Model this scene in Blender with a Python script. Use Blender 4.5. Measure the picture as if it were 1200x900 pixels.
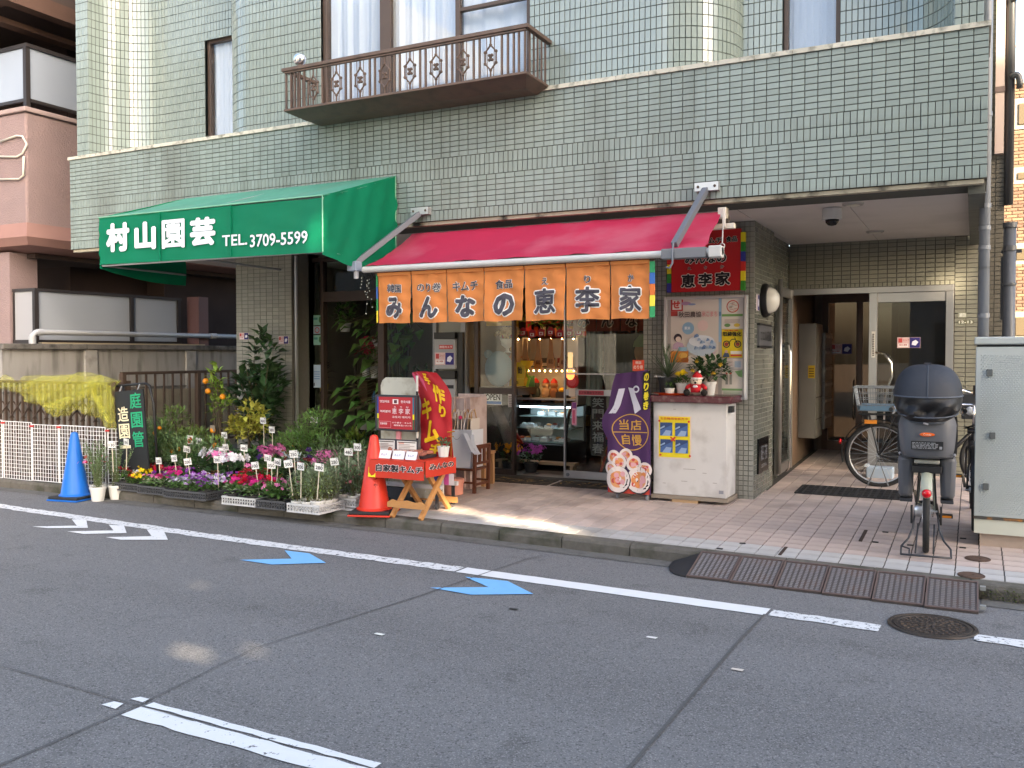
import bpy, bmesh, math, random
from mathutils import Vector, Matrix
R=math.radians
S=bpy.context.scene
for o in list(bpy.data.objects): bpy.data.objects.remove(o)
# ---------------------------------------------------------------- camera
cam=bpy.data.cameras.new('camera'); camo=bpy.data.objects.new('camera',cam); S.collection.objects.link(camo)
cam.sensor_width=36; cam.lens=36*1058/1200; cam.clip_start=.05; cam.clip_end=600
cam.shift_y=-0.0061
camo.location=(0,0,1.6); camo.rotation_euler=(R(90-1.5),0,R(27.1)); S.camera=camo
S.render.resolution_x=1024; S.render.resolution_y=768
# ---------------------------------------------------------------- light
SUN_EL=R(24); SUN_AZ=R(131)          # azimuth clockwise from +Y
W=bpy.data.worlds.new('World'); S.world=W; W.use_nodes=True
nt=W.node_tree; bg=nt.nodes['Background']; sky=nt.nodes.new('ShaderNodeTexSky')
sky.sky_type='NISHITA'; sky.sun_disc=False; sky.sun_elevation=SUN_EL; sky.sun_rotation=SUN_AZ
sky.air_density=1.0; sky.dust_density=4.2; sky.ozone_density=.55; sky.altitude=0
nt.links.new(sky.outputs[0],bg.inputs[0]); bg.inputs[1].default_value=.15
sd=Vector((math.sin(SUN_AZ)*math.cos(SUN_EL),math.cos(SUN_AZ)*math.cos(SUN_EL),math.sin(SUN_EL)))
sl=bpy.data.lights.new('sun','SUN'); sl.energy=5.0; sl.angle=R(.6); sl.color=(1,.83,.6)
so=bpy.data.objects.new('sun',sl); S.collection.objects.link(so); so.rotation_euler=(-sd).to_track_quat('-Z','Y').to_euler(); so.location=(0,-20,30)
S.view_settings.view_transform='Standard'; S.view_settings.look='None'; S.view_settings.exposure=2.42; S.view_settings.gamma=1
S.render.engine='CYCLES'; S.cycles.max_bounces=8; S.cycles.diffuse_bounces=4; S.cycles.glossy_bounces=4; S.cycles.transparent_max_bounces=12
S.cycles.caustics_reflective=False; S.cycles.caustics_refractive=False; S.cycles.use_denoising=True; S.cycles.sample_clamp_indirect=6
COL=S.collection
# ---------------------------------------------------------------- materials
MC={}
def lin(h):
    if isinstance(h,str):
        h=h.lstrip('#'); c=[int(h[i:i+2],16)/255 for i in (0,2,4)]
        return tuple(x/12.92 if x<=.04045 else ((x+.055)/1.055)**2.4 for x in c)
    return tuple(h)
def mat(name,c=None,rough=.6,metal=0,var=0,vs=6,bump=0,bs=80,isl=0,spec=.4,hue=0,trans=0,obr=0,emit=0,coat=0,stain=None,sscale=3,samt=.5,stretch=(1,1,1)):
    if name in MC: return MC[name]
    m=bpy.data.materials.new(name); m.use_nodes=True; MC[name]=m
    n=m.node_tree.nodes; L=m.node_tree.links; p=n['Principled BSDF']; c=lin(c)
    p.inputs['Roughness'].default_value=rough; p.inputs['Metallic'].default_value=metal
    p.inputs['Specular IOR Level'].default_value=spec; p.inputs['Base Color'].default_value=(*c,1)
    if coat: p.inputs['Coat Weight'].default_value=coat; p.inputs['Coat Roughness'].default_value=.08
    if emit:
        p.inputs['Emission Color'].default_value=(*c,1); p.inputs['Emission Strength'].default_value=emit
    tc=None
    def tex(scale,detail=5,st=(1,1,1)):
        nonlocal tc
        if tc is None: tc=n.new('ShaderNodeTexCoord')
        mp=n.new('ShaderNodeMapping'); L.new(tc.outputs['Object'],mp.inputs[0]); mp.inputs['Scale'].default_value=st
        t=n.new('ShaderNodeTexNoise'); t.inputs['Scale'].default_value=scale; t.inputs['Detail'].default_value=detail; L.new(mp.outputs[0],t.inputs[0]); return t
    cur=None
    if var or isl or obr or hue:
        h=n.new('ShaderNodeHueSaturation'); h.inputs['Color'].default_value=(*c,1); val=None
        def addv(sock,amt,mid=.5):
            nonlocal val
            a=n.new('ShaderNodeMath'); a.operation='MULTIPLY_ADD'; L.new(sock,a.inputs[0]); a.inputs[1].default_value=amt*2; a.inputs[2].default_value=-amt*2*mid
            b=n.new('ShaderNodeMath'); b.operation='ADD'; L.new(a.outputs[0],b.inputs[0])
            if val is None: b.inputs[1].default_value=1
            else: L.new(val,b.inputs[1])
            val=b.outputs[0]
        if var: addv(tex(vs,5,stretch).outputs[0],var)
        if isl: g=n.new('ShaderNodeNewGeometry'); addv(g.outputs['Random Per Island'],isl)
        if obr: o=n.new('ShaderNodeObjectInfo'); addv(o.outputs['Random'],obr)
        if val is not None: L.new(val,h.inputs['Value'])
        if hue:
            g=n.new('ShaderNodeNewGeometry'); a=n.new('ShaderNodeMath'); a.operation='MULTIPLY_ADD'; L.new(g.outputs['Random Per Island'],a.inputs[0]); a.inputs[1].default_value=hue*2; a.inputs[2].default_value=.5-hue; L.new(a.outputs[0],h.inputs['Hue'])
        cur=h.outputs[0]
    if stain is not None:
        t=tex(sscale,8,stretch); r=n.new('ShaderNodeValToRGB'); L.new(t.outputs[0],r.inputs[0]); r.color_ramp.elements[0].position=.5; r.color_ramp.elements[1].position=.68
        r.color_ramp.elements[0].color=(0,0,0,1); r.color_ramp.elements[1].color=(samt,samt,samt,1)
        mx=n.new('ShaderNodeMix'); mx.data_type='RGBA'; L.new(r.outputs[0],mx.inputs[0]); mx.inputs[7].default_value=(*lin(stain),1)
        if cur: L.new(cur,mx.inputs[6])
        else: mx.inputs[6].default_value=(*c,1)
        cur=mx.outputs[2]
    if cur: L.new(cur,p.inputs['Base Color'])
    if bump:
        t=tex(bs,3); b=n.new('ShaderNodeBump'); b.inputs['Strength'].default_value=bump; b.inputs['Distance'].default_value=.01; L.new(t.outputs[0],b.inputs['Height']); L.new(b.outputs[0],p.inputs['Normal'])
    if trans:
        tr=n.new('ShaderNodeBsdfTranslucent'); mx=n.new('ShaderNodeMixShader'); mx.inputs[0].default_value=trans; out=n['Material Output']
        if cur: L.new(cur,tr.inputs[0])
        else: tr.inputs[0].default_value=(*c,1)
        L.new(p.outputs[0],mx.inputs[1]); L.new(tr.outputs[0],mx.inputs[2]); L.new(mx.outputs[0],out.inputs[0])
    return m
def glass(name,tint=(.9,.93,.92),rough=.01,refl=1.0,frost=0):
    if name in MC: return MC[name]
    m=bpy.data.materials.new(name); m.use_nodes=True; MC[name]=m; n=m.node_tree.nodes; L=m.node_tree.links; n.remove(n['Principled BSDF'])
    t=n.new('ShaderNodeBsdfTransparent'); t.inputs[0].default_value=(*tint,1); g=n.new('ShaderNodeBsdfGlossy'); g.inputs['Roughness'].default_value=rough
    f=n.new('ShaderNodeLayerWeight'); f.inputs[0].default_value=.5; q=n.new('ShaderNodeMath'); q.operation='POWER'; q.inputs[1].default_value=5; L.new(f.outputs['Facing'],q.inputs[0]); a=n.new('ShaderNodeMath'); a.operation='MULTIPLY_ADD'; a.inputs[1].default_value=.9; a.inputs[2].default_value=.05*refl; a.use_clamp=True; L.new(q.outputs[0],a.inputs[0])
    mx=n.new('ShaderNodeMixShader'); L.new(a.outputs[0],mx.inputs[0]); L.new(t.outputs[0],mx.inputs[1]); L.new(g.outputs[0],mx.inputs[2]); L.new(mx.outputs[0],n['Material Output'].inputs[0]); return m
def P(hexc,rough=.6):                      # plain print / paint colour
    return mat('colour_%s_%d'%(hexc.strip('#'),rough*100),hexc,rough)
# ---------------------------------------------------------------- mesh builder
LOC={}
def wloc(o): return LOC.get(o.name,Vector((0,0,0)))
class MB:
    def __init__(s,m=None): s.v=[];s.f=[];s.k=[];s.m=m;s.keys=[]
    def add(s,vs,fs):
        b=len(s.v); s.v.extend(tuple(v) for v in vs); s.f.extend([tuple(i+b for i in f) for f in fs]); s.k.extend([s.m]*len(fs)); return s
    def bx(s,x0,x1,y0,y1,z0,z1):
        return s.add([(x0,y0,z0),(x1,y0,z0),(x1,y1,z0),(x0,y1,z0),(x0,y0,z1),(x1,y0,z1),(x1,y1,z1),(x0,y1,z1)],[(0,3,2,1),(4,5,6,7),(0,1,5,4),(1,2,6,5),(2,3,7,6),(3,0,4,7)])
    def box(s,c,d,rz=0,ry=0,rx=0):
        M=Matrix.Translation(c)@Matrix.Rotation(rz,4,'Z')@Matrix.Rotation(ry,4,'Y')@Matrix.Rotation(rx,4,'X'); h=[x/2 for x in d]
        vs=[M@Vector((a*h[0],b*h[1],e*h[2])) for e in (-1,1) for a,b in ((-1,-1),(1,-1),(1,1),(-1,1))]
        return s.add(vs,[(0,3,2,1),(4,5,6,7),(0,1,5,4),(1,2,6,5),(2,3,7,6),(3,0,4,7)])
    def beam(s,p,q,w,h,up=(0,0,1)):
        p=Vector(p);q=Vector(q);d=(q-p).normalized(); u=Vector(up)
        if abs(d.dot(u))>.98: u=Vector((0,1,0))
        a=d.cross(u).normalized(); b=a.cross(d).normalized()
        vs=[e+a*(i*w/2)+b*(j*h/2) for e in (p,q) for i,j in ((-1,-1),(1,-1),(1,1),(-1,1))]
        return s.add(vs,[(0,3,2,1),(4,5,6,7),(0,1,5,4),(1,2,6,5),(2,3,7,6),(3,0,4,7)])
    def tube(s,pts,r,n=8,closed=False):
        pts=[Vector(p) for p in pts]; N=len(pts); rs=r if isinstance(r,(list,tuple)) else [r]*N; b=len(s.v); prev=None; vs=[]
        for i,p in enumerate(pts):
            if closed: d=pts[(i+1)%N]-pts[i-1]
            else: d=pts[min(i+1,N-1)]-pts[max(i-1,0)]
            d=d.normalized() if d.length>1e-9 else Vector((0,0,1))
            if prev is None:
                u=Vector((0,0,1)) if abs(d.z)<.9 else Vector((1,0,0)); a=d.cross(u).normalized()
            else:
                a=prev-d*prev.dot(d); a=a.normalized() if a.length>1e-6 else d.cross(Vector((0,0,1))).normalized()
            prev=a; c=d.cross(a)
            for k in range(n):
                t=2*math.pi*k/n; vs.append(p+(a*math.cos(t)+c*math.sin(t))*rs[i])
        fs=[]
        for i in range(N if closed else N-1):
            j=(i+1)%N
            for k in range(n):
                k2=(k+1)%n; fs.append((i*n+k,i*n+k2,j*n+k2,j*n+k))
        if not closed: fs+= [tuple(range(n))[::-1], tuple((N-1)*n+k for k in range(n))]
        return s.add(vs,fs)
    def cyl(s,p,q,r0,r1=None,n=12): return s.tube([p,q],[r0,r0 if r1 is None else r1],n)
    def lathe(s,prof,c=(0,0,0),n=20,M=None,capb=True,capt=True):
        vs=[];c=Vector(c)
        for r,z in prof:
            for k in range(n):
                t=2*math.pi*k/n; v=Vector((r*math.cos(t),r*math.sin(t),z)); vs.append((M@v if M else v)+c)
        fs=[]
        for i in range(len(prof)-1):
            for k in range(n): k2=(k+1)%n; fs.append((i*n+k,i*n+k2,(i+1)*n+k2,(i+1)*n+k))
        if capb: fs.append(tuple(range(n))[::-1])
        if capt: fs.append(tuple((len(prof)-1)*n+k for k in range(n)))
        return s.add(vs,fs)
    def sph(s,c,r,n=12,m=8,sc=(1,1,1)):
        prof=[(max(1e-4,math.sin(math.pi*i/m))*r,-math.cos(math.pi*i/m)*r) for i in range(m+1)]
        return s.lathe(prof,c,n,Matrix.Diagonal((*sc,1)).to_3x3())
    def grid(s,fn,nu,nv,flip=False):
        vs=[fn(i/nu,j/nv) for j in range(nv+1) for i in range(nu+1)]; w=nu+1
        fs=[(j*w+i,j*w+i+1,(j+1)*w+i+1,(j+1)*w+i) for j in range(nv) for i in range(nu)]
        if flip: fs=[f[::-1] for f in fs]
        return s.add(vs,fs)
    def slab(s,fn,nu,nv,th):                # a cloth/sheet with thickness: fn(u,v)->(point, normal)
        w=nu+1; A=[];B=[]
        for j in range(nv+1):
            for i in range(nu+1):
                p,nn=fn(i/nu,j/nv); p=Vector(p); A.append(p); B.append(p-Vector(nn)*th)
        n0=len(A); fs=[]
        for j in range(nv):
            for i in range(nu):
                q=(j*w+i,j*w+i+1,(j+1)*w+i+1,(j+1)*w+i); fs.append(q); fs.append(tuple(n0+x for x in q[::-1]))
        for i in range(nu): a,b=i,i+1; fs.append((b,a,n0+a,n0+b)); a,b=nv*w+i,nv*w+i+1; fs.append((a,b,n0+b,n0+a))
        for j in range(nv): a,b=j*w,(j+1)*w; fs.append((a,b,n0+b,n0+a)); a,b=j*w+nu,(j+1)*w+nu; fs.append((b,a,n0+a,n0+b))
        return s.add(A+B,fs)
    def prism(s,poly,pl,d,off=0):           # polygon in plane coords extruded outward by d
        n=len(poly); vs=[pl(u,v,off) for u,v in poly]+[pl(u,v,off+d) for u,v in poly]
        return s.add(vs,[tuple(range(n))[::-1],tuple(range(n,2*n))]+[(i,(i+1)%n,n+(i+1)%n,n+i) for i in range(n)])
    def flat(s,poly,pl,off=0): return s.add([pl(u,v,off) for u,v in poly],[tuple(range(len(poly)))])
    def disc(s,u,v,r,pl,off=0,n=24,rv=None): return s.flat([(u+r*math.cos(2*math.pi*k/n),v+(rv or r)*math.sin(2*math.pi*k/n)) for k in range(n)],pl,off)
    def ring(s,u,v,r0,r1,pl,off=0,n=28):
        vs=[pl(u+r*math.cos(2*math.pi*k/n),v+r*math.sin(2*math.pi*k/n),off) for r in (r0,r1) for k in range(n)]
        return s.add(vs,[(k,(k+1)%n,n+(k+1)%n,n+k) for k in range(n)])
    def leaf(s,p,d,up,l,w,bend=.2):
        p=Vector(p);d=Vector(d).normalized();up=Vector(up); a=d.cross(up)
        a=a.normalized() if a.length>1e-5 else Vector((1,0,0)); nn=a.cross(d)
        m=p+d*(l*.45)+nn*(bend*l*.2); t=p+d*l-nn*(bend*l*.25)
        return s.add([p,m-a*(w/2)+nn*w*.12,m,m+a*(w/2)+nn*w*.12,t],[(0,2,1),(0,3,2),(1,2,4),(2,3,4)])
    def build(s,name,m=None,parent=None,label=None,cat=None,group=None,kind=None,smooth=False,bevel=0,local=False,base=None,flatshade=None):
        me=bpy.data.meshes.new(name)
        sh=Vector((0,0,0))
        if parent is not None and not local: sh=wloc(parent)
        if parent is None and not local:
            if base is not None: sh=Vector(base)
            elif s.v:
                xs=[v[0] for v in s.v];ys=[v[1] for v in s.v];zs=[v[2] for v in s.v]; sh=Vector(((min(xs)+max(xs))/2,(min(ys)+max(ys))/2,min(zs)))
        me.from_pydata([(v[0]-sh.x,v[1]-sh.y,v[2]-sh.z) for v in s.v],[],s.f)
        if m is not None: me.materials.append(m)
        else:
            ks=[]
            for k in s.k:
                if k not in ks: ks.append(k)
            for k in ks: me.materials.append(k)
            ix={k:i for i,k in enumerate(ks)}; me.polygons.foreach_set('material_index',[ix[k] for k in s.k])
        if smooth:
            me.polygons.foreach_set('use_smooth',[True]*len(me.polygons))
            if smooth!='all': me.set_sharp_from_angle(angle=R(40))
        me.update(); me.validate()
        o=bpy.data.objects.new(name,me); COL.objects.link(o)
        if parent is not None: o.parent=parent; LOC[o.name]=wloc(parent) if not local else Vector((0,0,0))
        elif not local: o.location=sh; LOC[o.name]=sh.copy()
        if bevel:
            b=o.modifiers.new('b','BEVEL'); b.width=bevel; b.segments=2; b.limit_method='ANGLE'; b.angle_limit=R(40); b.harden_normals=False
        tag(o,label,cat,group,kind); return o
def tag(o,label=None,cat=None,group=None,kind=None):
    for k,v in (('label',label),('category',cat),('group',group),('kind',kind)):
        if v: o[k]=v
    return o
def thing(name,loc,label,cat,group=None,rz=0,kind=None):
    o=bpy.data.objects.new(name,None); COL.objects.link(o); o.location=loc; o.rotation_euler.z=rz; o.empty_display_size=.1; LOC[o.name]=Vector(loc) ; return tag(o,label,cat,group,kind)
def copy_tree(o,parent=None):
    c=o.copy(); COL.objects.link(c)
    if parent is not None: c.parent=parent
    for ch in [x for x in list(COL.objects) if x.parent==o]: copy_tree(ch,c)
    return c
def Pl(o,U,V):                               # plane helper: (u,v,off)->world
    o=Vector(o);U=Vector(U).normalized();V=Vector(V).normalized();N=U.cross(V)
    f=lambda u,v,off=0:o+U*u+V*v+N*off
    f.o,f.U,f.V,f.N=o,U,V,N
    return f
def front(x,y,z): return Pl((x,y,z),(1,0,0),(0,0,1))
def rect(x0,x1,y0,y1): return [(x0,y0),(x1,y0),(x1,y1),(x0,y1)]
# ---------------------------------------------------------------- lettering
TC={}
def text2d(s,bold=0,res=2):
    k=(s,bold)
    if k in TC: return TC[k]
    cu=bpy.data.curves.new('t','FONT'); cu.body=s; cu.offset=bold; cu.resolution_u=res; cu.fill_mode='FRONT'; cu.size=1
    ob=bpy.data.objects.new('t',cu); COL.objects.link(ob); dg=bpy.context.evaluated_depsgraph_get(); dg.update()
    me=bpy.data.meshes.new_from_object(ob.evaluated_get(dg)); vs=[(v.co.x,v.co.y) for v in me.vertices]; fs=[tuple(p.vertices) for p in me.polygons]
    bpy.data.objects.remove(ob); bpy.data.curves.remove(cu); bpy.data.meshes.remove(me); TC[k]=(vs,fs); return TC[k]
def put_text(mb,s,r,pl,off=.002,bold=.02,ref=None,keep=False,rot=0,res=2):   # r=(u0,u1,v0,v1): glyphs fill this box; bold = strokes thickened by slightly shifted copies
    vs,fs=text2d(s,0,res)
    if not vs: return mb
    e=bold if ref is None else ref
    x0=min(v[0] for v in vs)-e;x1=max(v[0] for v in vs)+e;y0=min(v[1] for v in vs)-e;y1=max(v[1] for v in vs)+e
    sx=(r[1]-r[0])/max(1e-6,x1-x0); sy=(r[3]-r[2])/max(1e-6,y1-y0)
    cx,cy=(r[0]+r[1])/2,(r[2]+r[3])/2; ca,sa=math.cos(rot),math.sin(rot)
    nd=0 if bold<.004 else (8 if (r[3]-r[2])>.06 else 4)
    sh=[(0,0)]+[(bold*math.cos(2*math.pi*k/nd+.4),bold*math.sin(2*math.pi*k/nd+.4)) for k in range(nd)]
    for q,(dx,dy) in enumerate(sh):
        out=[]
        for x,y in vs:
            a=(x+dx-(x0+x1)/2)*sx; b=(y+dy-(y0+y1)/2)*sy; out.append(pl(cx+a*ca-b*sa,cy+a*sa+b*ca,off+q*.00011))
        mb.add(out,fs)
    return mb
def lettering(parent,items,m,name='lettering',smooth=False):   # items: list of (s,rect,pl[,kw])
    mb=MB()
    for it in items: put_text(mb,it[0],it[1],it[2],**(it[3] if len(it)>3 else {}))
    return mb.build(name,m,parent)
# ---------------------------------------------------------------- tiles
def tile_add(mb,c,U,V,w,h,rng,proud=.004,ins=.0016,jit=.006):
    N=U.cross(V); a=rng.uniform(-jit,jit); b=rng.uniform(-jit,jit); d=rng.uniform(-.0006,.0006)
    g=[]
    for e,q in ((0,0),(proud+d,ins)):
        for i,j in ((-1,-1),(1,-1),(1,1),(-1,1)):
            u=i*(w/2-q); v=j*(h/2-q); g.append(c+U*u+V*v+N*(e+(u*a+v*b if e else -.001)))
    mb.add(g,[(4,5,6,7),(0,1,5,4),(1,2,6,5),(2,3,7,6),(3,0,4,7)])
def tiles(parent,specs,m,name='tile',n_single=0,seed=1,key=None,proud=.004,jit=.006):
    """specs: (centre,U,V,w,h). The n_single first by key are objects of their own, the rest one mesh."""
    rng=random.Random(seed); sp=list(specs)
    if n_single: sp.sort(key=key)
    singles,rest=sp[:n_single],sp[n_single:]
    pool={}
    L0=wloc(parent)
    for c,U,V,w,h in singles:
        k=(round(w,3),round(h,3)); lst=pool.setdefault(k,[])
        if len(lst)<6:
            mb=MB(); tile_add(mb,Vector((0,0,0)),Vector((1,0,0)),Vector((0,1,0)),w,h,rng,proud,jit=jit)
            me=bpy.data.meshes.new(name); me.from_pydata(mb.v,[],mb.f); me.materials.append(m); lst.append(me)
        me=lst[rng.randrange(len(lst))] if len(lst)>=6 else lst[-1]
        o=bpy.data.objects.new(name,me); COL.objects.link(o); o.parent=parent; N=U.cross(V)
        M=Matrix((U,V,N)).transposed().to_4x4(); M.translation=c-L0; o.matrix_local=M
    if rest:
        mb=MB()
        for c,U,V,w,h in rest: tile_add(mb,c,U,V,w,h,rng,proud,jit=jit)
        mb.build(name+'_field',m,parent,kind='stuff')
def rows_spec(pl,u0,u1,rows,j=.005,holes=()):
    """rows: list of (v_bottom, tile_w, tile_h); holes: (u0,u1,v0,v1)"""
    out=[]
    for vb,tw,th in rows:
        n=max(1,round((u1-u0)/tw)); w=(u1-u0)/n
        for i in range(n):
            u=u0+(i+.5)*w; v=vb+th/2
            if any(a<u<b and c<v<d for a,b,c,d in holes): continue
            out.append((pl(u,v),pl.U,pl.V,w-j,th-j))
    return out
# ================================================================ SETTING
def kerbY(x): return 6.63-.05*(x-.05) if x>-4.2 else 6.8425
def pz(x,y): return .1+.03*max(0,y-kerbY(x))
rng=random.Random(7)
V3=Vector
X1=V3((1,0,0));Y1=V3((0,1,0));Z1=V3((0,0,1))
asphalt=mat('asphalt',(.16,.155,.155),.85,var=.2,vs=150,bump=.5,bs=170,stain=(.16,.157,.157),sscale=1.1,samt=.35,spec=.3)
# pale aggregate grains
def grains(m,scale,thr,col,amt):
    n=m.node_tree.nodes;L=m.node_tree.links;p=n['Principled BSDF'];src=p.inputs['Base Color'].links[0].from_socket
    tc=n.new('ShaderNodeTexCoord');v=n.new('ShaderNodeTexVoronoi');v.inputs['Scale'].default_value=scale;L.new(tc.outputs['Object'],v.inputs[0])
    s=n.new('ShaderNodeSeparateColor');L.new(v.outputs['Color'],s.inputs[0]);r=n.new('ShaderNodeMath');r.operation='GREATER_THAN';L.new(s.outputs[0],r.inputs[0]);r.inputs[1].default_value=thr
    a=n.new('ShaderNodeMath');a.operation='MULTIPLY';L.new(r.outputs[0],a.inputs[0]);a.inputs[1].default_value=amt
    mx=n.new('ShaderNodeMix');mx.data_type='RGBA';L.new(a.outputs[0],mx.inputs[0]);L.new(src,mx.inputs[6]);mx.inputs[7].default_value=(*col,1);L.new(mx.outputs[2],p.inputs['Base Color'])
def patches(m,scale,st,lo,hi,amt,col):
    n=m.node_tree.nodes;L=m.node_tree.links;p=n['Principled BSDF'];src=p.inputs['Base Color'].links[0].from_socket
    tc=n.new('ShaderNodeTexCoord');mp=n.new('ShaderNodeMapping');mp.inputs['Scale'].default_value=st;L.new(tc.outputs['Object'],mp.inputs[0]);t=n.new('ShaderNodeTexNoise');t.inputs['Scale'].default_value=scale;t.inputs['Detail'].default_value=6;L.new(mp.outputs[0],t.inputs[0])
    r=n.new('ShaderNodeValToRGB');r.color_ramp.elements[0].position=lo;r.color_ramp.elements[1].position=hi;r.color_ramp.elements[0].color=(0,0,0,1);r.color_ramp.elements[1].color=(amt,)*3+(1,);L.new(t.outputs[0],r.inputs[0])
    mx=n.new('ShaderNodeMix');mx.data_type='RGBA';L.new(r.outputs[0],mx.inputs[0]);L.new(src,mx.inputs[6]);mx.inputs[7].default_value=(*col,1);L.new(mx.outputs[2],p.inputs['Base Color'])
patches(asphalt,.9,(.22,1,1),.45,.7,.5,(.09,.087,.086)); patches(asphalt,2.6,(1,1,1),.6,.72,.45,(.075,.072,.07))
grains(asphalt,190,.84,(.30,.295,.29),.62); grains(asphalt,130,.9,(.03,.03,.032),.5)
MB().bx(-150,150,-150,150,-.06,-.03).build('ground',mat('soil',(.12,.11,.09),.9,var=.2,vs=2),kind='structure')
MB().bx(-60,60,-3.2,6.9,-.028,0).build('road',asphalt,kind='structure',base=(0,0,0))
gutter=mat('gutter_concrete',(.2,.19,.17),.9,var=.25,vs=30,bump=.4,bs=120,stain=(.07,.065,.055),sscale=6,samt=.8)
# gutter strip along the kerb
g=MB()
for x0,x1 in ((-30,-4.2),(-4.2,-1.95),(.06,6)):
    g.add([(x0,kerbY(x0)-.2,.004),(x1,kerbY(x1)-.2,.004),(x1,kerbY(x1)+.02,.004),(x0,kerbY(x0)+.02,.004)],[(0,1,2,3)])
g.build('gutter_strip',mat('gutter_asphalt',(.13,.125,.115),.9,var=.3,vs=40,bump=.4,bs=150,stain=(.06,.055,.05),sscale=8,samt=.6),kind='structure')
# painted markings
def worn(name,c,thr,scale=28,c2=(.1,.1,.105)):
    if name in MC: return MC[name]
    m=mat(name,c,.7,var=.06,vs=15,bump=.2,bs=150); n=m.node_tree.nodes;L=m.node_tree.links;p=n['Principled BSDF'];src=p.inputs['Base Color'].links[0].from_socket
    tc=n.new('ShaderNodeTexCoord');t=n.new('ShaderNodeTexNoise');t.inputs['Scale'].default_value=scale;t.inputs['Detail'].default_value=9;t.inputs['Roughness'].default_value=.75;L.new(tc.outputs['Object'],t.inputs[0])
    r=n.new('ShaderNodeValToRGB');r.color_ramp.elements[0].position=thr;r.color_ramp.elements[1].position=thr+.035;L.new(t.outputs[0],r.inputs[0])
    mx=n.new('ShaderNodeMix');mx.data_type='RGBA';L.new(r.outputs[0],mx.inputs[0]);L.new(src,mx.inputs[6]);mx.inputs[7].default_value=(*c2,1);L.new(mx.outputs[2],p.inputs['Base Color']);return m
wnew=worn('road_paint_fresh',(.72,.72,.72),.68); wold=worn('road_paint_worn',(.66,.66,.66),.545,22); wblue=worn('road_paint_blue',(.19,.45,.78),.625); wchev=worn('road_paint_chevron',(.70,.70,.70),.60,20); wdbl=worn('road_paint_double',(.7,.7,.7),.59,14)
def strip(path,w,m,name,z=.005,jag=0,seed=0):
    r=random.Random(seed); b=MB(); pts=[]
    for (x0,y0),(x1,y1) in zip(path,path[1:]):
        n=max(1,int(abs(x1-x0)/.08)) if jag else 1
        pts+= [(x0+(x1-x0)*i/n,y0+(y1-y0)*i/n) for i in range(n)]
    pts.append(path[-1]); vs=[]
    for i,(x,y) in enumerate(pts):
        a=pts[max(0,i-1)];c=pts[min(len(pts)-1,i+1)];dx,dy=c[0]-a[0],c[1]-a[1];l=math.hypot(dx,dy);nx,ny=-dy/l,dx/l
        j0,j1=r.uniform(-jag,jag),r.uniform(-jag,jag); vs+=[(x-nx*(w/2+j0),y-ny*(w/2+j0),z),(x+nx*(w/2+j1),y+ny*(w/2+j1),z)]
    b.add(vs,[(2*i,2*i+2,2*i+3,2*i+1) for i in range(len(pts)-1)]); return b.build(name,m,kind='structure')
strip([(-20,6.5),(-9.12,5.96),(-5.7,5.80),(-3.38,5.745)],.15,wold,'white_edge_line',jag=.012,seed=1)
strip([(-3.36,5.745),(-1.12,5.66)],.16,wnew,'white_edge_line',jag=.003,seed=2)
strip([(-1.10,5.655),(-.47,5.625)],.14,wold,'white_edge_line',jag=.01,seed=3)
strip([(.02,5.69),(4,5.45)],.14,wold,'white_edge_line',jag=.01,seed=4)
strip([(-3.34,2.785),(-2.06,2.755)],.105,wdbl,'white_centre_line',jag=.006,seed=5)
strip([(-3.33,2.876),(-2.04,2.846)],.042,wdbl,'white_centre_line',jag=.006,seed=6)
for (x,y,w) in ((-3.47,2.80,.055),(-3.41,2.90,.04)): MB().add([(x-.05,y-w/2,.005),(x+.05,y-w*.6,.005),(x+.03,y+w/2,.005),(x-.03,y+w*.45,.005)],[(0,1,2,3)]).build('paint_fleck',wdbl,kind='structure')
for pts,m,nm in (([(-5.05,5.235),(-4.72,5.23),(-4.39,5.46),(-4.72,5.66),(-4.97,5.655),(-4.72,5.45)],wblue,'blue_lane_arrow'),
    ([(-3.29,5.2),(-2.95,5.17),(-2.59,5.375),(-2.9,5.6),(-3.23,5.57),(-2.94,5.394)],wblue,'blue_lane_arrow'),
    ([(-7.188,5.764),(-7.019,5.797),(-6.708,5.566),(-7.01,5.363),(-7.246,5.373),(-6.912,5.594)],wchev,'white_chevron'),
    ([(-6.681,5.762),(-6.495,5.79),(-6.148,5.524),(-6.508,5.34),(-6.717,5.355),(-6.395,5.567)],wchev,'white_chevron'),
    ([(-7.745,5.793),(-7.573,5.824),(-7.223,5.57),(-7.533,5.394),(-7.736,5.377),(-7.411,5.596)],wchev,'white_chevron')):
    MB().add([(x,y,.006) for x,y in pts],[(5,0,1,2),(2,3,4,5)]).build(nm,m,kind='structure')
seam=mat('tar_seam',(.09,.088,.087),.7,var=.3,vs=40)
for path,w in (([(-14,2.9),(-4.4,2.885),(-3.36,2.84),(-3.0,2.83)],.008),([(-3.0,6.5),(-3.077,6.307),(-3.24,5),(-3.457,3.7),(-3.36,2.84),(-3.349,2.179),(-3.3,1)],.009),([(-1.125,5.6),(-1.146,5.0),(-1.166,3.296),(-1.2,1)],.012)):
    strip(path,w,seam,'road_seam',z=.0075,jag=.003,seed=int(w*1e4))
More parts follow.
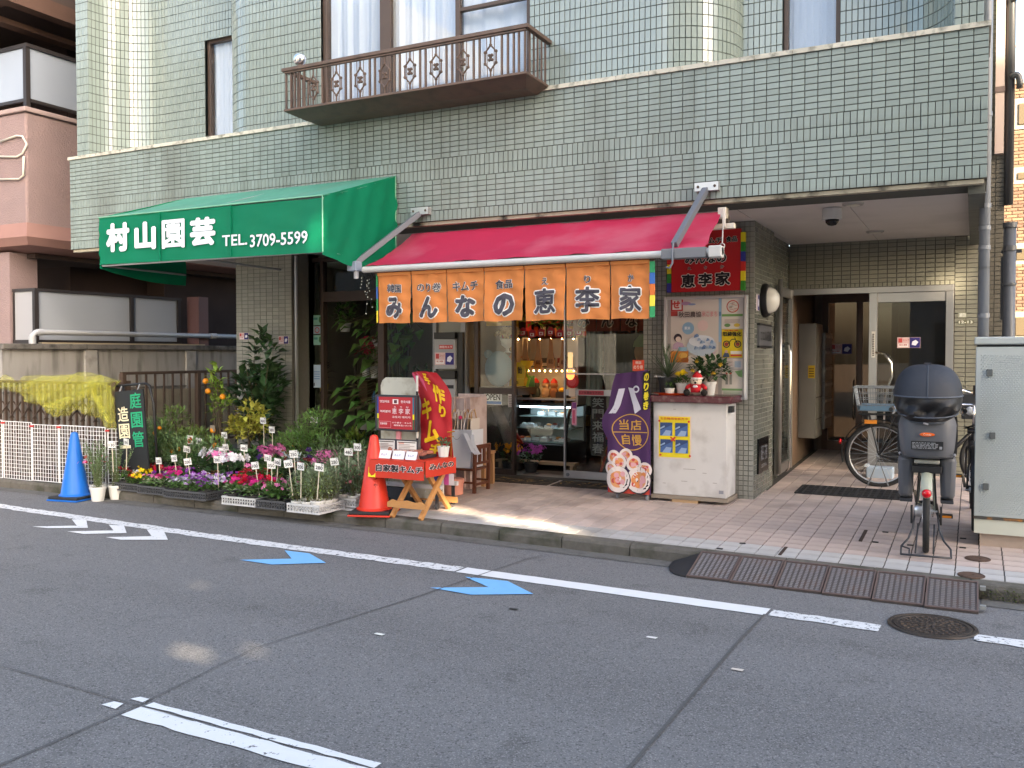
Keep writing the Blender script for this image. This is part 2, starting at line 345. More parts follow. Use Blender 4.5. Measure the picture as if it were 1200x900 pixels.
# --- kerb
kerbm=mat('kerb_concrete',(.115,.105,.09),.92,var=.3,vs=25,bump=.7,bs=90,stain=(.04,.043,.025),sscale=4,samt=.95)
kerb=thing('kerb',(0,0,0),None,None,kind='structure')
x=-12.0
while x<5:
    x1=min(x+.6,5) if not (x<-4.2<x+.6) else -4.2
    if x1-x<.05: x=x1; continue
    b=MB(); ya,yb=kerbY(x),kerbY(x1-.006); xa,xb=x+.002,x1-.006
    def pr(dy,z): return [(xa,ya+dy,z),(xb,yb+dy,z)]
    prof=[(0,-.02),(-.0,.07),(.012,.094),(.03,.1),(.13,.103),(.13,-.02)]
    vs=[p for dy,z in prof for p in pr(dy-.02,z+rng.uniform(-.002,.002))]
    n=len(prof); b.add(vs,[(2*i,2*i+1,2*((i+1)%n)+1,2*((i+1)%n)) for i in range(n)]+[tuple(range(0,2*n,2)),tuple(range(1,2*n,2))[::-1]])
    b.build('kerb_stone',kerbm,kerb); x=x1
# moss where the kerb restarts right of the ramp plates
mo=MB()
for i in range(260):
    xx=rng.uniform(.07,.75); yy=kerbY(xx)-.022-rng.random()**2*.03; mo.leaf((xx,yy,rng.uniform(.0,.075)),(rng.uniform(-1,1),-.8,rng.uniform(.1,1)),(0,0,1),.018,.012)
mo.build('moss',mat('moss',(.1,.15,.02),.9,isl=.4),label='green moss growing on the kerb face at the right',cat='moss',kind='stuff')
# --- pavement : concrete bed + tiles
pave=thing('pavement',(0,0,0),None,None,kind='structure')
grout=mat('pavement_grout',(.075,.068,.06),.95,var=.3,vs=20)
b=MB()
for x0,x1,y1 in ((-30,-10.2,9.6),(-10.2,-4.2,14),(-4.2,.06,14.6),(.06,8,9.2)):
    N=1
    ys=lambda x:kerbY(x+.001)+.1
    b.add([(x0,ys(x0),.1-.006),(x1,ys(x1-.002),.1-.006),(x1,y1,pz(x1-.001,y1)-.006),(x0,y1,pz(x0+.001,y1)-.006)],[(0,1,2,3)])
b.build('pavement_bed',grout,pave)
pt=mat('pavement_tile_pink',(.50,.405,.36),.6,var=.16,vs=3.2,isl=.13,obr=.09,bump=.12,bs=160,stain=(.17,.13,.11),sscale=2.3,samt=.5)
pg=mat('pavement_tile_grey',(.46,.445,.43),.6,var=.16,vs=4,isl=.12,obr=.08,bump=.12,bs=160,stain=(.17,.155,.14),sscale=3,samt=.5)
pk,gk=[],[]
T=.15
for i in range(-60,17):
    xc=.05+(i+.5)*T
    for j in range(46):
        yc=kerbY(xc)+.112+(j+.5)*T
        if xc<-8.7: 
            if yc>8.5: continue
        elif xc<-1.95:
            if yc>9.5: continue
        elif xc>.06 and yc>8.6: continue
        U=V3((1,-.05,0)).normalized() if xc>-4.2 else X1
        Vv=V3((0,1,.03)).normalized()
        z=.1+.03*(yc-kerbY(xc))-.0055
        sp=(V3((xc,yc,z)),U,Vv,T-.007,T-.006)
        (gk if j<2 else pk).append(sp)
key=lambda s:(s[0]-V3((-.6,0,1.6))).length
vis=lambda s: 0 if (-2.6<s[0].x<1.0 and s[0].y<9.6) else 5
tiles(pave,gk,pg,'grey_tile',60,3,key=lambda s:key(s)+vis(s),proud=.006,jit=.008)
tiles(pave,pk,pt,'pink_tile',240,4,key=lambda s:key(s)+vis(s),proud=.006,jit=.008)
# yard concrete left
# ================================================================ APARTMENT BUILDING
bld=thing('apartment_building',(-5,7.5,0),'green tiled apartment building with curved walls above two small shops','building')
gl=(.245,.295,.275)
tileg=mat('glazed_tile_green',gl,.14,spec=.85,isl=.055,obr=.05,hue=.008,var=.07,vs=1.1)
tileb=mat('glazed_tile_band',gl,.3,spec=.35,isl=.07,obr=.07,hue=.01,var=.1,vs=1.3,stain=(.13,.14,.12),sscale=1.7,samt=.5,stretch=(1,1,.22))
patches(tileb,2.4,(1.7,1,.1),.55,.72,.5,(.095,.105,.085))
tileo=mat('glazed_tile_olive',(.225,.22,.175),.3,spec=.4,isl=.08,hue=.01,var=.1,vs=1.5)
gr=mat('wall_grout',(.075,.077,.07),.95,var=.2,vs=30)
# band
band=MB().bx(-10,.07,7.524,8.2,2.9,3.994).build('facade_band',gr,bld)
rows=[(3.995-.05*(i+1),.1,.05) for i in range(10)]+[(3.395,.05,.1),(3.295,.05,.1)]+[(3.295-.05*(i+1),.1,.05) for i in range(6)]+[(2.895,.05,.1)]
sp=rows_spec(front(0,7.52,0),-10,.07,rows)
tiles(band,sp,tileb,'tile',300,5,key=lambda s:(s[0]-V3((-.6,7.5,3.4))).length-(0 if s[0].x<.1 else 0)+abs(s[0].x+.55)*2,jit=.004)
pe=Pl((-10.004,7.52,0),(0,-1,0),(0,0,1))
tiles(band,rows_spec(pe,-.68,0,rows),tileb,'end_tile',0,6)
# coping
cop=mat('coping_tile_cream',(.52,.5,.42),.4,isl=.1,obr=.1,var=.1,vs=8,stain=(.12,.12,.09),sscale=14,samt=.8)
x=-10.02
while x<.07:
    x1=min(x+.3,.085); MB().bx(x+.0015,x1-.0015,7.5,8.22 if x<-9.7 else 8.3,3.997,4.034).build('coping_tile',cop,band); x=x1
MB().bx(-9.98,.05,7.54,7.62,2.862,2.893).build('drip_edge',mat('drip_edge_stained',(.42,.38,.29),.8,var=.2,vs=10,stain=(.02,.02,.017),sscale=7,samt=1),band)
sof=mat('soffit_panel',(.62,.58,.56),.8,var=.08,vs=2,stain=(.4,.38,.36),sscale=1.5,samt=.3)
sf=MB()
for x0,x1 in ((-9.98,-7.3),(-7.29,-4.6),(-4.59,-1.93),(-1.92,-1.0),(-.995,-.06)): sf.bx(x0,x1,7.62,11.16,2.905,2.93)
sf.build('soffit',sof,bld)
MB().bx(-.056,.06,7.63,11.1,2.8,2.925).build('soffit_beam',mat('stained_beam',(.09,.095,.085),.7,var=.5,vs=9,stretch=(1,1,3)),bld)
# upper wall: plan path
RR=.6
def arc(cx,cy,f,n=24): return [(cx+RR*f(math.pi/2*i/n)[0],cy+RR*f(math.pi/2*i/n)[1]) for i in range(n+1)]
A=-9.685
segs=[[(-9.9,7.55),(A,7.55)],
 arc(A+RR,7.55,lambda t:(-math.cos(t),math.sin(t))),
 [(A+RR,8.15),(-8.36,8.15)],
 None,
 arc(-7.08,8.15,lambda t:(-math.cos(t),-math.sin(t))),
 [(-7.08,7.55),(-6.1,7.55)],
 None,
 [(-3.68,7.55),(-2.468,7.55)],
 arc(-2.468,8.15,lambda t:(math.sin(t),-math.cos(t))),
 [(-1.868,8.15),(-1.52,8.15)],
 None,
 [(-1.045,8.15),(-.761,8.15)],
 arc(-.761,7.55,lambda t:(math.sin(t),math.cos(t))),
 [(-.161,7.55),(.037,7.55)]]
upw=MB(); spu=[]; ZT=6.7; prev=None
for sg in segs:
    if sg is None: continue
    d=[0]
    for a,c in zip(sg,sg[1:]): d.append(d[-1]+math.hypot(c[0]-a[0],c[1]-a[1]))
    Lg=d[-1]
    def at(s):
        for i in range(len(d)-1):
            if s<=d[i+1]+1e-9:
                t=(s-d[i])/(d[i+1]-d[i]); return V3((sg[i][0]+(sg[i+1][0]-sg[i][0])*t,sg[i][1]+(sg[i+1][1]-sg[i][1])*t,0))
        return V3((*sg[-1],0))
    n=max(1,round(Lg/.05)); w=Lg/n
    vs=[]
    for i in range(n+1):
        p=at(i*w); vs+=[(p.x,p.y+.004,4.0),(p.x,p.y+.004,ZT)]
    upw.add(vs,[(2*i,2*i+2,2*i+3,2*i+1) for i in range(n)])
    for i in range(n):
        a,c=at(i*w),at((i+1)*w); U=(c-a).normalized(); m=(a+c)/2
        for k in range(27):
            z=4.0+k*.1+.05
            if False: pass
            spu.append((V3((m.x,m.y,z)),U,Z1,(c-a).length-.005,.095))
# above windows
for x0,x1,y,z0 in ((-8.36,-7.68,8.15,5.42),(-6.1,-3.68,7.55,6.25),(-1.52,-1.045,8.15,6.2)):
    upw.add([(x0,y+.004,z0),(x1,y+.004,z0),(x1,y+.004,ZT),(x0,y+.004,ZT)],[(0,1,2,3)])
    n=round((x1-x0)/.05);w=(x1-x0)/n
    for i in range(n):
        for k in range(27):
            z=4.05+k*.1
            if z-.05>=z0-.02: spu.append((V3((x0+(i+.5)*w,y,z)),X1,Z1,w-.005,.095))
upwall=upw.build('upper_wall',gr,bld)
tiles(upwall,spu,tileg,'upper_tile',0,8,jit=.009)
MB().bx(-9.9,.037,8.2,14,ZT+.002,11).bx(-9.9,.037,7.6,8.19,ZT+.002,11).build('upper_block',mat('upper_block_tile',gl,.3,var=.1),bld)
MB().bx(-9.9,-9.86,7.57,14,4.03,ZT).bx(-.0,.035,7.57,14,4.03,ZT).bx(-9.86,-.0,9.4,9.5,4.03,ZT).build('upper_side_wall',mat('upper_side',gl,.4,var=.1),bld)
# windows
brown=mat('bronze_frame',(.085,.06,.048),.42,metal=.15,var=.12,vs=10)
wg=glass('window_glass',(.96,.97,.97),.0,.8)
cur=mat('sheer_curtain',(.66,.74,.88),.9,trans=.1)
def curtain(x0,x1,y,z0,z1,fr,amp,seed,par,name='curtain',m=cur):
    r=random.Random(seed); ph=[r.uniform(0,6) for _ in range(4)]
    f=lambda u,v:(x0+(x1-x0)*u, y+amp*(math.sin(fr*u+ph[0])+.5*math.sin(fr*2.3*u+ph[1]+.6*v)+.3*math.sin(fr*4.1*u+ph[2])), z0+(z1-z0)*v)
    return MB().grid(f,int((x1-x0)*60)+8,6).build(name,m,par,smooth='all')
def window(name,x0,x1,z0,z1,y,mulls,fw=.05,seed=1,cu=True,trans=()):
    w=MB().bx(x0,x0+fw,y-.0,y+.07,z0,z1).bx(x1-fw,x1,y-.0,y+.07,z0,z1).bx(x0+fw,x1-fw,y,y+.07,z1-fw,z1).bx(x0+fw,x1-fw,y,y+.07,z0,z0+fw)
    fr=w.build(name,brown,bld,bevel=.004)
    m=MB()
    for a,c in mulls: m.bx(a,c,y+.005,y+.065,z0+fw,z1-fw)
    for a,c,zz in trans: m.bx(a,c,y+.008,y+.06,zz,zz+.035)
    if mulls: m.build('mullion',brown,fr,bevel=.003)
    ed=[x0+fw]+[q for a in mulls for q in a]+[x1-fw]
    for i in range(0,len(ed),2): MB().bx(ed[i]+.001,ed[i+1]-.001,y+.03,y+.036,z0+fw,z1-fw).build('pane',wg,fr)
    return fr
window('window',-8.36,-7.5,4.04,5.42,8.19,[],.045); curtain(-8.355,-7.5,8.275,4.05,5.4,38,.012,3,bld)
window('window',-6.105,-3.675,4.04,6.25,7.585,[(-5.385,-5.257),(-4.5,-4.45)],.055,trans=[(-4.45,-3.73,4.9)])
curtain(-6.05,-4.47,7.68,4.06,6.2,60,.016,5,bld); curtain(-4.46,-3.72,7.70,4.06,6.2,16,.01,6,bld)
window('window',-1.52,-1.045,4.04,6.2,8.19,[],.04)
MB().grid(lambda u,v:(-1.49+.42*u,8.3+.003*math.sin(40*u),4.06+2.1*v),20,1).build('net_blind',mat('net_blind',(.5,.6,.78),.9,trans=.2,var=.1,vs=90),bld)
# flower-box balcony
bal=MB().add([(-6.06,7.27,3.965),(-3.58,7.27,3.965),(-3.58,7.5,3.965),(-6.06,7.5,3.965),(-6.165,7.06,4.02),(-3.475,7.06,4.02),(-3.475,7.5,4.02),(-6.165,7.5,4.02)],[(0,3,2,1),(4,5,6,7),(0,1,5,4),(1,2,6,5),(2,3,7,6),(3,0,4,7)]).bx(-6.17,-3.47,7.05,7.54,4.021,4.045).build('window_balcony',mat('bronze_rail',(.125,.082,.062),.4,metal=.2,var=.15,vs=12,stain=(.05,.045,.04),sscale=9,samt=.5),bld,bevel=.004)
bm=MC['bronze_rail']
MB().bx(-6.19,-3.45,7.04,7.09,4.415,4.45).bx(-6.19,-6.14,7.09,7.54,4.415,4.45).bx(-3.5,-3.45,7.09,7.54,4.415,4.45).bx(-6.16,-3.475,7.05,7.08,4.395,4.413).build('handrail',bm,bal,bevel=.004)
n=8; xo=[-5.809+i*(1.98/7) for i in range(8)]
for i in range(9):
    xm=(xo[0]-.1415+i*.2829)
    for dx in (-.03,.03): MB().bx(xm+dx-.008,xm+dx+.008,7.06,7.078,4.046,4.395).build('baluster',bm,bal)
for xx in (-6.15,-6.09,-6.04,-5.99,-3.6,-3.55,-3.49): MB().bx(xx-.008,xx+.008,7.06,7.078,4.046,4.395).build('baluster',bm,bal)
for yy in (7.16,7.24,7.32,7.4,7.48):
    for xx in (-6.15,-3.49): MB().bx(xx-.007,xx+.007,yy-.007,yy+.007,4.046,4.413).build('baluster',bm,bal)
for xx in xo:
    o=MB(); f=front(xx,7.068,4.215)
    for q in ([(0,.18),(-.0,.11),(-.055,.05),(-.055,-.05),(0,-.11),(0,-.18)],[(0,.11),(.055,.05),(.055,-.05),(0,-.11)]): o.tube([f(*p) for p in q],.008,6)
    for u,v in ((-.055,.05),(.055,.05),(-.055,-.05),(.055,-.05),(0,.0),(.013,.02),(-.013,.02),(.013,-.02),(-.013,-.02),(0,.11),(0,-.11)): o.sph(f(u,v),.015,8,5)
    o.tube([f(-.04,.18),f(-.03,-.18)],.004,5).tube([f(.04,.18),f(.03,-.18)],.004,5).build('scroll_ornament',bm,bal)
t=thing('mirror_ball',(-6.02,7.3,4.45),'polished silver ball standing on the balcony rail corner','ornament')
MB().sph((-6.02,7.12,4.535),.065,20,12).build('ball',mat('chrome',(.8,.8,.82),.12,metal=1),t,smooth='all'); MB().cyl((-6.02,7.12,4.45),(-6.02,7.12,4.48),.03,n=14).build('base',bm,t)
# ---- ground floor masonry
gf=MB().bx(-8.68,-7.74,8.974,9.5,.1,2.9).bx(-8.68,-8.6,9.5,14,.1,2.9)
gr_l=mat('wall_grout_light',(.15,.145,.125),.95,var=.15,vs=30)
gf=gf.build('left_pier',gr_l,bld)
r50=[(.15+.05*i,.1,.05) for i in range(55)]
tiles(gf,rows_spec(front(0,8.97,0),-8.68,-7.74,r50),mat('glazed_tile_grey_olive',(.31,.305,.265),.35,spec=.35,isl=.09,var=.12,vs=1.3),'tile',0,11)
gr2=MB().bx(-3.06,-1.924,8.974,9.9,.1,2.905).bx(-3.06,-1.984,9.9,11.1,.1,2.905).build('right_pier',gr_l,bld)
sq=[(.15+.05*i,.05,.05) for i in range(55)]
tiles(gr2,rows_spec(front(0,8.97,0),-3.06,-1.92,sq),MC['glazed_tile_grey_olive'],'tile',0,12)
MB().bx(-1.9242,-1.9232,8.98,9.9,.1,2.9).bx(-1.9842,-1.9832,9.9,11.1,.1,2.9).build('side_grout',mat('grout_light',(.3,.29,.26),.9),gr2)
sd_=Pl((-1.92,8.97,0),(0,1,0),(0,0,1))
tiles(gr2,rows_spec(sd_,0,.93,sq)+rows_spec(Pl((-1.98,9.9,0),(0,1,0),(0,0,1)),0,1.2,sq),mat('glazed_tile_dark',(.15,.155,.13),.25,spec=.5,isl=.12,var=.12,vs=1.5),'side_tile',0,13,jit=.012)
ew=MB().bx(-1.98,.03,11.154,11.3,2.372,2.905).bx(-.2,.03,11.154,11.3,.1,2.37).build('entry_wall',gr,bld)
er=[(2.42+.05*i,.1,.05) for i in range(10)]
tiles(ew,rows_spec(front(0,11.15,0),-1.98,-.2,[(2.372,.05,.05)]+er)+rows_spec(front(0,11.15,0),-.2,.03,[(.2+.05*i,.1,.05) for i in range(54)]),tileo,'tile',0,14,jit=.012)
pw=MB().bx(.1,.27,11.114,14,0,8).bx(.03,.1,11.2,14,0,8).build('side_pier',gr,bld)
tiles(pw,rows_spec(front(0,11.11,0),.1,.27,[(.2+.05*i,.1,.05) for i in range(150)]),mat('brown_pier_tile',(.11,.1,.08),.4,isl=.15),'tile',0,15)
# shell of the ground floor rooms
dk=mat('room_dark_wall',(.26,.24,.2),.8,var=.2,vs=2); ceil=mat('room_ceiling',(.7,.68,.62),.8); fl=mat('room_floor',(.34,.3,.26),.5,var=.15,vs=5)
sh=MB(); sh.bx(-8.6,-2.0,13.2,13.3,.1,2.9).bx(-3.06,-2.0,11.1,13.2,.1,2.9).bx(-5.66,-5.6,9.6,13.2,.1,2.8).bx(-8.6,-5.66,11.0,11.06,.1,2.8).bx(-5.6,-3.06,11.95,12.0,.1,2.8).bx(-8.05,-7.99,9.5,11.0,.1,2.8).build('room_wall',dk,bld)
MB().bx(-8.6,-3.06,9.5,13.2,2.8,2.9).build('room_ceiling',ceil,bld)
MB().bx(-8.6,-3.0,9.42,13.2,.1,.185).build('room_floor',fl,bld)
# entrance hall
MB().bx(-2.0,-1.96,11.31,15,.1,2.9).bx(-.06,.02,11.31,15,.1,2.9).bx(-1.96,-1.86,12.96,13.06,.1,2.55).bx(-.9,-.06,12.96,13.06,.1,2.55).bx(-1.96,-.06,11.31,14.5,2.55,2.65).build('hall_wall',mat('hall_wall_brown',(.2,.135,.095),.5,var=.2,vs=3),bld)
# ================================================================ ACROSS THE STREET (behind the camera, unseen; block added to cast the shade)
opp=thing('opposite_shade_screen',(8,-3.6,0),None,None,kind='structure')
OY=-3.4
def sun_hole(x,y,z,w,h):
    t=(y-OY)/.6561; return (x+t*1.1504*.6561-w/2,x+t*1.1504*.6561+w/2,z+t*.4452-h/2,z+t*.4452+h/2)
holes=[sun_hole(-3.6,7.17,.1,.7,.19),sun_hole(-3.05,7.0,.1,.3,.13),sun_hole(-4.4,7.42,.1,.4,.14),sun_hole(-3.72,3.5,0,.28,.06),sun_hole(-3.45,3.68,0,.14,.04),sun_hole(-4.75,4.55,0,.1,.04),sun_hole(-.1,11.0,2.45,.25,.2),sun_hole(-8.1,8.9,.95,.1,.25)]  # openings cut so sun patches fall on pavement, road and entrance
xs=sorted({-1.5,20}|{v for h in holes for v in h[:2]}); zs=sorted({0,14.6}|{v for h in holes for v in h[2:]})
b=MB()
for i in range(len(xs)-1):
    for j in range(len(zs)-1):
        cx,cz=(xs[i]+xs[i+1])/2,(zs[j]+zs[j+1])/2
        if any(h[0]<cx<h[1] and h[2]<cz<h[3] for h in holes): continue
        b.bx(xs[i],xs[i+1],OY-.015,OY,zs[j],zs[j+1])
b.build('screen_sheet',mat('shade_screen_wall',(.5,.48,.45),.7,var=.1,vs=2),opp)  # thin added screen in place of a building, open at the back
b=MB()
for i in range(9):
    for k in range(4): b.bx(-.9+i*2.3,.4+i*2.3,OY+.001,OY+.03,.8+k*3,2.4+k*3) if not any(h[0]-.1<-.9+i*2.3+1.3 and h[1]+.1>-.9+i*2.3 and h[2]-.1<2.4+k*3 and h[3]+.1>.8+k*3 for h in holes) else None
b.build('window',mat('opposite_glass',(.1,.12,.14),.08,spec=.8),opp)
opw=thing('opposite_house',(-18,-8,0),None,None,kind='structure')
MB().bx(-26,-13,-16,-3.6,0,10.5).build('wall',mat('opposite_cream',(.30,.30,.29),.8,var=.1,vs=1),opw)
b=MB()
for y in (-14,-11,-8,-5.5):
    for k in range(3): b.bx(-13,-12.97,y,y+1.3,1+k*3.2,2.6+k*3.2)
b.build('window',MC['opposite_glass'],opw)
# ================================================================ LEFT NEIGHBOUR
pb=thing('pink_building',(-14,9,0),'pink rendered apartment building with frosted balcony panels at the left edge','building')
pink=mat('pink_render',(.255,.185,.182),.85,var=.12,vs=3,bump=1.0,bs=55)
brn=mat('brown_fascia',(.10,.055,.04),.7,var=.15,vs=6)
drk=mat('neighbour_shaded_wall',(.04,.026,.024),.9,var=.3,vs=3)  # near-black colour holds the shade on the pink building's recessed side
MB().bx(-20,-10.9,7.56,16,3.12,4.72).build('balcony_wall',pink,pb,bevel=.03)
MB().bx(-20.05,-10.87,7.53,16,4.722,4.785).build('balcony_cap',mat('pink_cap',(.33,.25,.24),.8,var=.1),pb,bevel=.012)
# curved under-edge
c=MB(); prof=[(0,3.3),(.02,3.12),(-.05,3.02),(-.3,2.97),(-.6,2.965)]
vs=[]
for d,z in prof: vs+=[(-10.9+d,16,z),(-10.9+d,7.56-d,z),(-20,7.56-d,z)]
c.add(vs,[(i*3+k,i*3+k+1,i*3+k+4,i*3+k+3) for i in range(len(prof)-1) for k in range(2)]).build('balcony_under_edge',mat('brown_pink_edge',(.3,.17,.15),.8,var=.1,vs=4),pb,smooth=True)
MB().bx(-20,-11.3,7.95,16,2.9,2.96).bx(-20,-12.0,9.0,16,.1,6.3).bx(-20,-11.6,10.4,16,.1,2.9).build('shaded_recess',drk,pb)
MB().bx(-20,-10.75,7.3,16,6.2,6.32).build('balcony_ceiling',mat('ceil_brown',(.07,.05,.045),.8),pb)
for i,(y,z0,z1,dx) in enumerate(((7.2,6.33,6.6,0),(7.05,6.0,6.2,.05),(7.1,5.86,5.93,-.35))): MB().bx(-20,-10.8+dx,y,y+.3,z0,z1).bx(-10.98+dx,-10.8+dx,y+.301,16,z0,z1).build('eaves_board',brn,pb)
frost=mat('frosted_panel',(.30,.34,.41),.22,spec=.5,var=.06,vs=1.5); blk=mat('dark_frame',(.03,.025,.025),.45)
fr=MB().bx(-20,-10.9,7.58,7.62,4.86,4.9).bx(-10.93,-10.89,7.621,16,4.86,4.9).bx(-20,-10.88,7.575,7.625,5.55,5.6).bx(-10.94,-10.88,7.626,16,5.55,5.6)
for xx in (-10.92,-12.1): fr.bx(xx-.03,xx+.03,7.57,7.63,4.786,5.549)
for yy in (8.95,10.3): fr.bx(-10.93,-10.89,yy-.02,yy+.02,4.786,5.549)
fr=fr.build('panel_frame',blk,pb)
for x0,x1 in ((-20,-12.14),(-12.06,-10.955)): MB().bx(x0,x1,7.595,7.605,4.9,5.549).build('frosted_panel',frost,fr)
for y0,y1 in ((7.64,8.92),(8.98,10.27),(10.33,16)): MB().bx(-10.915,-10.905,y0,y1,4.9,5.549).build('frosted_panel',frost,fr)
# lower veranda
lv=MB().bx(-14,-11.0,7.73,7.77,2.43,2.47).bx(-11.04,-11.0,7.771,10.2,2.43,2.47).bx(-14,-11,7.73,7.77,1.74,1.79).bx(-11.04,-11,7.771,10.2,1.74,1.79)
for yy in (7.75,9.27,10.15): lv.bx(-11.045,-10.995,yy-.03,yy+.03,1.74,2.43)
lv.bx(-11.48,-11.44,7.735,7.765,1.79,2.43)
lv=lv.build('veranda_frame',blk,pb)
fr2=mat('frosted_panel_grey',(.35,.38,.43),.28,var=.1,vs=1)
for y0,y1 in ((7.785,9.235),(9.305,10.115)): MB().bx(-11.03,-11.02,y0,y1,1.79,2.43).build('frosted_panel',fr2,lv)
MB().bx(-11.435,-11.05,7.745,7.755,1.79,2.43).build('frosted_panel',mat('frosted_white',(.33,.33,.35),.4),lv)
MB().bx(-12.2,-11.47,7.7,8.1,.1,2.96).build('pink_column',pink,pb)
MB().bx(-11.1,-10.85,10.4,10.6,.1,2.5).build('downpipe',mat('pipe_maroon',(.13,.07,.07),.5),pb)
b=MB()
b.tube([(-11.4,7.54,4.38),(-11.05,7.54,4.42),(-10.93,7.535,4.4),(-10.875,7.56,4.3),(-10.93,7.535,4.18),(-11.05,7.54,4.15),(-11.5,7.54,4.2)],.014,7)
b.tube([(-11.5,7.535,3.9),(-11.0,7.535,3.86),(-10.91,7.53,3.9),(-10.9,7.53,4.14)],.014,7)
b.build('cable_conduit',mat('pvc_ivory',(.6,.56,.48),.45),pb,smooth='all')
# boundary wall
cw=thing('boundary_wall',(-10.6,10,0),'weathered grey concrete boundary wall with dark stained coping','wall')
conc=mat('old_concrete',(.28,.27,.26),.9,var=.15,vs=4,bump=.3,bs=60,stain=(.07,.065,.06),sscale=2.6,samt=.75,stretch=(1,2.2,.35))
conc2=mat('coping_concrete',(.14,.13,.12),.95,var=.2,vs=8,bump=.5,bs=50,stain=(.03,.03,.028),sscale=5,samt=.9)
y=7.15
while y<14:
    MB().bx(-10.94,-10.83,y+.004,min(y+1.8,14)-.004,.05,1.66).build('wall_panel',conc,cw); y+=1.8
for yy in (8.42,10.2,12.0): MB().bx(-10.96,-10.8,yy-.1,yy+.1,.05,1.66).build('wall_post',mat('post_concrete',(.31,.3,.29),.9,var=.12,vs=5,stain=(.12,.11,.1),sscale=6,samt=.5),cw,bevel=.008)
y=7.13
while y<14: MB().bx(-10.98,-10.775,y+.003,min(y+1.2,14),1.662,1.735).build('coping_stone',conc2,cw,bevel=.01); y+=1.2
MB().bx(-10.828,-10.805,7.15,14,1.1,1.125).build('string_course',conc2,cw)
t=thing('drain_pipe',(-10.5,9,1.8),'grey plastic pipe laid along the top of the concrete wall','pipe')
pvc=mat('pvc_grey',(.42,.43,.45),.35,spec=.5,var=.08,vs=5)
MB().tube([(-10.82,7.56,1.735),(-10.82,7.56,1.84),(-10.815,7.60,1.88),(-10.81,7.67,1.885),(-10.81,14,1.89)],.036,12).build('pipe',pvc,t,smooth='all')
for pq in (((-10.82,7.56,1.83),(-10.82,7.56,1.735)),((-10.813,7.62,1.882),(-10.811,7.7,1.886)),((-10.81,10.6,1.887),(-10.81,10.72,1.888))): MB().cyl(*pq,.044,n=14).build('pipe_socket',pvc,t,smooth=True)
MB().bx(-10.9,-10.82,7.7,10.5,1.737,1.755).build('batten',mat('tan_batten',(.35,.29,.2),.8),t)
# brown railing behind the flowers
t=thing('brown_fence',(-10.2,9.4,.1),'brown metal bar fence in front of the concrete wall, behind the flowers','fence')
bf=mat('brown_metal',(.085,.058,.045),.5,metal=.1,var=.15,vs=15)
MB().bx(-10.225,-10.175,8.4,11.2,1.32,1.36).build('top_rail',bf,t,bevel=.005); MB().bx(-10.215,-10.185,8.4,11.2,.3,.33).build('bottom_rail',bf,t)
for yy in (8.43,8.5,9.75): MB().bx(-10.235,-10.165,yy-.03,yy+.03,.15,1.33 if yy!=8.5 else 1.24).build('post',bf,t)
yy=8.66
while yy<11.2: MB().bx(-10.212,-10.188,yy-.012,yy+.012,.331,1.319).build('bar',bf,t); yy+=.155
t=thing('pale_panel',(-10.4,9.6,.2),'pale beige panel standing behind the brown fence','board')
bd=mat('panel_beige',(.4,.36,.28),.8,var=.12,vs=3,stain=(.2,.18,.14),sscale=3,samt=.5)
for k in range(4): MB().bx(-10.42,-10.39,8.75+k*.62,9.36+k*.62,.15,1.1-.01*k).build('board',bd,t)  # pale panels set in front of the lower boundary wall
# folding gate
t=thing('folding_gate',(-9.6,7.05,.1),'dark brown accordion gate half covered by a yellow net','gate')
ups=[]; xx=-10.72
while xx<-8.7:
    MB().bx(xx-.012,xx+.012,7.035,7.065,.15,1.25).build('bar',bf,t)
    ups.append(xx); xx+=.108
for k in range(0,len(ups)-2,2):
    x0,x1=ups[k],ups[k]+.216
    for z in (.55,.92):
        MB().beam((x0,7.025,z-.1),(x1,7.025,z+.1),.02,.006).build('link',bf,t); MB().beam((x0,7.075,z+.1),(x1,7.075,z-.1),.02,.006).build('link',bf,t)
MB().bx(-10.75,-8.66,7.02,7.08,1.251,1.28).build('top_rail',bf,t); MB().bx(-10.75,-8.66,7.035,7.065,.13,.149).build('bottom_rail',bf,t)
MB().bx(-8.68,-8.61,7.01,7.09,.1,1.29).build('end_post',bf,t)
# yellow crow net
netm=mat('yellow_net',(.66,.64,.10),.8,trans=.3)
nn=netm.node_tree; ou=nn.nodes['Material Output']; srcs=ou.inputs[0].links[0].from_socket
tp=nn.nodes.new('ShaderNodeBsdfTransparent'); mx=nn.nodes.new('ShaderNodeMixShader'); tcn=nn.nodes.new('ShaderNodeTexCoord'); 
mx.inputs[0].default_value=.34; nn.links.new(tp.outputs[0],mx.inputs[1]); nn.links.new(srcs,mx.inputs[2]); nn.links.new(mx.outputs[0],ou.inputs[0])
def netsheet(name,fn,nu,nv,su,sv,par):
    o=MB().grid(fn,nu,nv).build(name,netm,par,smooth='all'); me=o.data; uv=me.uv_layers.new(name='UVMap'); w=nu+1
    for p in me.polygons:
        for li in p.loop_indices:
            vi=me.loops[li].vertex_index; uv.data[li].uv=((vi%w)/nu*su,(vi//w)/nv*sv)
    return o
t=thing('yellow_net',(-9.6,7.0,.8),'yellow anti-crow net draped in folds over the brown gate','net')
def nf(u,v,ph,amp,dy,top,bot):
    x=-10.75+u*2.2
    zt=top(u); zb=bot(u); z=zt+(zb-zt)*v
    q=u*1.0+.16*v; q=u+.35*v; fold=math.sin(27*q+ph)*.5+math.sin(52*q+2*ph-4*v)*.35+math.sin(90*q+3*v)*.2
    y=7.01-dy+amp*fold-.05*v*(1-v)
    return (x+.04*math.sin(4*v+9*u+ph),y,z+.02*math.sin(15*u+ph)*(1-v))
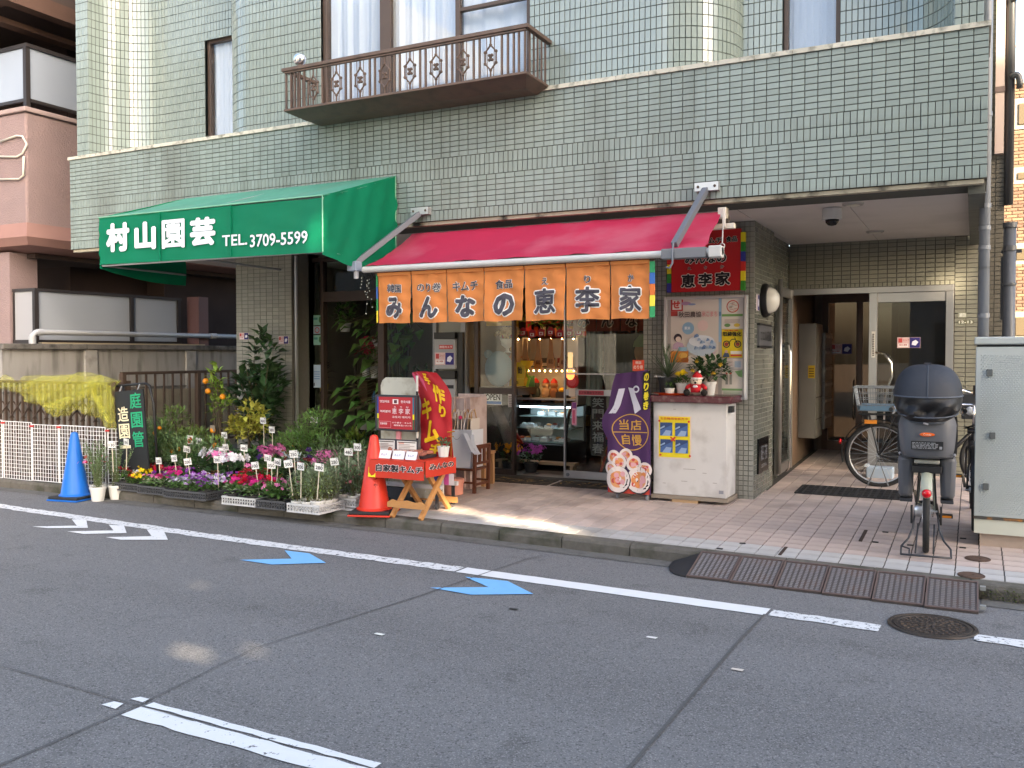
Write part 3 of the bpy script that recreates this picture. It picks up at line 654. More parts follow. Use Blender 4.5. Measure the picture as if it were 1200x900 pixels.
def pw_(P_):
    def f(u):
        for (a,p),(c,q) in zip(P_,P_[1:]):
            if u<=c: k=(u-a)/(c-a); k=k*k*(3-2*k); return p+(q-p)*k
        return P_[-1][1]
    return f
tp_=pw_([(0,1.28),(.1,1.33),(.2,1.27),(.35,1.31),(.5,1.33),(.7,1.37),(.85,1.36),(1,1.29)])
bt=pw_([(0,1.19),(.10,1.17),(.2,1.14),(.35,1.0),(.5,.86),(.6,.88),(.72,.96),(.85,.88),(.95,.76),(1,.74)])
netsheet('net_layer',lambda u,v:nf(u,v,0,.05,.03,tp_,bt),150,30,2.6,.7,t)
netsheet('net_fold',lambda u,v:nf(.3+.7*u,v,2,.045,.08,lambda u:tp_(u)+.015,lambda u:bt(u)+.12+.10*(u-.3)),90,20,1.9,.6,t)
def fold_band(u0,z0,u1,z1,w,ph):        # a rolled fold sweeping diagonally across the gate
    def f(u,v):
        a=u0+(u1-u0)*u; zc=z0+(z1-z0)*u-.06*math.sin(math.pi*u); ww=w*(.55+.45*math.sin(math.pi*u))
        an=math.pi*(v-.5)*1.5; return (-10.75+a*2.2,6.93-.045*math.cos(an)-.012*math.sin(20*u+ph),zc+ww*math.sin(an)*.6+.012*math.sin(13*u+5*v+ph))
    return f
for k,a in enumerate(((.48,.98,.9,1.27,.10,0),(.84,1.28,.985,.86,.07,3))): netsheet('net_fold',fold_band(*a),30,10,1,.3,t)
# white wire grid panels
wire=mat('white_wire',(.75,.75,.76),.35)
def gridpanel(p0,p1,z0,z1,label):
    t=thing('wire_grid_panel',((p0[0]+p1[0])/2,(p0[1]+p1[1])/2,z0),label,'grid panel','white wire grid panels along the kerb')
    a=V3((*p0,0));d=V3((*p1,0))-a;L=d.length;d.normalize()
    f=MB();f.tube([a+Z1*z0,a+Z1*z1,a+d*L+Z1*z1,a+d*L+Z1*z0],.008,6,closed=True).build('frame',wire,t)
    g=MB();n=round(L/.047);m=round((z1-z0)/.047)
    for i in range(1,n): q=a+d*(L*i/n); g.beam(q+Z1*z0,q+Z1*z1,.005,.005)
    for j in range(1,m): z=z0+(z1-z0)*j/m; g.beam(a+Z1*z,a+d*L+Z1*z,.005,.005)
    g.build('wire_mesh',wire,t)
    MB().box((a.x,a.y-.01,z1-.02),(.035,.03,.02)).build('red_tie',P('c03030'),t)
gridpanel((-11.05,6.87),(-10.47,6.90),.1,.80,'white wire grid panel at the far left end of its row, cut by the frame')
gridpanel((-10.45,6.91),(-9.92,6.90),.1,.79,'white wire grid panel, second of its row from the left')
gridpanel((-9.90,6.90),(-9.45,6.91),.11,.77,'white wire grid panel standing just left of the blue cone')
gridpanel((-9.43,6.91),(-8.68,6.93),.11,.775,'wide white wire grid panel standing behind the blue cone')
gridpanel((-8.66,6.95),(-8.33,7.05),.11,.76,'narrow white wire grid panel behind the white flower pots')
# ================================================================ RIGHT EDGE
bk=thing('brick_building',(3,24,0),'sunlit orange brick building seen past the right edge of the tiled building','building')
MB().bx(.1,14,22.01,30,0,7.3).build('wall',mat('brick_mortar',(.2,.16,.12),.9),bk)
sp=[]
f=front(0,22,0)
for j in range(104):
    z=.05+j*.07
    for i in range(9):
        x=.25+i*.215+(.107 if j%2 else 0)
        if any(a<z<c for a,c in ((6.35,7.0),(5.2,5.55),(3.5,3.95),(1.9,2.5),(.5,1.2))) and x>.42: continue
        sp.append((f(x,z),X1,Z1,.2,.058))
tiles(bk,sp,mat('orange_brick',(.165,.10,.065),.85,isl=.2,hue=.01),'brick',0,21,proud=.012)
for z0,z1 in ((6.35,7.0),(5.2,5.55),(3.5,3.95),(1.9,2.5),(.5,1.2)):
    wn=MB().bx(.45,2.2,21.98,22.005,z0,z1).build('cream_band',mat('cream_render',(.27,.235,.185),.8),bk)
    MB().bx(.78,1.6,21.95,21.979,z0+.1,z1-.12).build('window',P('5a5040',.3),wn)
rl=MB()
for z in (7.42,8.15): rl.bx(.1,8,22.2,22.24,z,z+.04)
for xx in (.1,.82,1.55,2.3): rl.bx(xx-.02,xx+.02,22.2,22.24,7.3,8.15)
rl.build('roof_railing',P('a08a80',.5),bk); MB().bx(.1,14,21.96,30.1,7.302,7.4).build('parapet_cap',P('8a8070'),bk)
t=thing('rain_pipe',(.065,8.42,0),'long blue-grey rain downpipe at the right end of the tiled band','downpipe')
gp=mat('pipe_bluegrey',(.16,.175,.2),.4,spec=.5,var=.06,vs=4)
MB().tube([(.065,8.42,.15),(.065,8.42,7.5)],.042,14).build('pipe',gp,t,smooth='all')
for z in (2.46,2.62,2.8,3.55,1.9): MB().cyl((.065,8.42,z),(.065,8.42,z+.035),.047,n=14).build('pipe_collar',gp,t,smooth=True)
for z in (2.3,3.42): MB().bx(.05,.08,8.46,8.6,z,z+.02).cyl((.065,8.42,z),(.065,8.42,z+.02),.042,n=14).build('strap',gp,t)
t=thing('cable_duct',(.21,11.08,3),'pale pink square cable duct on the dark tiled pier','duct')
MB().bx(.17,.255,11.04,11.108,3.75,6.2).build('duct',mat('duct_pink',(.46,.36,.32),.5),t); MB().bx(.165,.26,11.03,11.108,4.4,4.46).build('clamp',P('6a5a55'),t)
t=thing('overflow_pipe',(.3,11,3),'black pipe with two hooked elbows behind the pink duct','pipe')
bp=mat('pipe_black',(.035,.037,.042),.35,spec=.5)
MB().tube([(.31,11.1,3.2),(.31,11.1,8)],.045,12).build('pipe',bp,t,smooth='all')
for z,w,r in ((5.38,.17,.038),(4.55,.085,.032)):
    MB().tube([(.31,11.05,z)]+[(.31+w*.55+w*.45*math.sin(a),11.05,z+.02-.09+.09*math.cos(a)) for a in [i*math.pi/12 for i in range(0,7)]]+[(.31+w,11.05,z-.13)],r,10).build('elbow',bp,t,smooth='all')
t=thing('vent_pole',(.27,9,0),'thick dark grey pipe post rising behind the grey cabinet','post')
MB().tube([(.265,9,.2),(.265,9,2.72)],.05,16).build('pipe',mat('pipe_dark',(.075,.08,.09),.4),t,smooth='all'); 
for za,zb,rr_ in ((2.7,2.745,.056),(2.5,2.54,.054),(2.2,2.22,.056)): MB().cyl((.265,9,za),(.265,9,zb),rr_,n=16).build('collar',MC['pipe_dark'],t,smooth=True)
MB().bx(.2,.24,9.02,9.1,1.9,2.45).beam((.2,9.06,2.5),(.36,9.06,2.5),.03,.03).build('bracket',bp,t)
# ================================================================ AWNINGS, NOREN, SIGNS
def wob(x,y,z,s=0): return math.sin(7.1*x+3*z+s)*math.sin(5.3*z-2*x+y+s*2)*.6+math.sin(17*x+11*z+s)*.25
# ---- green awning
t=thing('green_awning',(-6.58,7.5,2.5),'green shop awning with white Japanese characters and a phone number','awning')
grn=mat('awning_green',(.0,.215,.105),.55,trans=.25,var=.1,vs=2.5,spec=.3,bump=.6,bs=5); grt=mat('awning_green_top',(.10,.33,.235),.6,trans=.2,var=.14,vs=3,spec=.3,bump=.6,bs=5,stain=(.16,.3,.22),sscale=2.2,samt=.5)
ax0,ax1,ayf,ayb,azb,azt,azw=-8.02,-5.13,6.36,7.497,2.5,3.0,3.37
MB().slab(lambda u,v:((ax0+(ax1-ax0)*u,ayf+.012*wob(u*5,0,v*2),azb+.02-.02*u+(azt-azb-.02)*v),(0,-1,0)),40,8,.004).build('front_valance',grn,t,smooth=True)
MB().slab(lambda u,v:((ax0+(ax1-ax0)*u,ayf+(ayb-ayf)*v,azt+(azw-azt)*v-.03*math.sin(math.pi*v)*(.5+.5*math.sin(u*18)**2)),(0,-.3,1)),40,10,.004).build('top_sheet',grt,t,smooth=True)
def side(x,nx,nm):
    def f(u,v):
        y=ayf+(ayb-ayf)*u; zb=azb-.02-.1*u-.035*math.sin(math.pi*u); zt=azt+(azw-azt)*u
        return ((x+.03*nx*wob(y*1.7,0,v*3-u*4,1),y,zb+(zt-zb)*v),(nx,0,0))
    MB().slab(f,16,10,.004).build(nm,grn,t,smooth=True)
side(ax1,1,'side_sheet'); side(ax0,-1,'side_sheet')
for xs_ in (-7.13,-6.2): MB().bx(xs_-.004,xs_+.004,ayf-.022,ayf-.004,azb+.02,azt-.01).build('seam',grn,t)
b=MB()
for z,y in ((azb+.01,ayf+.02),(azt-.02,ayf+.02),(azw-.03,ayb-.02)): b.tube([(ax0+.02,y,z),(ax1-.02,y,z)],.012,6)
for x in (ax0+.02,-6.6,ax1-.02): b.tube([(x,ayb-.02,azb),(x,ayf+.02,azb+.01),(x,ayf+.02,azt-.02),(x,ayb-.02,azw-.03)],.012,6)
b.build('support_tube',mat('galvanised',(.45,.46,.48),.4,metal=.7),t)
MB().tube([(ax0,ayf-.004,azt),(ax1,ayf-.004,azt)],.007,6).tube([(ax1,ayf-.003,azb),(ax1,ayf-.003,azt)],.006,6).tube([(ax1+.003,ayb-.01,2.38),(ax1+.003,ayb-.01,3.36)],.006,6).build('piping',mat('piping_green',(.2,.45,.3),.6),t)
pa=front(0,6.348,0)
its=[(c,r,pa,dict(bold=.03 if c=='園' else .058)) for c,r in (('村',(-7.9,-7.56,2.635,2.93)),('山',(-7.49,-7.185,2.635,2.915)),('園',(-7.105,-6.795,2.63,2.91)),('芸',(-6.725,-6.395,2.63,2.905)))]
its+=[('TEL.',(-6.31,-6.0,2.612,2.715),pa,dict(bold=.015)),('3709-5599',(-5.965,-5.29,2.585,2.7),pa,dict(bold=.015))]
lettering(t,its,P('e8e8f2',.5))
# ---- red awning
t=thing('red_awning',(-3.47,7.6,2.4),'faded red retractable awning over the food shop with white front bar','awning')
red=mat('awning_red',(.50,.03,.085),.65,trans=.25,var=.14,vs=2.5,spec=.25,bump=.6,bs=6,stain=(.58,.2,.26),sscale=1.6,samt=.4); wht=mat('enamel_white',(.5,.49,.475),.4,var=.06,vs=6)
def ra(u,v):
    x=-5.02+u*3.1+.012*math.sin(9*v); y=6.83+(7.6-6.83)*v; z=2.415+(2.8-2.415)*v-.035*math.sin(math.pi*v)*(1+.25*math.sin(6*u+1))+.009*wob(u*6,0,v*4)+.006*math.sin(40*u+6*v)*(1-v)
    x+= (.06*(1-v) if u>.999 else 0)
    return ((x,y,z),(0,-.45,.9))
MB().slab(ra,44,14,.004).build('canopy',red,t,smooth=True)
MB().tube([(-5.03,6.82,2.378),(-1.70,6.82,2.378)],.029,12).build('front_bar',wht,t,smooth=True)
MB().tube([(-5.05,7.66,2.74),(-1.86,7.66,2.74)],.035,12).build('roller',P('6a6460',.5),t,smooth=True)
alu=mat('aluminium',(.13,.14,.165),.45,metal=.1,var=.08,vs=10)
for xa,xb,xw in ((-5.15,-5.13,-4.84),(-2.09,-2.07,-2.01)):
    MB().beam((xa,6.86,2.45),(xw,7.47,2.97),.05,.05).build('arm',alu,t,bevel=.004)
    MB().bx(xw-.09,xw+.11,7.455,7.516,2.96,3.03).build('wall_plate',mat('plate_steel',(.5,.51,.52),.4,metal=.6),t)
    b=MB()
    for dx in (-.06,.08): b.sph((xw+dx,7.452,2.995),.012,8,5)
    b.build('bolt',P('554a40',.4),t,kind='stuff')
MB().bx(-5.19,-5.09,6.78,6.88,2.37,2.46).build('gear_box',mat('box_bluegrey',(.25,.29,.37),.45),t,bevel=.006)
MB().cyl((-5.12,6.83,2.37),(-5.12,6.83,2.3),.025,n=10).build('crank_socket',P('9a9aa0',.5),t)
MB().bx(-2.17,-1.82,6.775,6.865,2.335,2.415).build('joint_plate',P('6d6f74',.45),t,bevel=.006)
MB().bx(-1.80,-1.70,6.77,6.87,2.33,2.42).build('end_cap',wht,t,bevel=.01)
MB().tube([(-2.08,6.8,2.46),(-2.075,6.765,2.38),(-2.07,6.75,2.3),(-2.09,6.74,2.26),(-2.12,6.75,2.27)],.008,6).build('hook',alu,t)
MB().bx(-1.93,-1.86,7.56,7.66,2.74,2.83).bx(-2.02,-1.80,7.6,7.66,2.655,2.70).bx(-1.89,-1.86,7.55,7.559,2.66,2.82).build('roller_bracket',P('d8d0c4',.45),t,bevel=.005)
MB().tube([(-1.875,7.52,2.66),(-1.875,7.5,2.52)],.006,6).tube([(-1.875,7.5,2.52)]+[(-1.875+.02*math.sin(a),7.5,2.50+.02*math.cos(a)) for a in [i*.6 for i in range(11)]],.005,6).build('crank_eye',wht,t)
# ---- fairy lights tangle
t=thing('fairy_lights',(-5.0,6.95,2.3),'tangle of unlit fairy light wires hanging from the left end of the red awning','fairy lights')
r=random.Random(4)
b=MB();bb=MB()
for k in range(9):
    x=-5.12+r.random()*.3; y=6.9+r.random()*.08; z=2.34; L=r.uniform(.05,.45); pts=[(x,y,z)]
    for i in range(1,9): x+=r.uniform(-.015,.015); pts.append((x,y+r.uniform(-.01,.01),z-L*i/8))
    b.tube(pts,.0022,4)
    for p in pts[2::2]: bb.sph((p[0]+.006,p[1],p[2]),.006,5,4)
for k in range(14):
    c=V3((-5.0+r.uniform(-.1,.12),6.93,2.32)); b.tube([c+V3((r.uniform(-.06,.06),r.uniform(-.04,.04),r.uniform(-.04,.05))) for i in range(5)],.002,4)
b.tube([(-4.83,6.95,2.33),(-4.82,6.95,2.0),(-4.83,6.95,1.86)],.003,4); b.build('wire',P('2a2c28'),t); bb.build('bulbs',P('d8dccc',.3),t,kind='stuff')
# ---- orange noren
t=thing('orange_noren',(-3.57,6.85,1.88),'orange split shop curtain of seven panels with grey outlined characters','shop curtain')
org=mat('noren_orange',(.74,.27,.08),.75,trans=.25,var=.07,vs=6,spec=.2,bump=.5,bs=12)
edges=[(-4.89,-4.525),(-4.518,-4.153),(-4.147,-3.775),(-3.768,-3.392),(-3.384,-3.01),(-3.002,-2.62),(-2.612,-2.285)]
def cloth(x0,x1,seed):
    def f(u,v):                       # v 0 bottom .. 1 top
        w=(1-v); sp=.006*w
        x=x0+sp+(x1-x0-2*sp)*u; y=6.85-.012*w+.012*w*math.sin(5*u+seed*1.7)+.005*math.sin(14*u+3*v+seed)+.004*math.sin(23*v+8*u+seed*3)*(.4+u)
        if seed!=3: y+=.02*w*(u if seed%2 else 1-u)
        z=1.883+.447*v+.004*math.sin(6*u+seed)
        return (x,y,z)
    return f
tops=['韓国','のり巻','キムチ','食品','え','り','か']; bigs='みんなの恵李家'
dg=P('4a4750',.7); wt=P('f2eee6',.7)
for i,(x0,x1) in enumerate(edges):
    f=cloth(x0,x1,i)
    p=MB().slab(lambda u,v:(f(u,v),(0,-1,0)),16,16,.003).build('curtain_panel',org,t,smooth=True)
    pl=lambda u,v,off=0,f=f: (lambda q:V3((q[0],q[1]-off,q[2])))(f(u,v))
    bw=.54 if i<4 else .60; bh=.44 if i<4 else .49; cx=.5 if i<6 else .52
    rb=(cx-bw/2,cx+bw/2,.09,.09+bh) if i<4 else (cx-bw/2,cx+bw/2,.11,.11+bh)
    n=len(tops[i]); rt=(cx-.235*(n-.1)*.62,cx+.235*(n-.1)*.62,.62,.79) if i<4 else (cx-.075,cx+.075,.655,.79)
    if n==1 and i<4: rt=(cx-.1,cx+.1,.62,.79)
    if n==2: rt=(cx-.22,cx+.22,.62,.79)
    if n==3: rt=(cx-.34,cx+.34,.61,.79)
    lettering(p,[(bigs[i],rb,pl,dict(bold=.10 if i<4 else .082,ref=.052,off=.003)),(tops[i],rt,pl,dict(bold=.055,ref=.022,off=.003))],wt,'outline_lettering')
    lettering(p,[(bigs[i],rb,pl,dict(bold=.055 if i<4 else .034,ref=.052,off=.008)),(tops[i],rt,pl,dict(bold=.022,ref=.022,off=.007))],dg)
    MB().bx(x0+.002,x1-.002,6.838,6.862,2.315,2.345).build('top_hem',org,p)
for xa,xb,cs in ((-4.905,-4.892,('e8d43a','2f8a50','3b62a8','2f8a50')),(-2.283,-2.242,('3a9a60','f0e04a','e0783a','3f6fb8','3a9a60'))):
    for k,c in enumerate(cs):
        h=.44/len(cs); MB().bx(xa,xb,6.846-.002*k,6.852,1.89+k*h,1.89+(k+1)*h-.001).build('rainbow_strip',P(c,.75),t)
MB().tube([(-4.93,6.855,2.345),(-2.24,6.855,2.345)],.008,8).build('pole',P('5a4a38'),t)
r=random.Random(2); b=MB()
for k in range(60):
    x=-4.9+k*.045; b.tube([(x,6.85,2.34),(x+.02,6.85,2.345+r.uniform(.005,.02)),(x+.05,6.85,2.34)],.0025,4)
b.build('lacing',P('3a3a30'),t,kind='stuff')
# ---- red shop sign
def outlined(par,items,dark,light):
    lettering(par,[(s,rc,pl,dict(bold=.085,ref=.055,off=.003)) for s,rc,pl in items],light,'outline_lettering')
    lettering(par,[(s,rc,pl,dict(bold=.038,ref=.055,off=.0055)) for s,rc,pl in items],dark)
t=thing('red_shop_sign',(-2.39,8.95,2.22),'bright red shop sign with black outlined characters above the poster board','sign')
MB().bx(-2.742,-2.043,8.90,8.94,2.225,2.83).build('board',mat('sign_red',(.50,.012,.015),.4,spec=.3),t,bevel=.004)
ps=front(0,8.899,0)
outlined(t,[('みんなの',(-2.6,-2.18,2.50,2.605),ps),('恵',(-2.64,-2.49,2.265,2.405),ps),('李',(-2.465,-2.32,2.27,2.41),ps),('家',(-2.295,-2.14,2.275,2.415),ps),('え',(-2.575,-2.535,2.445,2.475),ps),('り',(-2.405,-2.375,2.445,2.478),ps),('か',(-2.245,-2.205,2.446,2.48),ps),('のり巻',(-2.7,-2.46,2.69,2.75),ps),('キムチ',(-2.43,-2.225,2.695,2.755),ps),('食品',(-2.19,-2.075,2.70,2.76),ps)],P('150d10',.5),P('efe6d8',.5))
for x0,x1,cs in ((-2.042,-2.0,('3a8a2a','f0d820','d82a20','2a3290','2e8a2a','ecd81c')),(-2.785,-2.743,('2a2f88','2e8030','ecd420','d82a20','2a3290','2e8a2a'))):
    for k,c in enumerate(cs): MB().bx(x0,x1,8.895,8.935,2.225+k*.0945,2.225+(k+1)*.0945-.002).build('rainbow_block',P(c,.5),t)
# ---- poster board
t=thing('poster_board',(-2.4,8.93,1.15),'silver framed notice board with rice posters on the tiled pillar','notice board')
MB().bx(-2.80,-1.99,8.925,8.95,1.17,2.165).build('backing',P('b9b2ae',.7),t)
sv=mat('frame_silver',(.55,.54,.55),.3,metal=.6)
MB().bx(-2.815,-2.785,8.89,8.955,1.15,2.18).bx(-2.005,-1.975,8.89,8.955,1.15,2.18).bx(-2.784,-2.006,8.89,8.955,2.152,2.18).bx(-2.784,-2.006,8.89,8.955,1.15,1.175).build('frame',sv,t,bevel=.005)
def paper(par,name,pl,r,base,shapes=(),texts=(),off=0):
    b=MB(base); b.flat(rect(*r),pl,off); 
    for k,(m,fn) in enumerate(shapes): b.m=m; fn(b,pl,off+.0008*(k+1))
    zo=off+.0008*(len(shapes)+1)
    for m,s,rc,bd in texts: b.m=m; put_text(b,s,rc,pl,off=zo,bold=bd)
    return b.build(name,None,par)
R_=lambda x0,x1,y0,y1:(lambda b,pl,o:b.flat(rect(x0,x1,y0,y1),pl,o))
D_=lambda u,v,r,rv=None,n=24:(lambda b,pl,o:b.disc(u,v,r,pl,o,n,rv))
G_=lambda u,v,a,c:(lambda b,pl,o:b.ring(u,v,a,c,pl,o))
Q_=lambda *q:(lambda b,pl,o:b.flat(list(q),pl,o))
f=front(0,8.923,0)
cr=P('dccfc6',.55); pk_=P('e7c9c4',.6); bl=P('8fb0cc',.6)
rr=random.Random(8)
sh=[(P('c03a34'),R_(-2.75,-2.625,2.035,2.165)),(P('ece6e2'),R_(-2.735,-2.64,2.05,2.15)),(P('b9443c'),R_(-2.75,-2.68,1.985,2.034)),(pk_,D_(-2.42,1.885,.055)),(bl,D_(-2.57,1.86,.062)),
 (P('3a2c34'),D_(-2.675,1.765,.042)),(P('ecd8cc'),D_(-2.67,1.75,.028)),(P('c8a8c0'),Q_((-2.73,1.65),(-2.6,1.65),(-2.625,1.71),(-2.68,1.725),(-2.72,1.70))),(P('9fc2dc'),R_(-2.67,-2.58,1.63,1.67)),
 (P('d98a3c'),R_(-2.75,-2.565,1.515,1.63)),(P('e9b45c'),D_(-2.62,1.585,.045,.03)),(P('b9652c'),D_(-2.6,1.54,.04,.025)),(P('c3cfe0'),D_(-2.43,1.68,.15,.1)),(P('e6e8f0'),D_(-2.43,1.73,.13,.06)),(P('d3b6c8'),Q_((-2.37,1.58),(-2.27,1.64),(-2.25,1.66),(-2.3,1.6))),(P('b98fae'),D_(-2.59,2.11,.05,.018)),(P('8a9ac0'),D_(-2.53,2.10,.04,.01))]
for k in range(16): a=rr.uniform(-2.55,-2.32); c=rr.uniform(1.64,1.77); sh.append((P(rr.choice(['7f9cc4','a9bcd8','6d86b4'])),Q_((a,c),(a+.04,c+.01),(a+.03,c+.03),(a+.01,c+.035))))
paper(t,'rice_poster',f,(-2.75,-2.262,1.2,2.152),cr,sh,[(P('c2423c'),'せ',(-2.73,-2.645,2.06,2.14),.05),(P('5a4a48'),'秋田農協',(-2.662,-2.43,1.968,2.028),.02),(P('dc9a9a'),'米こまち',(-2.425,-2.268,1.97,2.03),.03),(P('f4f4f4'),'新米',(-2.6,-2.54,1.845,1.878),.02)])
paper(t,'blue_strip',f,(-2.26,-2.236,1.72,2.152),P('9cc0dc',.5),[(P('6b93b8'),R_(-2.258,-2.238,1.98,2.02))])
paper(t,'route_poster',f,(-2.232,-2.022,1.85,2.15),P('e4dcd2',.55),[(P('c8584a'),G_(-2.123,2.07,.052,.062)),(P('7aa860'),R_(-2.23,-2.024,1.972,1.995)),(P('6f9a5a'),D_(-2.175,1.885,.03,.018)),(P('d8b848'),D_(-2.08,1.885,.03,.018))]+[(P(rr.choice(['b0a49c','c8907a','9a9a8a'])),R_(*(lambda a,c:(a,a+.03,c,c+.006))(rr.uniform(-2.165,-2.1),2.03+.008*k))) for k in range(10)]+[(P('b8a8a0'),R_(-2.2,-2.05,1.935-.012*k,1.94-.012*k)) for k in range(3)])
paper(t,'bicycle_notice',f,(-2.228,-2.024,1.565,1.845),P('e8cc18',.5),[(P('2a2a28'),G_(-2.182,1.698,.026,.036)),(P('2a2a28'),G_(-2.072,1.698,.026,.036)),(P('a84838'),D_(-2.182,1.698,.02)),(P('a84838'),D_(-2.072,1.698,.02)),(P('2a2a28'),Q_((-2.17,1.705),(-2.13,1.75),(-2.09,1.75),(-2.09,1.742),(-2.128,1.742),(-2.163,1.7))),(P('2a2a28'),Q_((-2.08,1.70),(-2.105,1.765),(-2.098,1.765),(-2.07,1.70))),(P('4a5a7a'),Q_((-2.22,1.57),(-2.15,1.57),(-2.16,1.61),(-2.2,1.615))),(P('d8b0a0'),D_(-2.183,1.625,.015)),(P('d84a30'),R_(-2.14,-2.03,1.58,1.595)),(P('f0e8d8'),R_(-2.14,-2.03,1.6,1.63))],[(P('1c1c1c'),'取締強化',(-2.218,-2.034,1.775,1.822),.04),(P('c83a2a'),'自転車',(-2.2,-2.06,1.826,1.84),.02)])
paper(t,'small_notice',f,(-2.224,-2.022,1.455,1.555),P('e2d8d4',.55),[(P('b8c8d8'),R_(-2.1,-2.04,1.47,1.53))]+[(P('c8b0ac'),R_(-2.21,-2.12,1.54-.014*k,1.546-.014*k)) for k in range(5)])
paper(t,'green_leaf_poster',f,(-2.226,-2.022,1.2,1.448),P('dfd6cc',.55),[(P('86b070'),Q_((-2.1,1.43),(-2.024,1.445),(-2.024,1.37),(-2.06,1.38))),(P('9a9890'),R_(-2.19,-2.165,1.3,1.4)),(P('9a9890'),R_(-2.15,-2.125,1.3,1.4)),(P('c8564a'),D_(-2.178,1.41,.01)),(P('c8564a'),D_(-2.138,1.41,.01)),(P('86b070'),R_(-2.224,-2.024,1.24,1.26))]+[(P('a8b8a0'),R_(-2.21,-2.04,1.205+.01*k,1.21+.01*k)) for k in range(3)])
# ================================================================ SHOP FRONTS (parts of the building)
dkb=mat('door_brown',(.055,.036,.03),.45,metal=.1,var=.1,vs=8)
sgl=glass('shop_glass',(.9,.92,.91),.0,.55)
YF=9.4
fs=MB().bx(-7.93,-7.885,YF-.03,YF+.04,.18,2.86).bx(-7.60,-7.555,YF-.04,YF+.05,.18,2.86).bx(-6.69,-6.6,YF-.04,YF+.05,.18,2.86).bx(-7.554,-6.691,YF-.04,YF+.05,2.28,2.41).bx(-7.884,-6.691,YF-.03,YF+.04,2.8,2.86).bx(-7.884,-7.601,YF-.02,YF+.03,.18,.26).build('flower_shop_front',dkb,bld,bevel=.004)
MB().bx(-7.884,-7.601,YF,YF+.006,.261,2.799).bx(-7.554,-6.691,YF,YF+.006,2.411,2.799).build('pane',sgl,fs)

MB().bx(-7.74,-7.935,9.3,9.42,.1,2.9).build('jamb_wall',mat('jamb_grey',(.2,.19,.175),.8),fs)
MB().bx(-7.72,-7.69,9.0,9.03,.15,2.85).build('steel_post',sv,fs)
ks=MB().bx(-6.6,-5.86,YF-.02,YF+.03,2.3,2.37).bx(-5.88,-5.83,YF-.04,YF+.05,.18,2.86).bx(-5.475,-5.41,YF-.05,YF+.05,.18,2.86).bx(-6.599,-5.881,YF-.02,YF+.03,.18,.3).build('food_shop_front',mat('front_grey_alu',(.22,.22,.23),.4,metal=.5,var=.08),bld,bevel=.004)
MB().bx(-6.599,-5.881,YF,YF+.006,.301,2.299).build('pane',sgl,ks)
MB().bx(-6.6,-2.95,YF+.02,YF+.09,2.375,2.9).bx(-5.829,-5.476,YF+.02,YF+.08,.1,2.374).build('tile_panel',MC['glazed_tile_grey_olive'],ks)
MB().bx(-5.3,-5.25,YF-.03,YF+.03,.18,2.36).bx(-4.8,-4.765,YF-.03,YF+.03,.18,2.36).bx(-5.25,-4.8,YF-.02,YF+.02,1.13,1.2).bx(-5.25,-4.8,YF-.02,YF+.02,.18,.25).build('glass_door_frame',dkb,ks)
MB().bx(-5.25,-4.8,YF+.0,YF+.006,.251,2.36).build('pane',sgl,ks)
dr=MB().bx(-4.125,-4.105,YF-.06,YF-.02,.2,2.36).bx(-4.104,-3.0,YF-.06,YF-.02,.2,.285).bx(-4.104,-3.0,YF-.055,YF-.03,1.37,1.388).bx(-4.104,-3.0,YF-.055,YF-.03,1.135,1.205).build('sliding_door',mat('rail_silver',(.34,.34,.36),.35,metal=.6,var=.1,vs=8),ks,bevel=.003)
MB().bx(-4.105,-3.0,YF-.042,YF-.036,.286,2.36).build('pane',sgl,dr)
MB().cyl((-4.07,YF-.07,.24),(-4.07,YF-.06,.24),.02,n=14).build('lock',alu,dr)
MB().bx(-4.06,-3.98,YF-.064,YF-.06,1.125,1.215).build('label',P('cdb9a8',.6),dr); MB().bx(-3.94,-3.64,YF-.064,YF-.06,1.145,1.195).build('red_label',P('a83040',.5),dr)
lettering(dr,[('ドアを閉めて下さい',(-3.93,-3.65,1.155,1.185),front(0,YF-.0645,0))],P('30141a'))
MB().bx(-3.075,-2.99,YF-.06,YF+.05,.18,2.86).build('door_post',P('8a857a',.6),ks)
MB().bx(-5.3,-3.0,YF-.1,YF+.02,.13,.185).build('threshold',mat('threshold_dark',(.09,.08,.07),.8,var=.3,vs=12),ks)
# stickers & paper on glass
def sheet(name,label,cat,pl,r,base,shapes=(),texts=(),group=None,th=.002):
    t=thing(name,pl((r[0]+r[1])/2,r[2]),label,cat,group)
    b=MB(); b.prism(rect(*r),pl,th); b.build('sheet',base,t)
    if shapes or texts: paper(t,'print',pl,(r[0]+.001,r[1]-.001,r[2]+.001,r[3]-.001),base,shapes,texts,off=th+.0006)
    return t
nosmoke=lambda x0,x1,z0,z1:[(P('d8b8b8'),R_(x0,x1,z0,z1)),(P('c04848'),R_(x0+(x1-x0)*.05,x0+(x1-x0)*.22,z0+(z1-z0)*.5,z0+(z1-z0)*.9)),(P('f0ecec'),R_(x0+(x1-x0)*.05,x0+(x1-x0)*.48,z0+(z1-z0)*.1,z0+(z1-z0)*.4)),(P('342c74'),R_(x0+(x1-x0)*.55,x1-.003,z0+.003,z1-.003)),(P('e8e6f0'),Q_((x0+(x1-x0)*.63,z0+(z1-z0)*.3),(x0+(x1-x0)*.8,z0+(z1-z0)*.22),(x0+(x1-x0)*.92,z0+(z1-z0)*.55),(x0+(x1-x0)*.8,z0+(z1-z0)*.75),(x0+(x1-x0)*.66,z0+(z1-z0)*.6)))]
stt=lambda x0,x1,z0,z1:[(P('b03a3a'),'ストップ',(x0+(x1-x0)*.25,x0+(x1-x0)*.52,z0+(z1-z0)*.62,z0+(z1-z0)*.85),.02),(P('b03a3a'),'犯罪',(x0+(x1-x0)*.08,x0+(x1-x0)*.45,z0+(z1-z0)*.2,z0+(z1-z0)*.36),.02)]
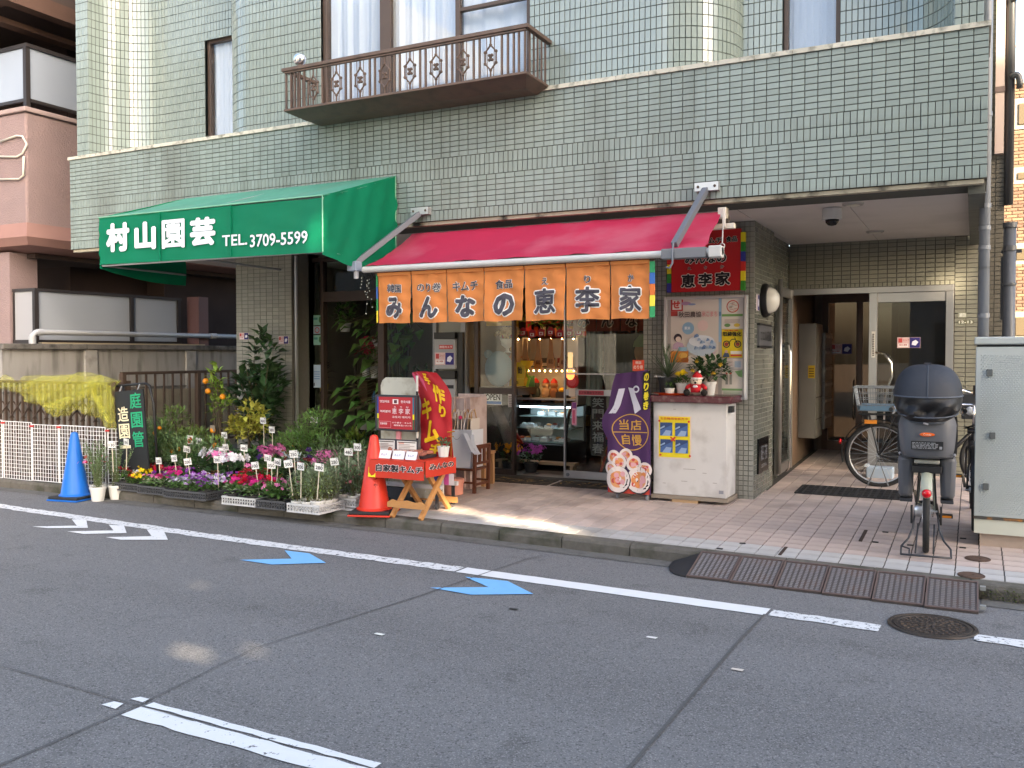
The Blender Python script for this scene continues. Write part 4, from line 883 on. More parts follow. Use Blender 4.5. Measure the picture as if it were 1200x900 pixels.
def crime(label,pl,r): return sheet('crime_sticker',label,'sticker',pl,r,P('e6e0e0',.5),nosmoke(*r),stt(*r),'anti-crime stickers with a white hand on purple')
crime('small anti-crime sticker on the left tiled pier beside the steel post',front(0,8.964,0),(-7.95,-7.79,1.73,1.83))
crime('small anti-crime sticker on the left tiled pier at its outer edge',front(0,8.964,0),(-8.62,-8.46,1.79,1.88))
crime('anti-crime sticker on the fixed glass of the apartment entrance',front(0,11.13,0),(-.78,-.54,1.67,1.79))
pg_=front(0,YF-.004,0)
for z,l in ((1.98,'upper pale green flower notice on the narrow flower shop window'),(1.72,'lower pale green flower notice on the narrow flower shop window')):
    sheet('flower_notice',l,'notice',pg_,(-7.9,-7.6,z,z+.13),P('8fc0b4',.5),[(P('d8d060'),R_(-7.88,-7.82,z+.03,z+.1)),(P('4f8f88'),R_(-7.8,-7.67,z+.07,z+.1)),(P('4a7a50'),D_(-7.63,z+.07,.02,.04))])
sheet('round_badge_notice','small white notice between the two green flower notices','notice',pg_,(-7.85,-7.62,1.865,1.965),P('9ab0c0',.5),[(P('b05058'),G_(-7.68,1.915,.028,.04)),(P('4a70a8'),R_(-7.83,-7.76,1.88,1.94))])
sheet('blue_notice','pale blue printed notice low on the narrow flower shop window','notice',pg_,(-7.86,-7.62,1.16,1.46),P('b8cce0',.5),[(P('7f9cc8'),R_(-7.84,-7.64,1.36-.03*k,1.375-.03*k)) for k in range(4)]+[(P('404858'),R_(-7.8,-7.72,1.18,1.22))])
sheet('blank_plate','blank white square plate on the left tiled pier','plate',front(0,8.964,0),(-8.0,-7.76,1.18,1.40),P('aaa8a2',.6))
# three storey delivery boxes on the tile panel
t=thing('gas_meter_unit',(-5.64,9.35,1.1),'stacked grey wall units with stickers between the shop window and the glass door','wall unit')
gm=mat('unit_grey',(.33,.33,.34),.45,var=.06)
MB().bx(-5.79,-5.5,9.26,9.42,1.42,1.78).build('upper_unit',gm,t,bevel=.008); MB().bx(-5.79,-5.5,9.26,9.42,.98,1.30).build('lower_unit',gm,t,bevel=.008)
MB().bx(-5.79,-5.5,9.25,9.42,1.785,1.86).bx(-5.79,-5.5,9.25,9.42,1.305,1.40).bx(-5.495,-5.42,9.3,9.42,.98,1.86).build('black_cover',P('1b1a1a',.4),t)
fu=front(0,9.258,0)
MB().bx(-5.76,-5.52,9.25,9.259,1.19,1.23).build('slot',P('24242a',.5),t)
paper(t,'sticker',fu,(-5.78,-5.51,1.47,1.62),P('d8d0d0',.5),nosmoke(-5.78,-5.51,1.47,1.62),stt(-5.78,-5.51,1.47,1.62),off=.001)
paper(t,'red_label',fu,(-5.72,-5.53,1.66,1.71),P('c04a48',.5),[],[(P('f0e0e0'),'防犯カメラ',(-5.71,-5.54,1.672,1.7),.02)],off=.001)
# ================================================================ ENTRANCE
stl=mat('door_steel',(.36,.35,.34),.3,metal=.75,var=.08,vs=6)
ef=MB().bx(-2.02,-.205,11.11,11.17,2.30,2.37).bx(-.285,-.205,11.11,11.17,.22,2.299).bx(-1.08,-.99,11.10,11.17,.22,2.299).bx(-.989,-.286,11.12,11.16,2.19,2.299).bx(-.989,-.286,11.12,11.16,.22,.36).build('entrance_frame',stl,bld,bevel=.004)
egl=glass('entrance_glass',(.78,.82,.83),.0,.45)
MB().bx(-.988,-.287,11.14,11.147,.361,2.189).build('pane',egl,ef)
MB().tube([(-1.0,11.05,1.62),(-.9,11.0,1.6),(-.83,11.0,1.5),(-.82,11.0,1.35),(-.87,11.02,1.2),(-.9,11.05,1.05),(-.9,11.06,.8)],.014,8).build('door_handle',mat('polished_steel',(.7,.68,.64),.15,metal=1),ef,smooth='all')
paper(ef,'door_label',front(0,11.097,0),(-1.05,-1.01,1.56,1.86),P('d8d4cc',.5),[(P('403838'),R_(-1.04,-1.02,1.58+.02*k,1.592+.02*k)) for k in range(13)])
# open door leaf
dl=MB().bx(-1.965,-1.92,10.22,10.30,.25,2.36).bx(-1.965,-1.92,11.02,11.1,.25,2.36).bx(-1.96,-1.925,10.3,11.02,2.25,2.36).bx(-1.96,-1.925,10.3,11.02,.25,.36).build('open_door',stl,bld,bevel=.004)
MB().bx(-1.945,-1.939,10.3,11.02,.361,2.25).build('pane',egl,dl)
ps_=MC['polished_steel']
MB().tube([(-1.90,10.16,.28),(-1.90,10.16,2.42)],.028,12).build('pull_post',stl,dl,smooth='all')
for sx,xx in ((1,-1.85),(-1,-1.955)):
    MB().tube([(xx,10.34,1.72),(xx+.03*sx,10.3,1.7),(xx+.045*sx,10.28,1.6),(xx+.045*sx,10.28,.42),(xx+.03*sx,10.3,.33),(xx,10.34,.3)],.013,8).build('bar_handle',ps_,dl,smooth='all')
# wall lamp
t=thing('wall_lamp',(-1.92,9.36,2.14),'round white wall lamp with black rim on the tiled pillar side','wall lamp')
Mx=Matrix.Rotation(R(90),3,'Y')
MB().lathe([(.17,0),(.175,.03),(.16,.06),(.135,.062)],(-1.92,9.36,2.145),24,Mx).build('rim',P('161514',.35),t,smooth=True)
MB().lathe([(.135,.062),(.13,.09),(.105,.13),(.06,.158),(.001,.168)],(-1.92,9.36,2.145),24,Mx,capb=False).build('lamp_shade',mat('opal_glass',(.75,.72,.66),.12,spec=.6),t,smooth='all')
# name plaques
pc=lambda y,z:Pl((-1.918,y,z),(0,1,0),(0,0,1))
t=thing('name_plaque',(-1.91,9.2,1.68),'grey metal name plaque under the round wall lamp','plaque')
MB().bx(-1.919,-1.895,9.08,9.70,1.685,1.885).build('plate',mat('plaque_grey',(.15,.15,.16),.4,metal=.4),t); MB().bx(-1.919,-1.89,9.07,9.71,1.886,1.905).bx(-1.919,-1.89,9.07,9.71,1.665,1.684).build('edge',P('1a1a1c',.4),t)
lettering(t,[('コエル花館',(.05,.57,.045,.155),Pl((-1.894,9.08,1.685),(0,1,0),(0,0,1)),dict(bold=.015,off=.001))],P('17171a',.4))
t=thing('black_plaque',(-1.91,9.35,.4),'black stone plaque with faint characters low on the tiled pillar side','plaque')
MB().bx(-1.919,-1.9,9.12,9.6,.40,.75).build('plate',P('101012',.2),t)
lettering(t,[('花館',(.26,.4,.12,.28),Pl((-1.899,9.12,.40),(0,1,0),(0,0,1)),dict(bold=.0,off=.001)),('瀬田',(.09,.22,.12,.28),Pl((-1.899,9.12,.40),(0,1,0),(0,0,1)),dict(bold=.0,off=.001)),('SETA',(.12,.38,.05,.085),Pl((-1.899,9.12,.40),(0,1,0),(0,0,1)),dict(bold=.0,off=.001))],P('77777c',.4))
t=thing('crime_sticker',(-1.915,9.1,2.0),'tiny anti-crime sticker on the pillar side beside the wall lamp','sticker','anti-crime stickers with a white hand on purple')
paper(t,'sheet',Pl((-1.915,9.02,2.03),(0,1,0),(0,0,1)),(0,.14,0,.16),P('d8c8c8',.5),[(P('342c74'),R_(.06,.138,.004,.156)),(P('e8e6f0'),D_(.1,.08,.02,.04))])
# dome camera, downlights
t=thing('dome_camera',(-1.145,8.52,2.78),'white dome security camera under the entrance ceiling','security camera')
MB().lathe([(.085,0),(.085,.085),(.08,.1)],(-1.145,8.52,2.80),20).build('housing',mat('camera_white',(.6,.6,.6),.4),t,smooth=True)
MB().lathe([(.001,-.055),(.035,-.047),(.055,-.025),(.06,.0)],(-1.145,8.52,2.80),18).build('dome',P('0c0c0e',.1),t,smooth='all')
for (x,y),l in (((-.95,8.33),'recessed downlight nearer the street in the entrance ceiling'),((-.95,10.3),'recessed downlight nearer the door in the entrance ceiling')):
    t=thing('downlight',(x,y,2.88),l,'ceiling light','recessed ceiling downlights')
    MB().lathe([(.07,.0),(.085,-.006),(.09,.012)],(x,y,2.892),20).build('trim_ring',P('b0aaa6',.4),t,smooth=True); MB().cyl((x,y,2.884),(x,y,2.887),.06,n=18).build('lens',P('d8d4c8',.3),t)
t=thing('address_plate',(-.1,11.14,1.9),'small pale address plates reading 12-13 on the tiled door jamb','address plate')
fj=front(0,11.142,0)
paper(t,'upper_plate',fj,(-.165,-.08,2.0,2.06),P('8a8c7c',.4),[],[(P('ecece0'),'瀬田',(-.155,-.09,2.01,2.05),.015)]); paper(t,'lower_plate',fj,(-.165,-.01,1.93,1.975),P('70705c',.4),[],[(P('ecece0'),'12-13',(-.155,-.02,1.938,1.968),.015)])
# mailboxes inside the hall
t=thing('mailbox_bank',(-1.9,12.5,.5),'bank of steel mailboxes on the left wall of the entrance hall','mailboxes')
mbm=mat('mailbox_steel',(.24,.225,.205),.4,metal=.3,var=.1,vs=5)
MB().bx(-1.955,-1.75,11.7,12.25,.55,1.98).build('cabinet',mbm,t,bevel=.004); MB().bx(-1.749,-1.745,11.75,12.2,1.05,1.065).bx(-1.749,-1.745,11.75,12.2,.78,.79).build('seam',P('4a4640',.5),t)
MB().bx(-1.9,-1.745,11.72,11.86,1.38,1.5).build('yellow_sticker',P('c8a41c',.5),t) if False else paper(t,'yellow_sticker',front(0,11.697,0),(-1.84,-1.76,1.3,1.46),P('c8a41c',.5),[(P('6a5010'),R_(-1.83,-1.77,1.32+.03*k,1.335+.03*k)) for k in range(4)])
for i in range(3):
    for j in range(6):
        y0,z0=12.27+i*.222,.62+j*.21
        m=MB().bx(-1.955,-1.72,y0+.004,y0+.216,z0+.004,z0+.206).build('mailbox',mbm,t)
        if i==0: MB().bx(-1.9,-1.76,y0-.004,y0+.003,z0+.12,z0+.17).build('slot',P('1a1816',.5),m)
        MB().bx(-1.719,-1.712,y0+.03,y0+.19,z0+.14,z0+.175).build('flap',P('b0a89c',.3),m)
# inner door
ind=MB().bx(-1.86,-1.78,12.97,13.04,.22,2.5).bx(-.98,-.9,12.97,13.04,.22,2.5).bx(-1.78,-.98,12.97,13.04,2.3,2.5).bx(-1.78,-.98,12.97,13.04,.22,.42).bx(-1.42,-1.34,12.98,13.03,.42,2.3).build('inner_door',mat('door_darkwood',(.16,.085,.055),.4,var=.2,vs=6,stretch=(4,1,.3)),bld,bevel=.004)
for xa,xb in ((-1.779,-1.421),(-1.339,-.981)): MB().bx(xa,xb,13.0,13.01,.421,2.299).build('pane',glass('inner_glass',(.3,.25,.21),.06,.3),ind)
MB().tube([(-1.44,12.96,1.25),(-1.44,12.92,1.22),(-1.44,12.92,.75),(-1.44,12.96,.72)],.012,8).build('door_handle',ps_,ind,smooth='all')
crime('anti-crime sticker on the dark inner door of the entrance hall',front(0,12.965,0),(-1.75,-1.47,1.60,1.74))

# ================================================================ PLANT HELPERS
def foliage(b,c,rad,n,l,w,r,up=.35,bend=.3,shell=.35):
    c=V3(c)
    for i in range(n):
        while True:
            d=V3((r.uniform(-1,1),r.uniform(-1,1),r.uniform(-1,1)))
            if shell<=d.length<=1: break
        p=c+V3((d.x*rad[0],d.y*rad[1],d.z*rad[2])); dr=V3((d.x+r.uniform(-.7,.7),d.y+r.uniform(-.7,.7),d.z*.5+up+r.uniform(-.5,.5)))
        k=r.uniform(.65,1.2); b.leaf(p,dr,(r.uniform(-.3,.3),r.uniform(-.3,.3),1),l*k,w*k,bend)
    return b
def blossoms(b,c,rad,n,s,r,pet=5,face=None):
    c=V3(c)
    for i in range(n):
        d=V3((r.uniform(-1,1),r.uniform(-1,1),r.uniform(-.6,1)))
        p=c+V3((d.x*rad[0],d.y*rad[1],d.z*rad[2])); nn=V3((d.x*.7+r.uniform(-.4,.4),d.y*.5-.5+r.uniform(-.4,.4),.6+r.uniform(-.2,.4))).normalized()
        a=nn.orthogonal().normalized(); q=nn.cross(a); k=s*r.uniform(.75,1.2); t0=r.uniform(0,6)
        for j in range(pet):
            t=t0+2*math.pi*j/pet; u=a*math.cos(t)+q*math.sin(t); v=nn.cross(u)
            b.add([p,p+u*k*.55-v*k*.3+nn*k*.15,p+u*k*.9+nn*k*.12,p+u*k*.55+v*k*.3+nn*k*.15],[(0,1,2,3)])
    return b
def stems(b,c,top,n,sp,r,rad=.0025):
    c=V3(c);top=V3(top)
    for i in range(n):
        e=top+V3((r.uniform(-1,1)*sp[0],r.uniform(-1,1)*sp[1],r.uniform(-1,.6)*sp[2])); m=(c+e)/2+V3((r.uniform(-.02,.02),r.uniform(-.02,.02),.02)); b.tube([c+V3((r.uniform(-.02,.02),r.uniform(-.02,.02),0)),m,e],rad,4)
    return b
L_=lambda n,h,isl=.35,hue=.02,rough=.5,tr=.15: mat('leaf_'+n,h,rough,isl=isl,hue=hue,trans=tr,spec=.35)
lf_dark=L_('dark',(.05,.105,.04),.35,.015,.35); lf_mid=L_('mid',(.085,.17,.04)); lf_grey=L_('grey',(.24,.30,.18),.3); lf_yel=L_('yellow',(.5,.48,.09)); lf_lime=L_('lime',(.22,.32,.05)); lf_olive=L_('olive',(.22,.30,.085)); lf_fine=L_('fine',(.18,.28,.12))
stem_m=mat('stem',(.09,.085,.035),.7); bark=mat('bark',(.1,.075,.05),.9,var=.3,vs=30)
terra=mat('terracotta',(.42,.15,.07),.8,var=.12,vs=10); potw=mat('pot_white',(.66,.65,.62),.45,var=.05); potk=mat('pot_black',(.025,.025,.026),.5); potg=mat('pot_grey',(.12,.125,.125),.8,var=.2,vs=20); soil=mat('potting_soil',(.045,.032,.022),.95)
def petal(n,h): return mat('petal_'+n,h,.55,isl=.14,trans=.25,spec=.2)
pt_mag=petal('magenta','c4267c'); pt_pink=petal('pink','e07ab0'); pt_wht=petal('white','e8e6ea'); pt_yel=petal('yellow','e8c818'); pt_red=petal('red','c01838'); pt_pur=petal('purple','8a3aa0'); pt_lil=petal('lilac','b088c8'); pt_or=petal('orange','e89a28'); pt_dpur=petal('deep_purple','4a2070')
def pot(t,c,r0,r1,h,m,name='pot'):
    c=V3(c); rim=h*.14
    o=MB().lathe([(r0,0),(r1,h-rim),(r1*1.08,h-rim),(r1*1.08,h),(r1*.93,h),(r1*.9,h-.012)],c,16,capt=False).build(name,m,t,smooth=True)
    MB().cyl(c+V3((0,0,h-.02)),c+V3((0,0,h-.012)),r1*.91,n=14).build('soil',soil,t); return o
def plant(name,label,cat,loc,potd=None,leaf=None,fl=(),group=None,seed=0,st=0,local=None):
    """potd=(r0,r1,h,mat) leaf=list of (mat,n,l,w,(rx,ry,rz),cz) fl=list of (mat,n,s,(rx,ry,rz),cz)"""
    r=random.Random(seed*31+7); t=thing(name,loc,label,cat,group); L=V3(loc); h=0
    if potd: pot(t,L,*potd); h=potd[2]
    if st:
        b=MB(); stems(b,L+V3((0,0,h-.02)),L+V3((0,0,h+st)),7,(.07,.07,.05),r); b.build('stem',stem_m,t)
    for i,(m,n,l,w,rad,cz) in enumerate(leaf or []): foliage(MB(),L+V3((0,0,h+cz)),rad,n,l,w,r) if 0 else foliage_build(L+V3((0,0,h+cz)),rad,n,l,w,r,m,t)
    for m,n,s,rad,cz in fl: b=MB(); blossoms(b,L+V3((0,0,h+cz)),rad,n,s,r); b.build('blossom',m,t,kind='stuff')
    return t
def foliage_build(c,rad,n,l,w,r,m,t):
    b=MB(); foliage(b,c,rad,n,l,w,r); return b.build('foliage',m,t,kind='stuff')
def put(proto,loc,rz,label=None,sc=1):
    c=copy_tree(proto); c.location=loc; c.rotation_euler.z=rz; c.scale=(sc,)*3
    if label: c['label']=label
    return c
# ================================================================ SHOP INTERIORS
warm=mat('led_warm',(1,.62,.25),.5,emit=4); cool=mat('led_cool',(.75,.9,1),.5,emit=5)
white_sh=mat('shelf_white',(.6,.58,.56),.5)
t=thing('display_shelf',(-4.73,10.4,.19),'white shelf unit with warm lights over the chilled display case','shelf')
MB().bx(-5.19,-5.16,10.15,10.65,.98,1.8).bx(-4.32,-4.29,10.15,10.65,.98,1.8).bx(-5.16,-4.32,10.62,10.65,.98,1.8).build('side_panel',white_sh,t)
for z in (1.03,1.405): MB().bx(-5.159,-4.321,10.14,10.619,z,z+.025).build('shelf_board',white_sh,t)
for q_ in range(11): MB().sph((-5.12+q_*.077,10.15,1.392),.009,8,6).build('bulb',mat('bulb_warm',(1,.55,.18),.5,emit=22),t)
MB().bx(-5.17,-4.31,10.13,10.145,1.395,1.4).build('edge',P('c8b8a8'),t) if 0 else None
b=MB()
for i in range(9): b.bx(-5.28+i*.118,-5.28+i*.118+.085,10.05+.01*(i%2),10.055+.01*(i%2),1.80+.01*(i%3),1.89+.01*(i%3))
r=random.Random(3)
for i in range(9):
    x=-5.28+i*.125; q=thing('price_pennant',(x,10.05,1.8),'small red and white price pennant on the string above the hanging paddles','price pennant','red and white pennants above the shelf')
    pl=front(x,10.05,1.8+.012*(i%3)); MB('').prism([(0,0),(.085,.01),(.09,.085),(.03,.11),(-.005,.07)],pl,.004).build('card',P('b02836'),q)
    paper(q,'print',pl,(.015,.07,.02,.06),P('e0d0cc'),[(P('b02836'),D_(.04,.04,.012))],off=.006)
wood=mat('paddle_wood',(.42,.23,.10),.6,var=.15,vs=20,stretch=(3,3,.5))
for i,x in enumerate((-5.15,-4.98,-4.8,-4.63,-4.46)):
    q=thing('wooden_paddle',(x,10.1,1.45),'wooden rice paddle hanging in the row above the shelf','paddle','wooden paddles hanging in a row')
    pl=front(x,10.1,1.42+.01*(i%2)); MB().prism([(-.05,0),(.05,0),(.055,.08),(.03,.2),(.02,.36),(-.02,.36),(-.03,.2),(-.055,.08)],pl,.012).build('blade',wood,q)
    lettering(q,[('縁起',(-.03,.03,.05,.11),pl,dict(off=.0135,bold=.02))],P('5a2f18'))
cols=['384048','c8b090','303a34','b86a4a','5a4034']
for i,x in enumerate((-5.07,-4.93,-4.79,-4.68)):
    q=thing('santa_figurine',(x,10.3,1.055),['dark owl figurine with a red cap, first on the lit shelf','dark owl figurine with a red cap, second on the lit shelf','tan figurine on the lit shelf','brown reclining figurine on the lit shelf'][i],'figurine')
    c=P(['3c4440','404844','b09070','8a5a38'][i])
    MB().lathe([(.045,0),(.06,.04),(.055,.09),(.035,.13)],(x,10.3,1.056),12).sph((x,10.3,1.21),.05,12,8).build('body',c,q,smooth='all')
    MB().lathe([(.05,0),(.035,.03),(.004,.06)],(x,10.3,1.24),10).build('cap',P('a02020'),q,smooth=True)
t=thing('yellow_box',(-4.55,10.3,1.055),'yellow topped gift box on the lit shelf','box'); MB().bx(-4.62,-4.48,10.22,10.36,1.056,1.13).build('carton',P('3a2c28'),t); MB().sph((-4.55,10.29,1.15),.06,10,6,(1,1,.6)).build('ribbon',P('e0a818'),t)
t=thing('white_card_box',(-4.4,10.3,1.055),'plain white card on the right of the lit shelf','card'); MB().bx(-4.45,-4.36,10.3,10.33,1.056,1.16).build('card',P('c8b8b0'),t)
for i,(x,w,h,c) in enumerate(((-5.1,.1,.12,'c8c4c0'),(-4.95,.12,.10,'8a8a84'),(-4.78,.14,.12,'4a4a48'),(-4.6,.07,.12,'8a2a28'),(-4.5,.08,.14,'2f5a40'))):
    q=thing('small_carton',(x,10.35,1.43),['pale carton','grey carton','dark wide carton','red narrow carton','green carton'][i]+' on the top board of the white shelf unit','carton'); MB().bx(x-w/2,x+w/2,10.3,10.4,1.431,1.431+h).build('box',P(c),q); MB().bx(x-w/2+.01,x+w/2-.01,10.297,10.299,1.45,1.49).build('label',P('d8d0c0'),q)
t=thing('red_disc_clock',(-4.28,10.12,1.3),'round red disc hanging beside the white shelf unit','disc'); pl=front(-4.33,10.08,1.27); MB().lathe([(.085,0),(.085,.02),(.05,.03)],(-4.33,10.08,1.27),20,Matrix.Rotation(R(90),3,'X')).build('disc',P('c01828',.4),t,smooth=True); MB().lathe([(.055,.02),(.055,.034),(.03,.034)],(-4.33,10.08,1.27),16,Matrix.Rotation(R(90),3,'X')).build('hub',P('d85060',.4),t)
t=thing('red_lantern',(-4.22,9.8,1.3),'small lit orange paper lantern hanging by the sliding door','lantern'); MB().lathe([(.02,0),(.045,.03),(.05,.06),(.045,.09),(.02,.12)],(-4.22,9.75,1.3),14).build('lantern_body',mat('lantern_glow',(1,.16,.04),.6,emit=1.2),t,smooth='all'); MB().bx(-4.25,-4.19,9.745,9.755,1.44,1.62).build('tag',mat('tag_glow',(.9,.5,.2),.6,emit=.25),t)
# chilled case
t=thing('chilled_display_case',(-4.75,10.2,.19),'black chilled display case with curved glass and lit food trays','display case')
blkp=P('0e0e10',.3)
MB().bx(-5.16,-4.36,9.98,10.6,.22,.5).build('body',blkp,t,bevel=.02)
MB().bx(-5.13,-4.39,10.56,10.578,.5,.95).build('back_panel',P('c8d4d4',.3),t)
for x in (-5.15,-4.37): MB().tube([(x,9.98,.5),(x,9.96,.58),(x,10.0,.78),(x,10.08,.9),(x,10.2,.96),(x,10.6,.97)],.022,8).build('frame_end',blkp,t,smooth='all')
MB().bx(-5.15,-4.37,10.2,10.6,.96,.985).bx(-5.15,-4.37,10.58,10.6,.5,.96).build('top',P('3c4244',.3),t)
prof=[(9.975,.5),(9.965,.6),(10.0,.78),(10.08,.9),(10.2,.958)]
MB().grid(lambda u,v:(-5.13+.74*u,*prof[round(v*4)]),1,4).build('curved_glass',glass('case_glass',(.9,.95,.95),0,1.0),t,smooth='all')
MB().bx(-5.12,-4.4,10.22,10.235,.93,.945).build('light_tube',cool,t)
r=random.Random(12)
for z,d in ((.52,.0),(.68,.1),(.82,.18)):
    s=MB().bx(-5.13,-4.39,10.06+d,10.55,z-.012,z).build('glass_shelf',P('9ab0b0',.2),t)
for k in range(26):
    z,d=r.choice([(.52,0),(.68,.1),(.82,.18)]); x=r.uniform(-5.08,-4.46); c=r.choice(['d8e0e0','c8d4d0','a85030','8a3a28','e0e8ec','c89050','b8c8cc'])
    q=thing('food_pack',(x,10.2+d,z),'sealed food pack on a tray inside the chilled display case','food pack','food packs in the chilled case')
    y=10.1+d+r.uniform(0,.2); MB().bx(x-.05,x+.05,y-.04,y+.04,z+.001,z+r.uniform(.02,.05)).build('tray',P('e4e8e8',.2),q); MB().sph((x,y,z+.04),.04,8,5,(1,.8,.5)).build('food',P(c,.3),q)
t=thing('red_cloth_wedge',(-5.05,9.95,.5),'folded red and orange cloth at the lower left of the display case glass','cloth'); f=front(-5.12,9.93,.5); MB().prism([(0,0),(.2,.0),(.16,.06),(.1,.14),(.06,.08)],f,.02).build('cloth',P('a03018'),t); MB().prism([(.02,.01),(.08,.06),(.09,.13),(.11,.06),(.17,.02),(.1,.04)],f,.004,.021).build('trim',P('e09a30'),t)
# bench and mums in front of the case
t=thing('low_bench',(-4.7,9.85,.19),'low pale wooden bench under the display case','bench'); MB().bx(-5.2,-4.15,9.72,9.86,.285,.315).build('seat',mat('bench_wood',(.36,.25,.15),.7),t)
for x in (-5.15,-5.08,-4.2): MB().bx(x-.02,x+.02,9.74,9.84,.187,.284).build('leg',MC['bench_wood'],t)
for x,m,l in ((-4.95,pt_or,'yellow orange chrysanthemum in a black pot at the shop door'),(-4.66,pt_pur,'purple pink chrysanthemum in a black pot at the shop door')):
    q=plant('potted_chrysanthemum',l,'potted flower',(x,9.6,.187),(.06,.085,.13,potk),[(lf_dark,120,.05,.03,(.13,.11,.08),.06)],[(m if m is pt_or else petal('mauve','b050b0'),42,.035,(.14,.11,.06),.15)],seed=int(-x*100))
    MB().lathe([(.09,0),(.11,.015),(.1,.015)],(x,9.6,.186),16).build('saucer',P('8a8a88'),q)
# clutter left of the shelf, seen through the glass door leaf
t=thing('wood_post',(-5.0,9.75,.19),'rough grey driftwood trunk leaning inside the door','driftwood'); MB().tube([(-4.93,9.75,.19),(-4.98,9.74,.45),(-5.08,9.73,.7),(-5.2,9.72,.98)],[.09,.075,.07,.06],9).build('trunk',mat('driftwood',(.17,.145,.13),.9,var=.5,vs=18,bump=.8,bs=40),t,smooth='all')
t=thing('flower_vase',(-5.35,9.8,1.5),'white goblet vase of cream flowers inside the window','vase'); MB().lathe([(.05,0),(.02,.02),(.02,.05),(.07,.09),(.09,.17),(.08,.17)],(-5.13,9.9,1.62),14).build('vase',P('d8dcd8',.3),t,smooth='all'); b=MB(); blossoms(b,(-5.13,9.9,1.86),(.12,.1,.06),40,.05,random.Random(5)); b.build('flowers',petal('cream','d8c89a'),t,kind='stuff')
t=thing('blue_plush',(-5.25,9.75,1.2),'large pale blue plush cushion with small round ears inside the window','plush'); MB().sph((-5.17,9.75,1.42),.19,18,12,(1,.5,1.15)).build('body',P('7f9aa8',.9),t,smooth='all'); MB().sph((-5.3,9.72,1.6),.055,10,8).build('ear',P('7f9aa8',.9),t,smooth='all')
t=thing('yellow_package',(-5.0,9.85,1.2),'yellow packages stacked inside the window beside the plush','package')
for x,z,w,h in ((-4.93,1.3,.13,.2),(-4.98,1.21,.2,.088),(-5.2,1.95,.4,.13)): MB().bx(x-w/2,x+w/2,9.85,9.95,z,z+h).build('pack',P('d0a818',.5),t); lettering(t,[('飴',(x-.03,x+.03,z+h*.3,z+h*.75),front(0,9.849,0))],P('2a2010'))
t=thing('yellow_flower_toy',(-4.86,9.9,1.25),'yellow paper flower on a green stem inside the window','paper flower'); MB().lathe([(.01,0),(.07,.05),(.085,.1)],(-4.86,9.9,1.42),10,capt=False).build('flower',P('e0b820'),t); MB().tube([(-4.86,9.9,1.2),(-4.83,9.9,1.3),(-4.87,9.9,1.36),(-4.86,9.9,1.42)],.018,8).build('stem',P('8fae28'),t)
t=thing('inner_counter',(-5.1,10,.19),'low dark counter inside behind the glass door leaf','counter'); MB().bx(-5.55,-4.9,9.72,10.3,1.1,1.19).bx(-5.5,-5.25,9.9,10.2,.187,1.1).build('counter',P('3c322a'),t)
sheet('open_sign','white and blue OPEN sign behind the glass door leaf','sign',front(0,9.45,0),(-5.21,-4.97,1.0,1.14),P('e2e6ea',.4),[(P('2f68b0'),R_(-5.205,-4.975,1.005,1.04))],[(P('1a1c20'),'OPEN',(-5.19,-4.99,1.052,1.125),.02)])
sheet('pale_notice','small pale notice beside the OPEN sign','notice',front(0,9.38,0),(-4.85,-4.79,.98,1.13),P('c8beb4',.5),[(P('8a7a70'),R_(-4.84,-4.80,1.0+.02*k,1.008+.02*k)) for k in range(6)])
sheet('pink_door_sticker','pink and purple vertical sticker on the sliding door glass','sticker',front(0,9.355,0),(-4.03,-3.97,.80,1.06),P('d89ab0',.5),[(P('7a3a80'),R_(-4.025,-3.975,.99,1.055)),(P('c05070'),R_(-4.02,-3.99,.82,.97))])
# dim background goods
t=thing('stock_rack',(-5,11.5,.19),'dark rack of mixed food stock deep inside the shop','rack'); r=random.Random(9)
for z in (.6,1.0,1.4,1.8,2.2): MB().bx(-5.5,-3.2,11.4,11.85,z,z+.02).build('shelf_board',P('40382e'),t)
for x in (-5.5,-4.4,-3.25): MB().bx(x-.02,x+.02,11.4,11.85,.19,2.5).build('upright',P('302a26'),t)
k=0
for z in (.62,1.02,1.42,1.82,2.22):
    x=-5.4
    while x<-3.35:
        w=r.uniform(.08,.2);h=r.uniform(.12,.3)
        q=thing('stock_pack',(x+w/2,11.5,z),'coloured food package on the dark rack deep inside the shop','food pack','packages on the stock rack'); MB().bx(x,x+w-.015,11.42,11.6,z+.001,z+h).build('pack',P(r.choice(['b83a2a','d8a830','c8c0b0','4a6a3a','a05a30','d0c8b8','8a2a30','e0d8c0'])),q); x+=w+r.uniform(0,.08)
# ceiling garlands over the shelf
for i,(x,c) in enumerate(((-4.9,lf_lime),(-4.6,lf_mid),(-4.3,lf_dark))):
    t=thing('hanging_greenery',(x,10.3,1.9),['lime green artificial leaves hanging above the shelf','mixed leaf garland hanging above the shelf','dark leaf garland with red berries above the shelf'][i],'garland'); b=MB(); foliage(b,(x,10.25,2.02),(.17,.12,.08),70,.1,.05,random.Random(i)); b.build('leaves',c,t,kind='stuff')
t=thing('yellow_bucket',(-4.2,10.2,1.92),'small yellow bucket hanging above the shelf','bucket'); MB().lathe([(.05,0),(.07,.12)],(-4.28,10.2,1.93),12).build('bucket',P('d8a81c'),t)
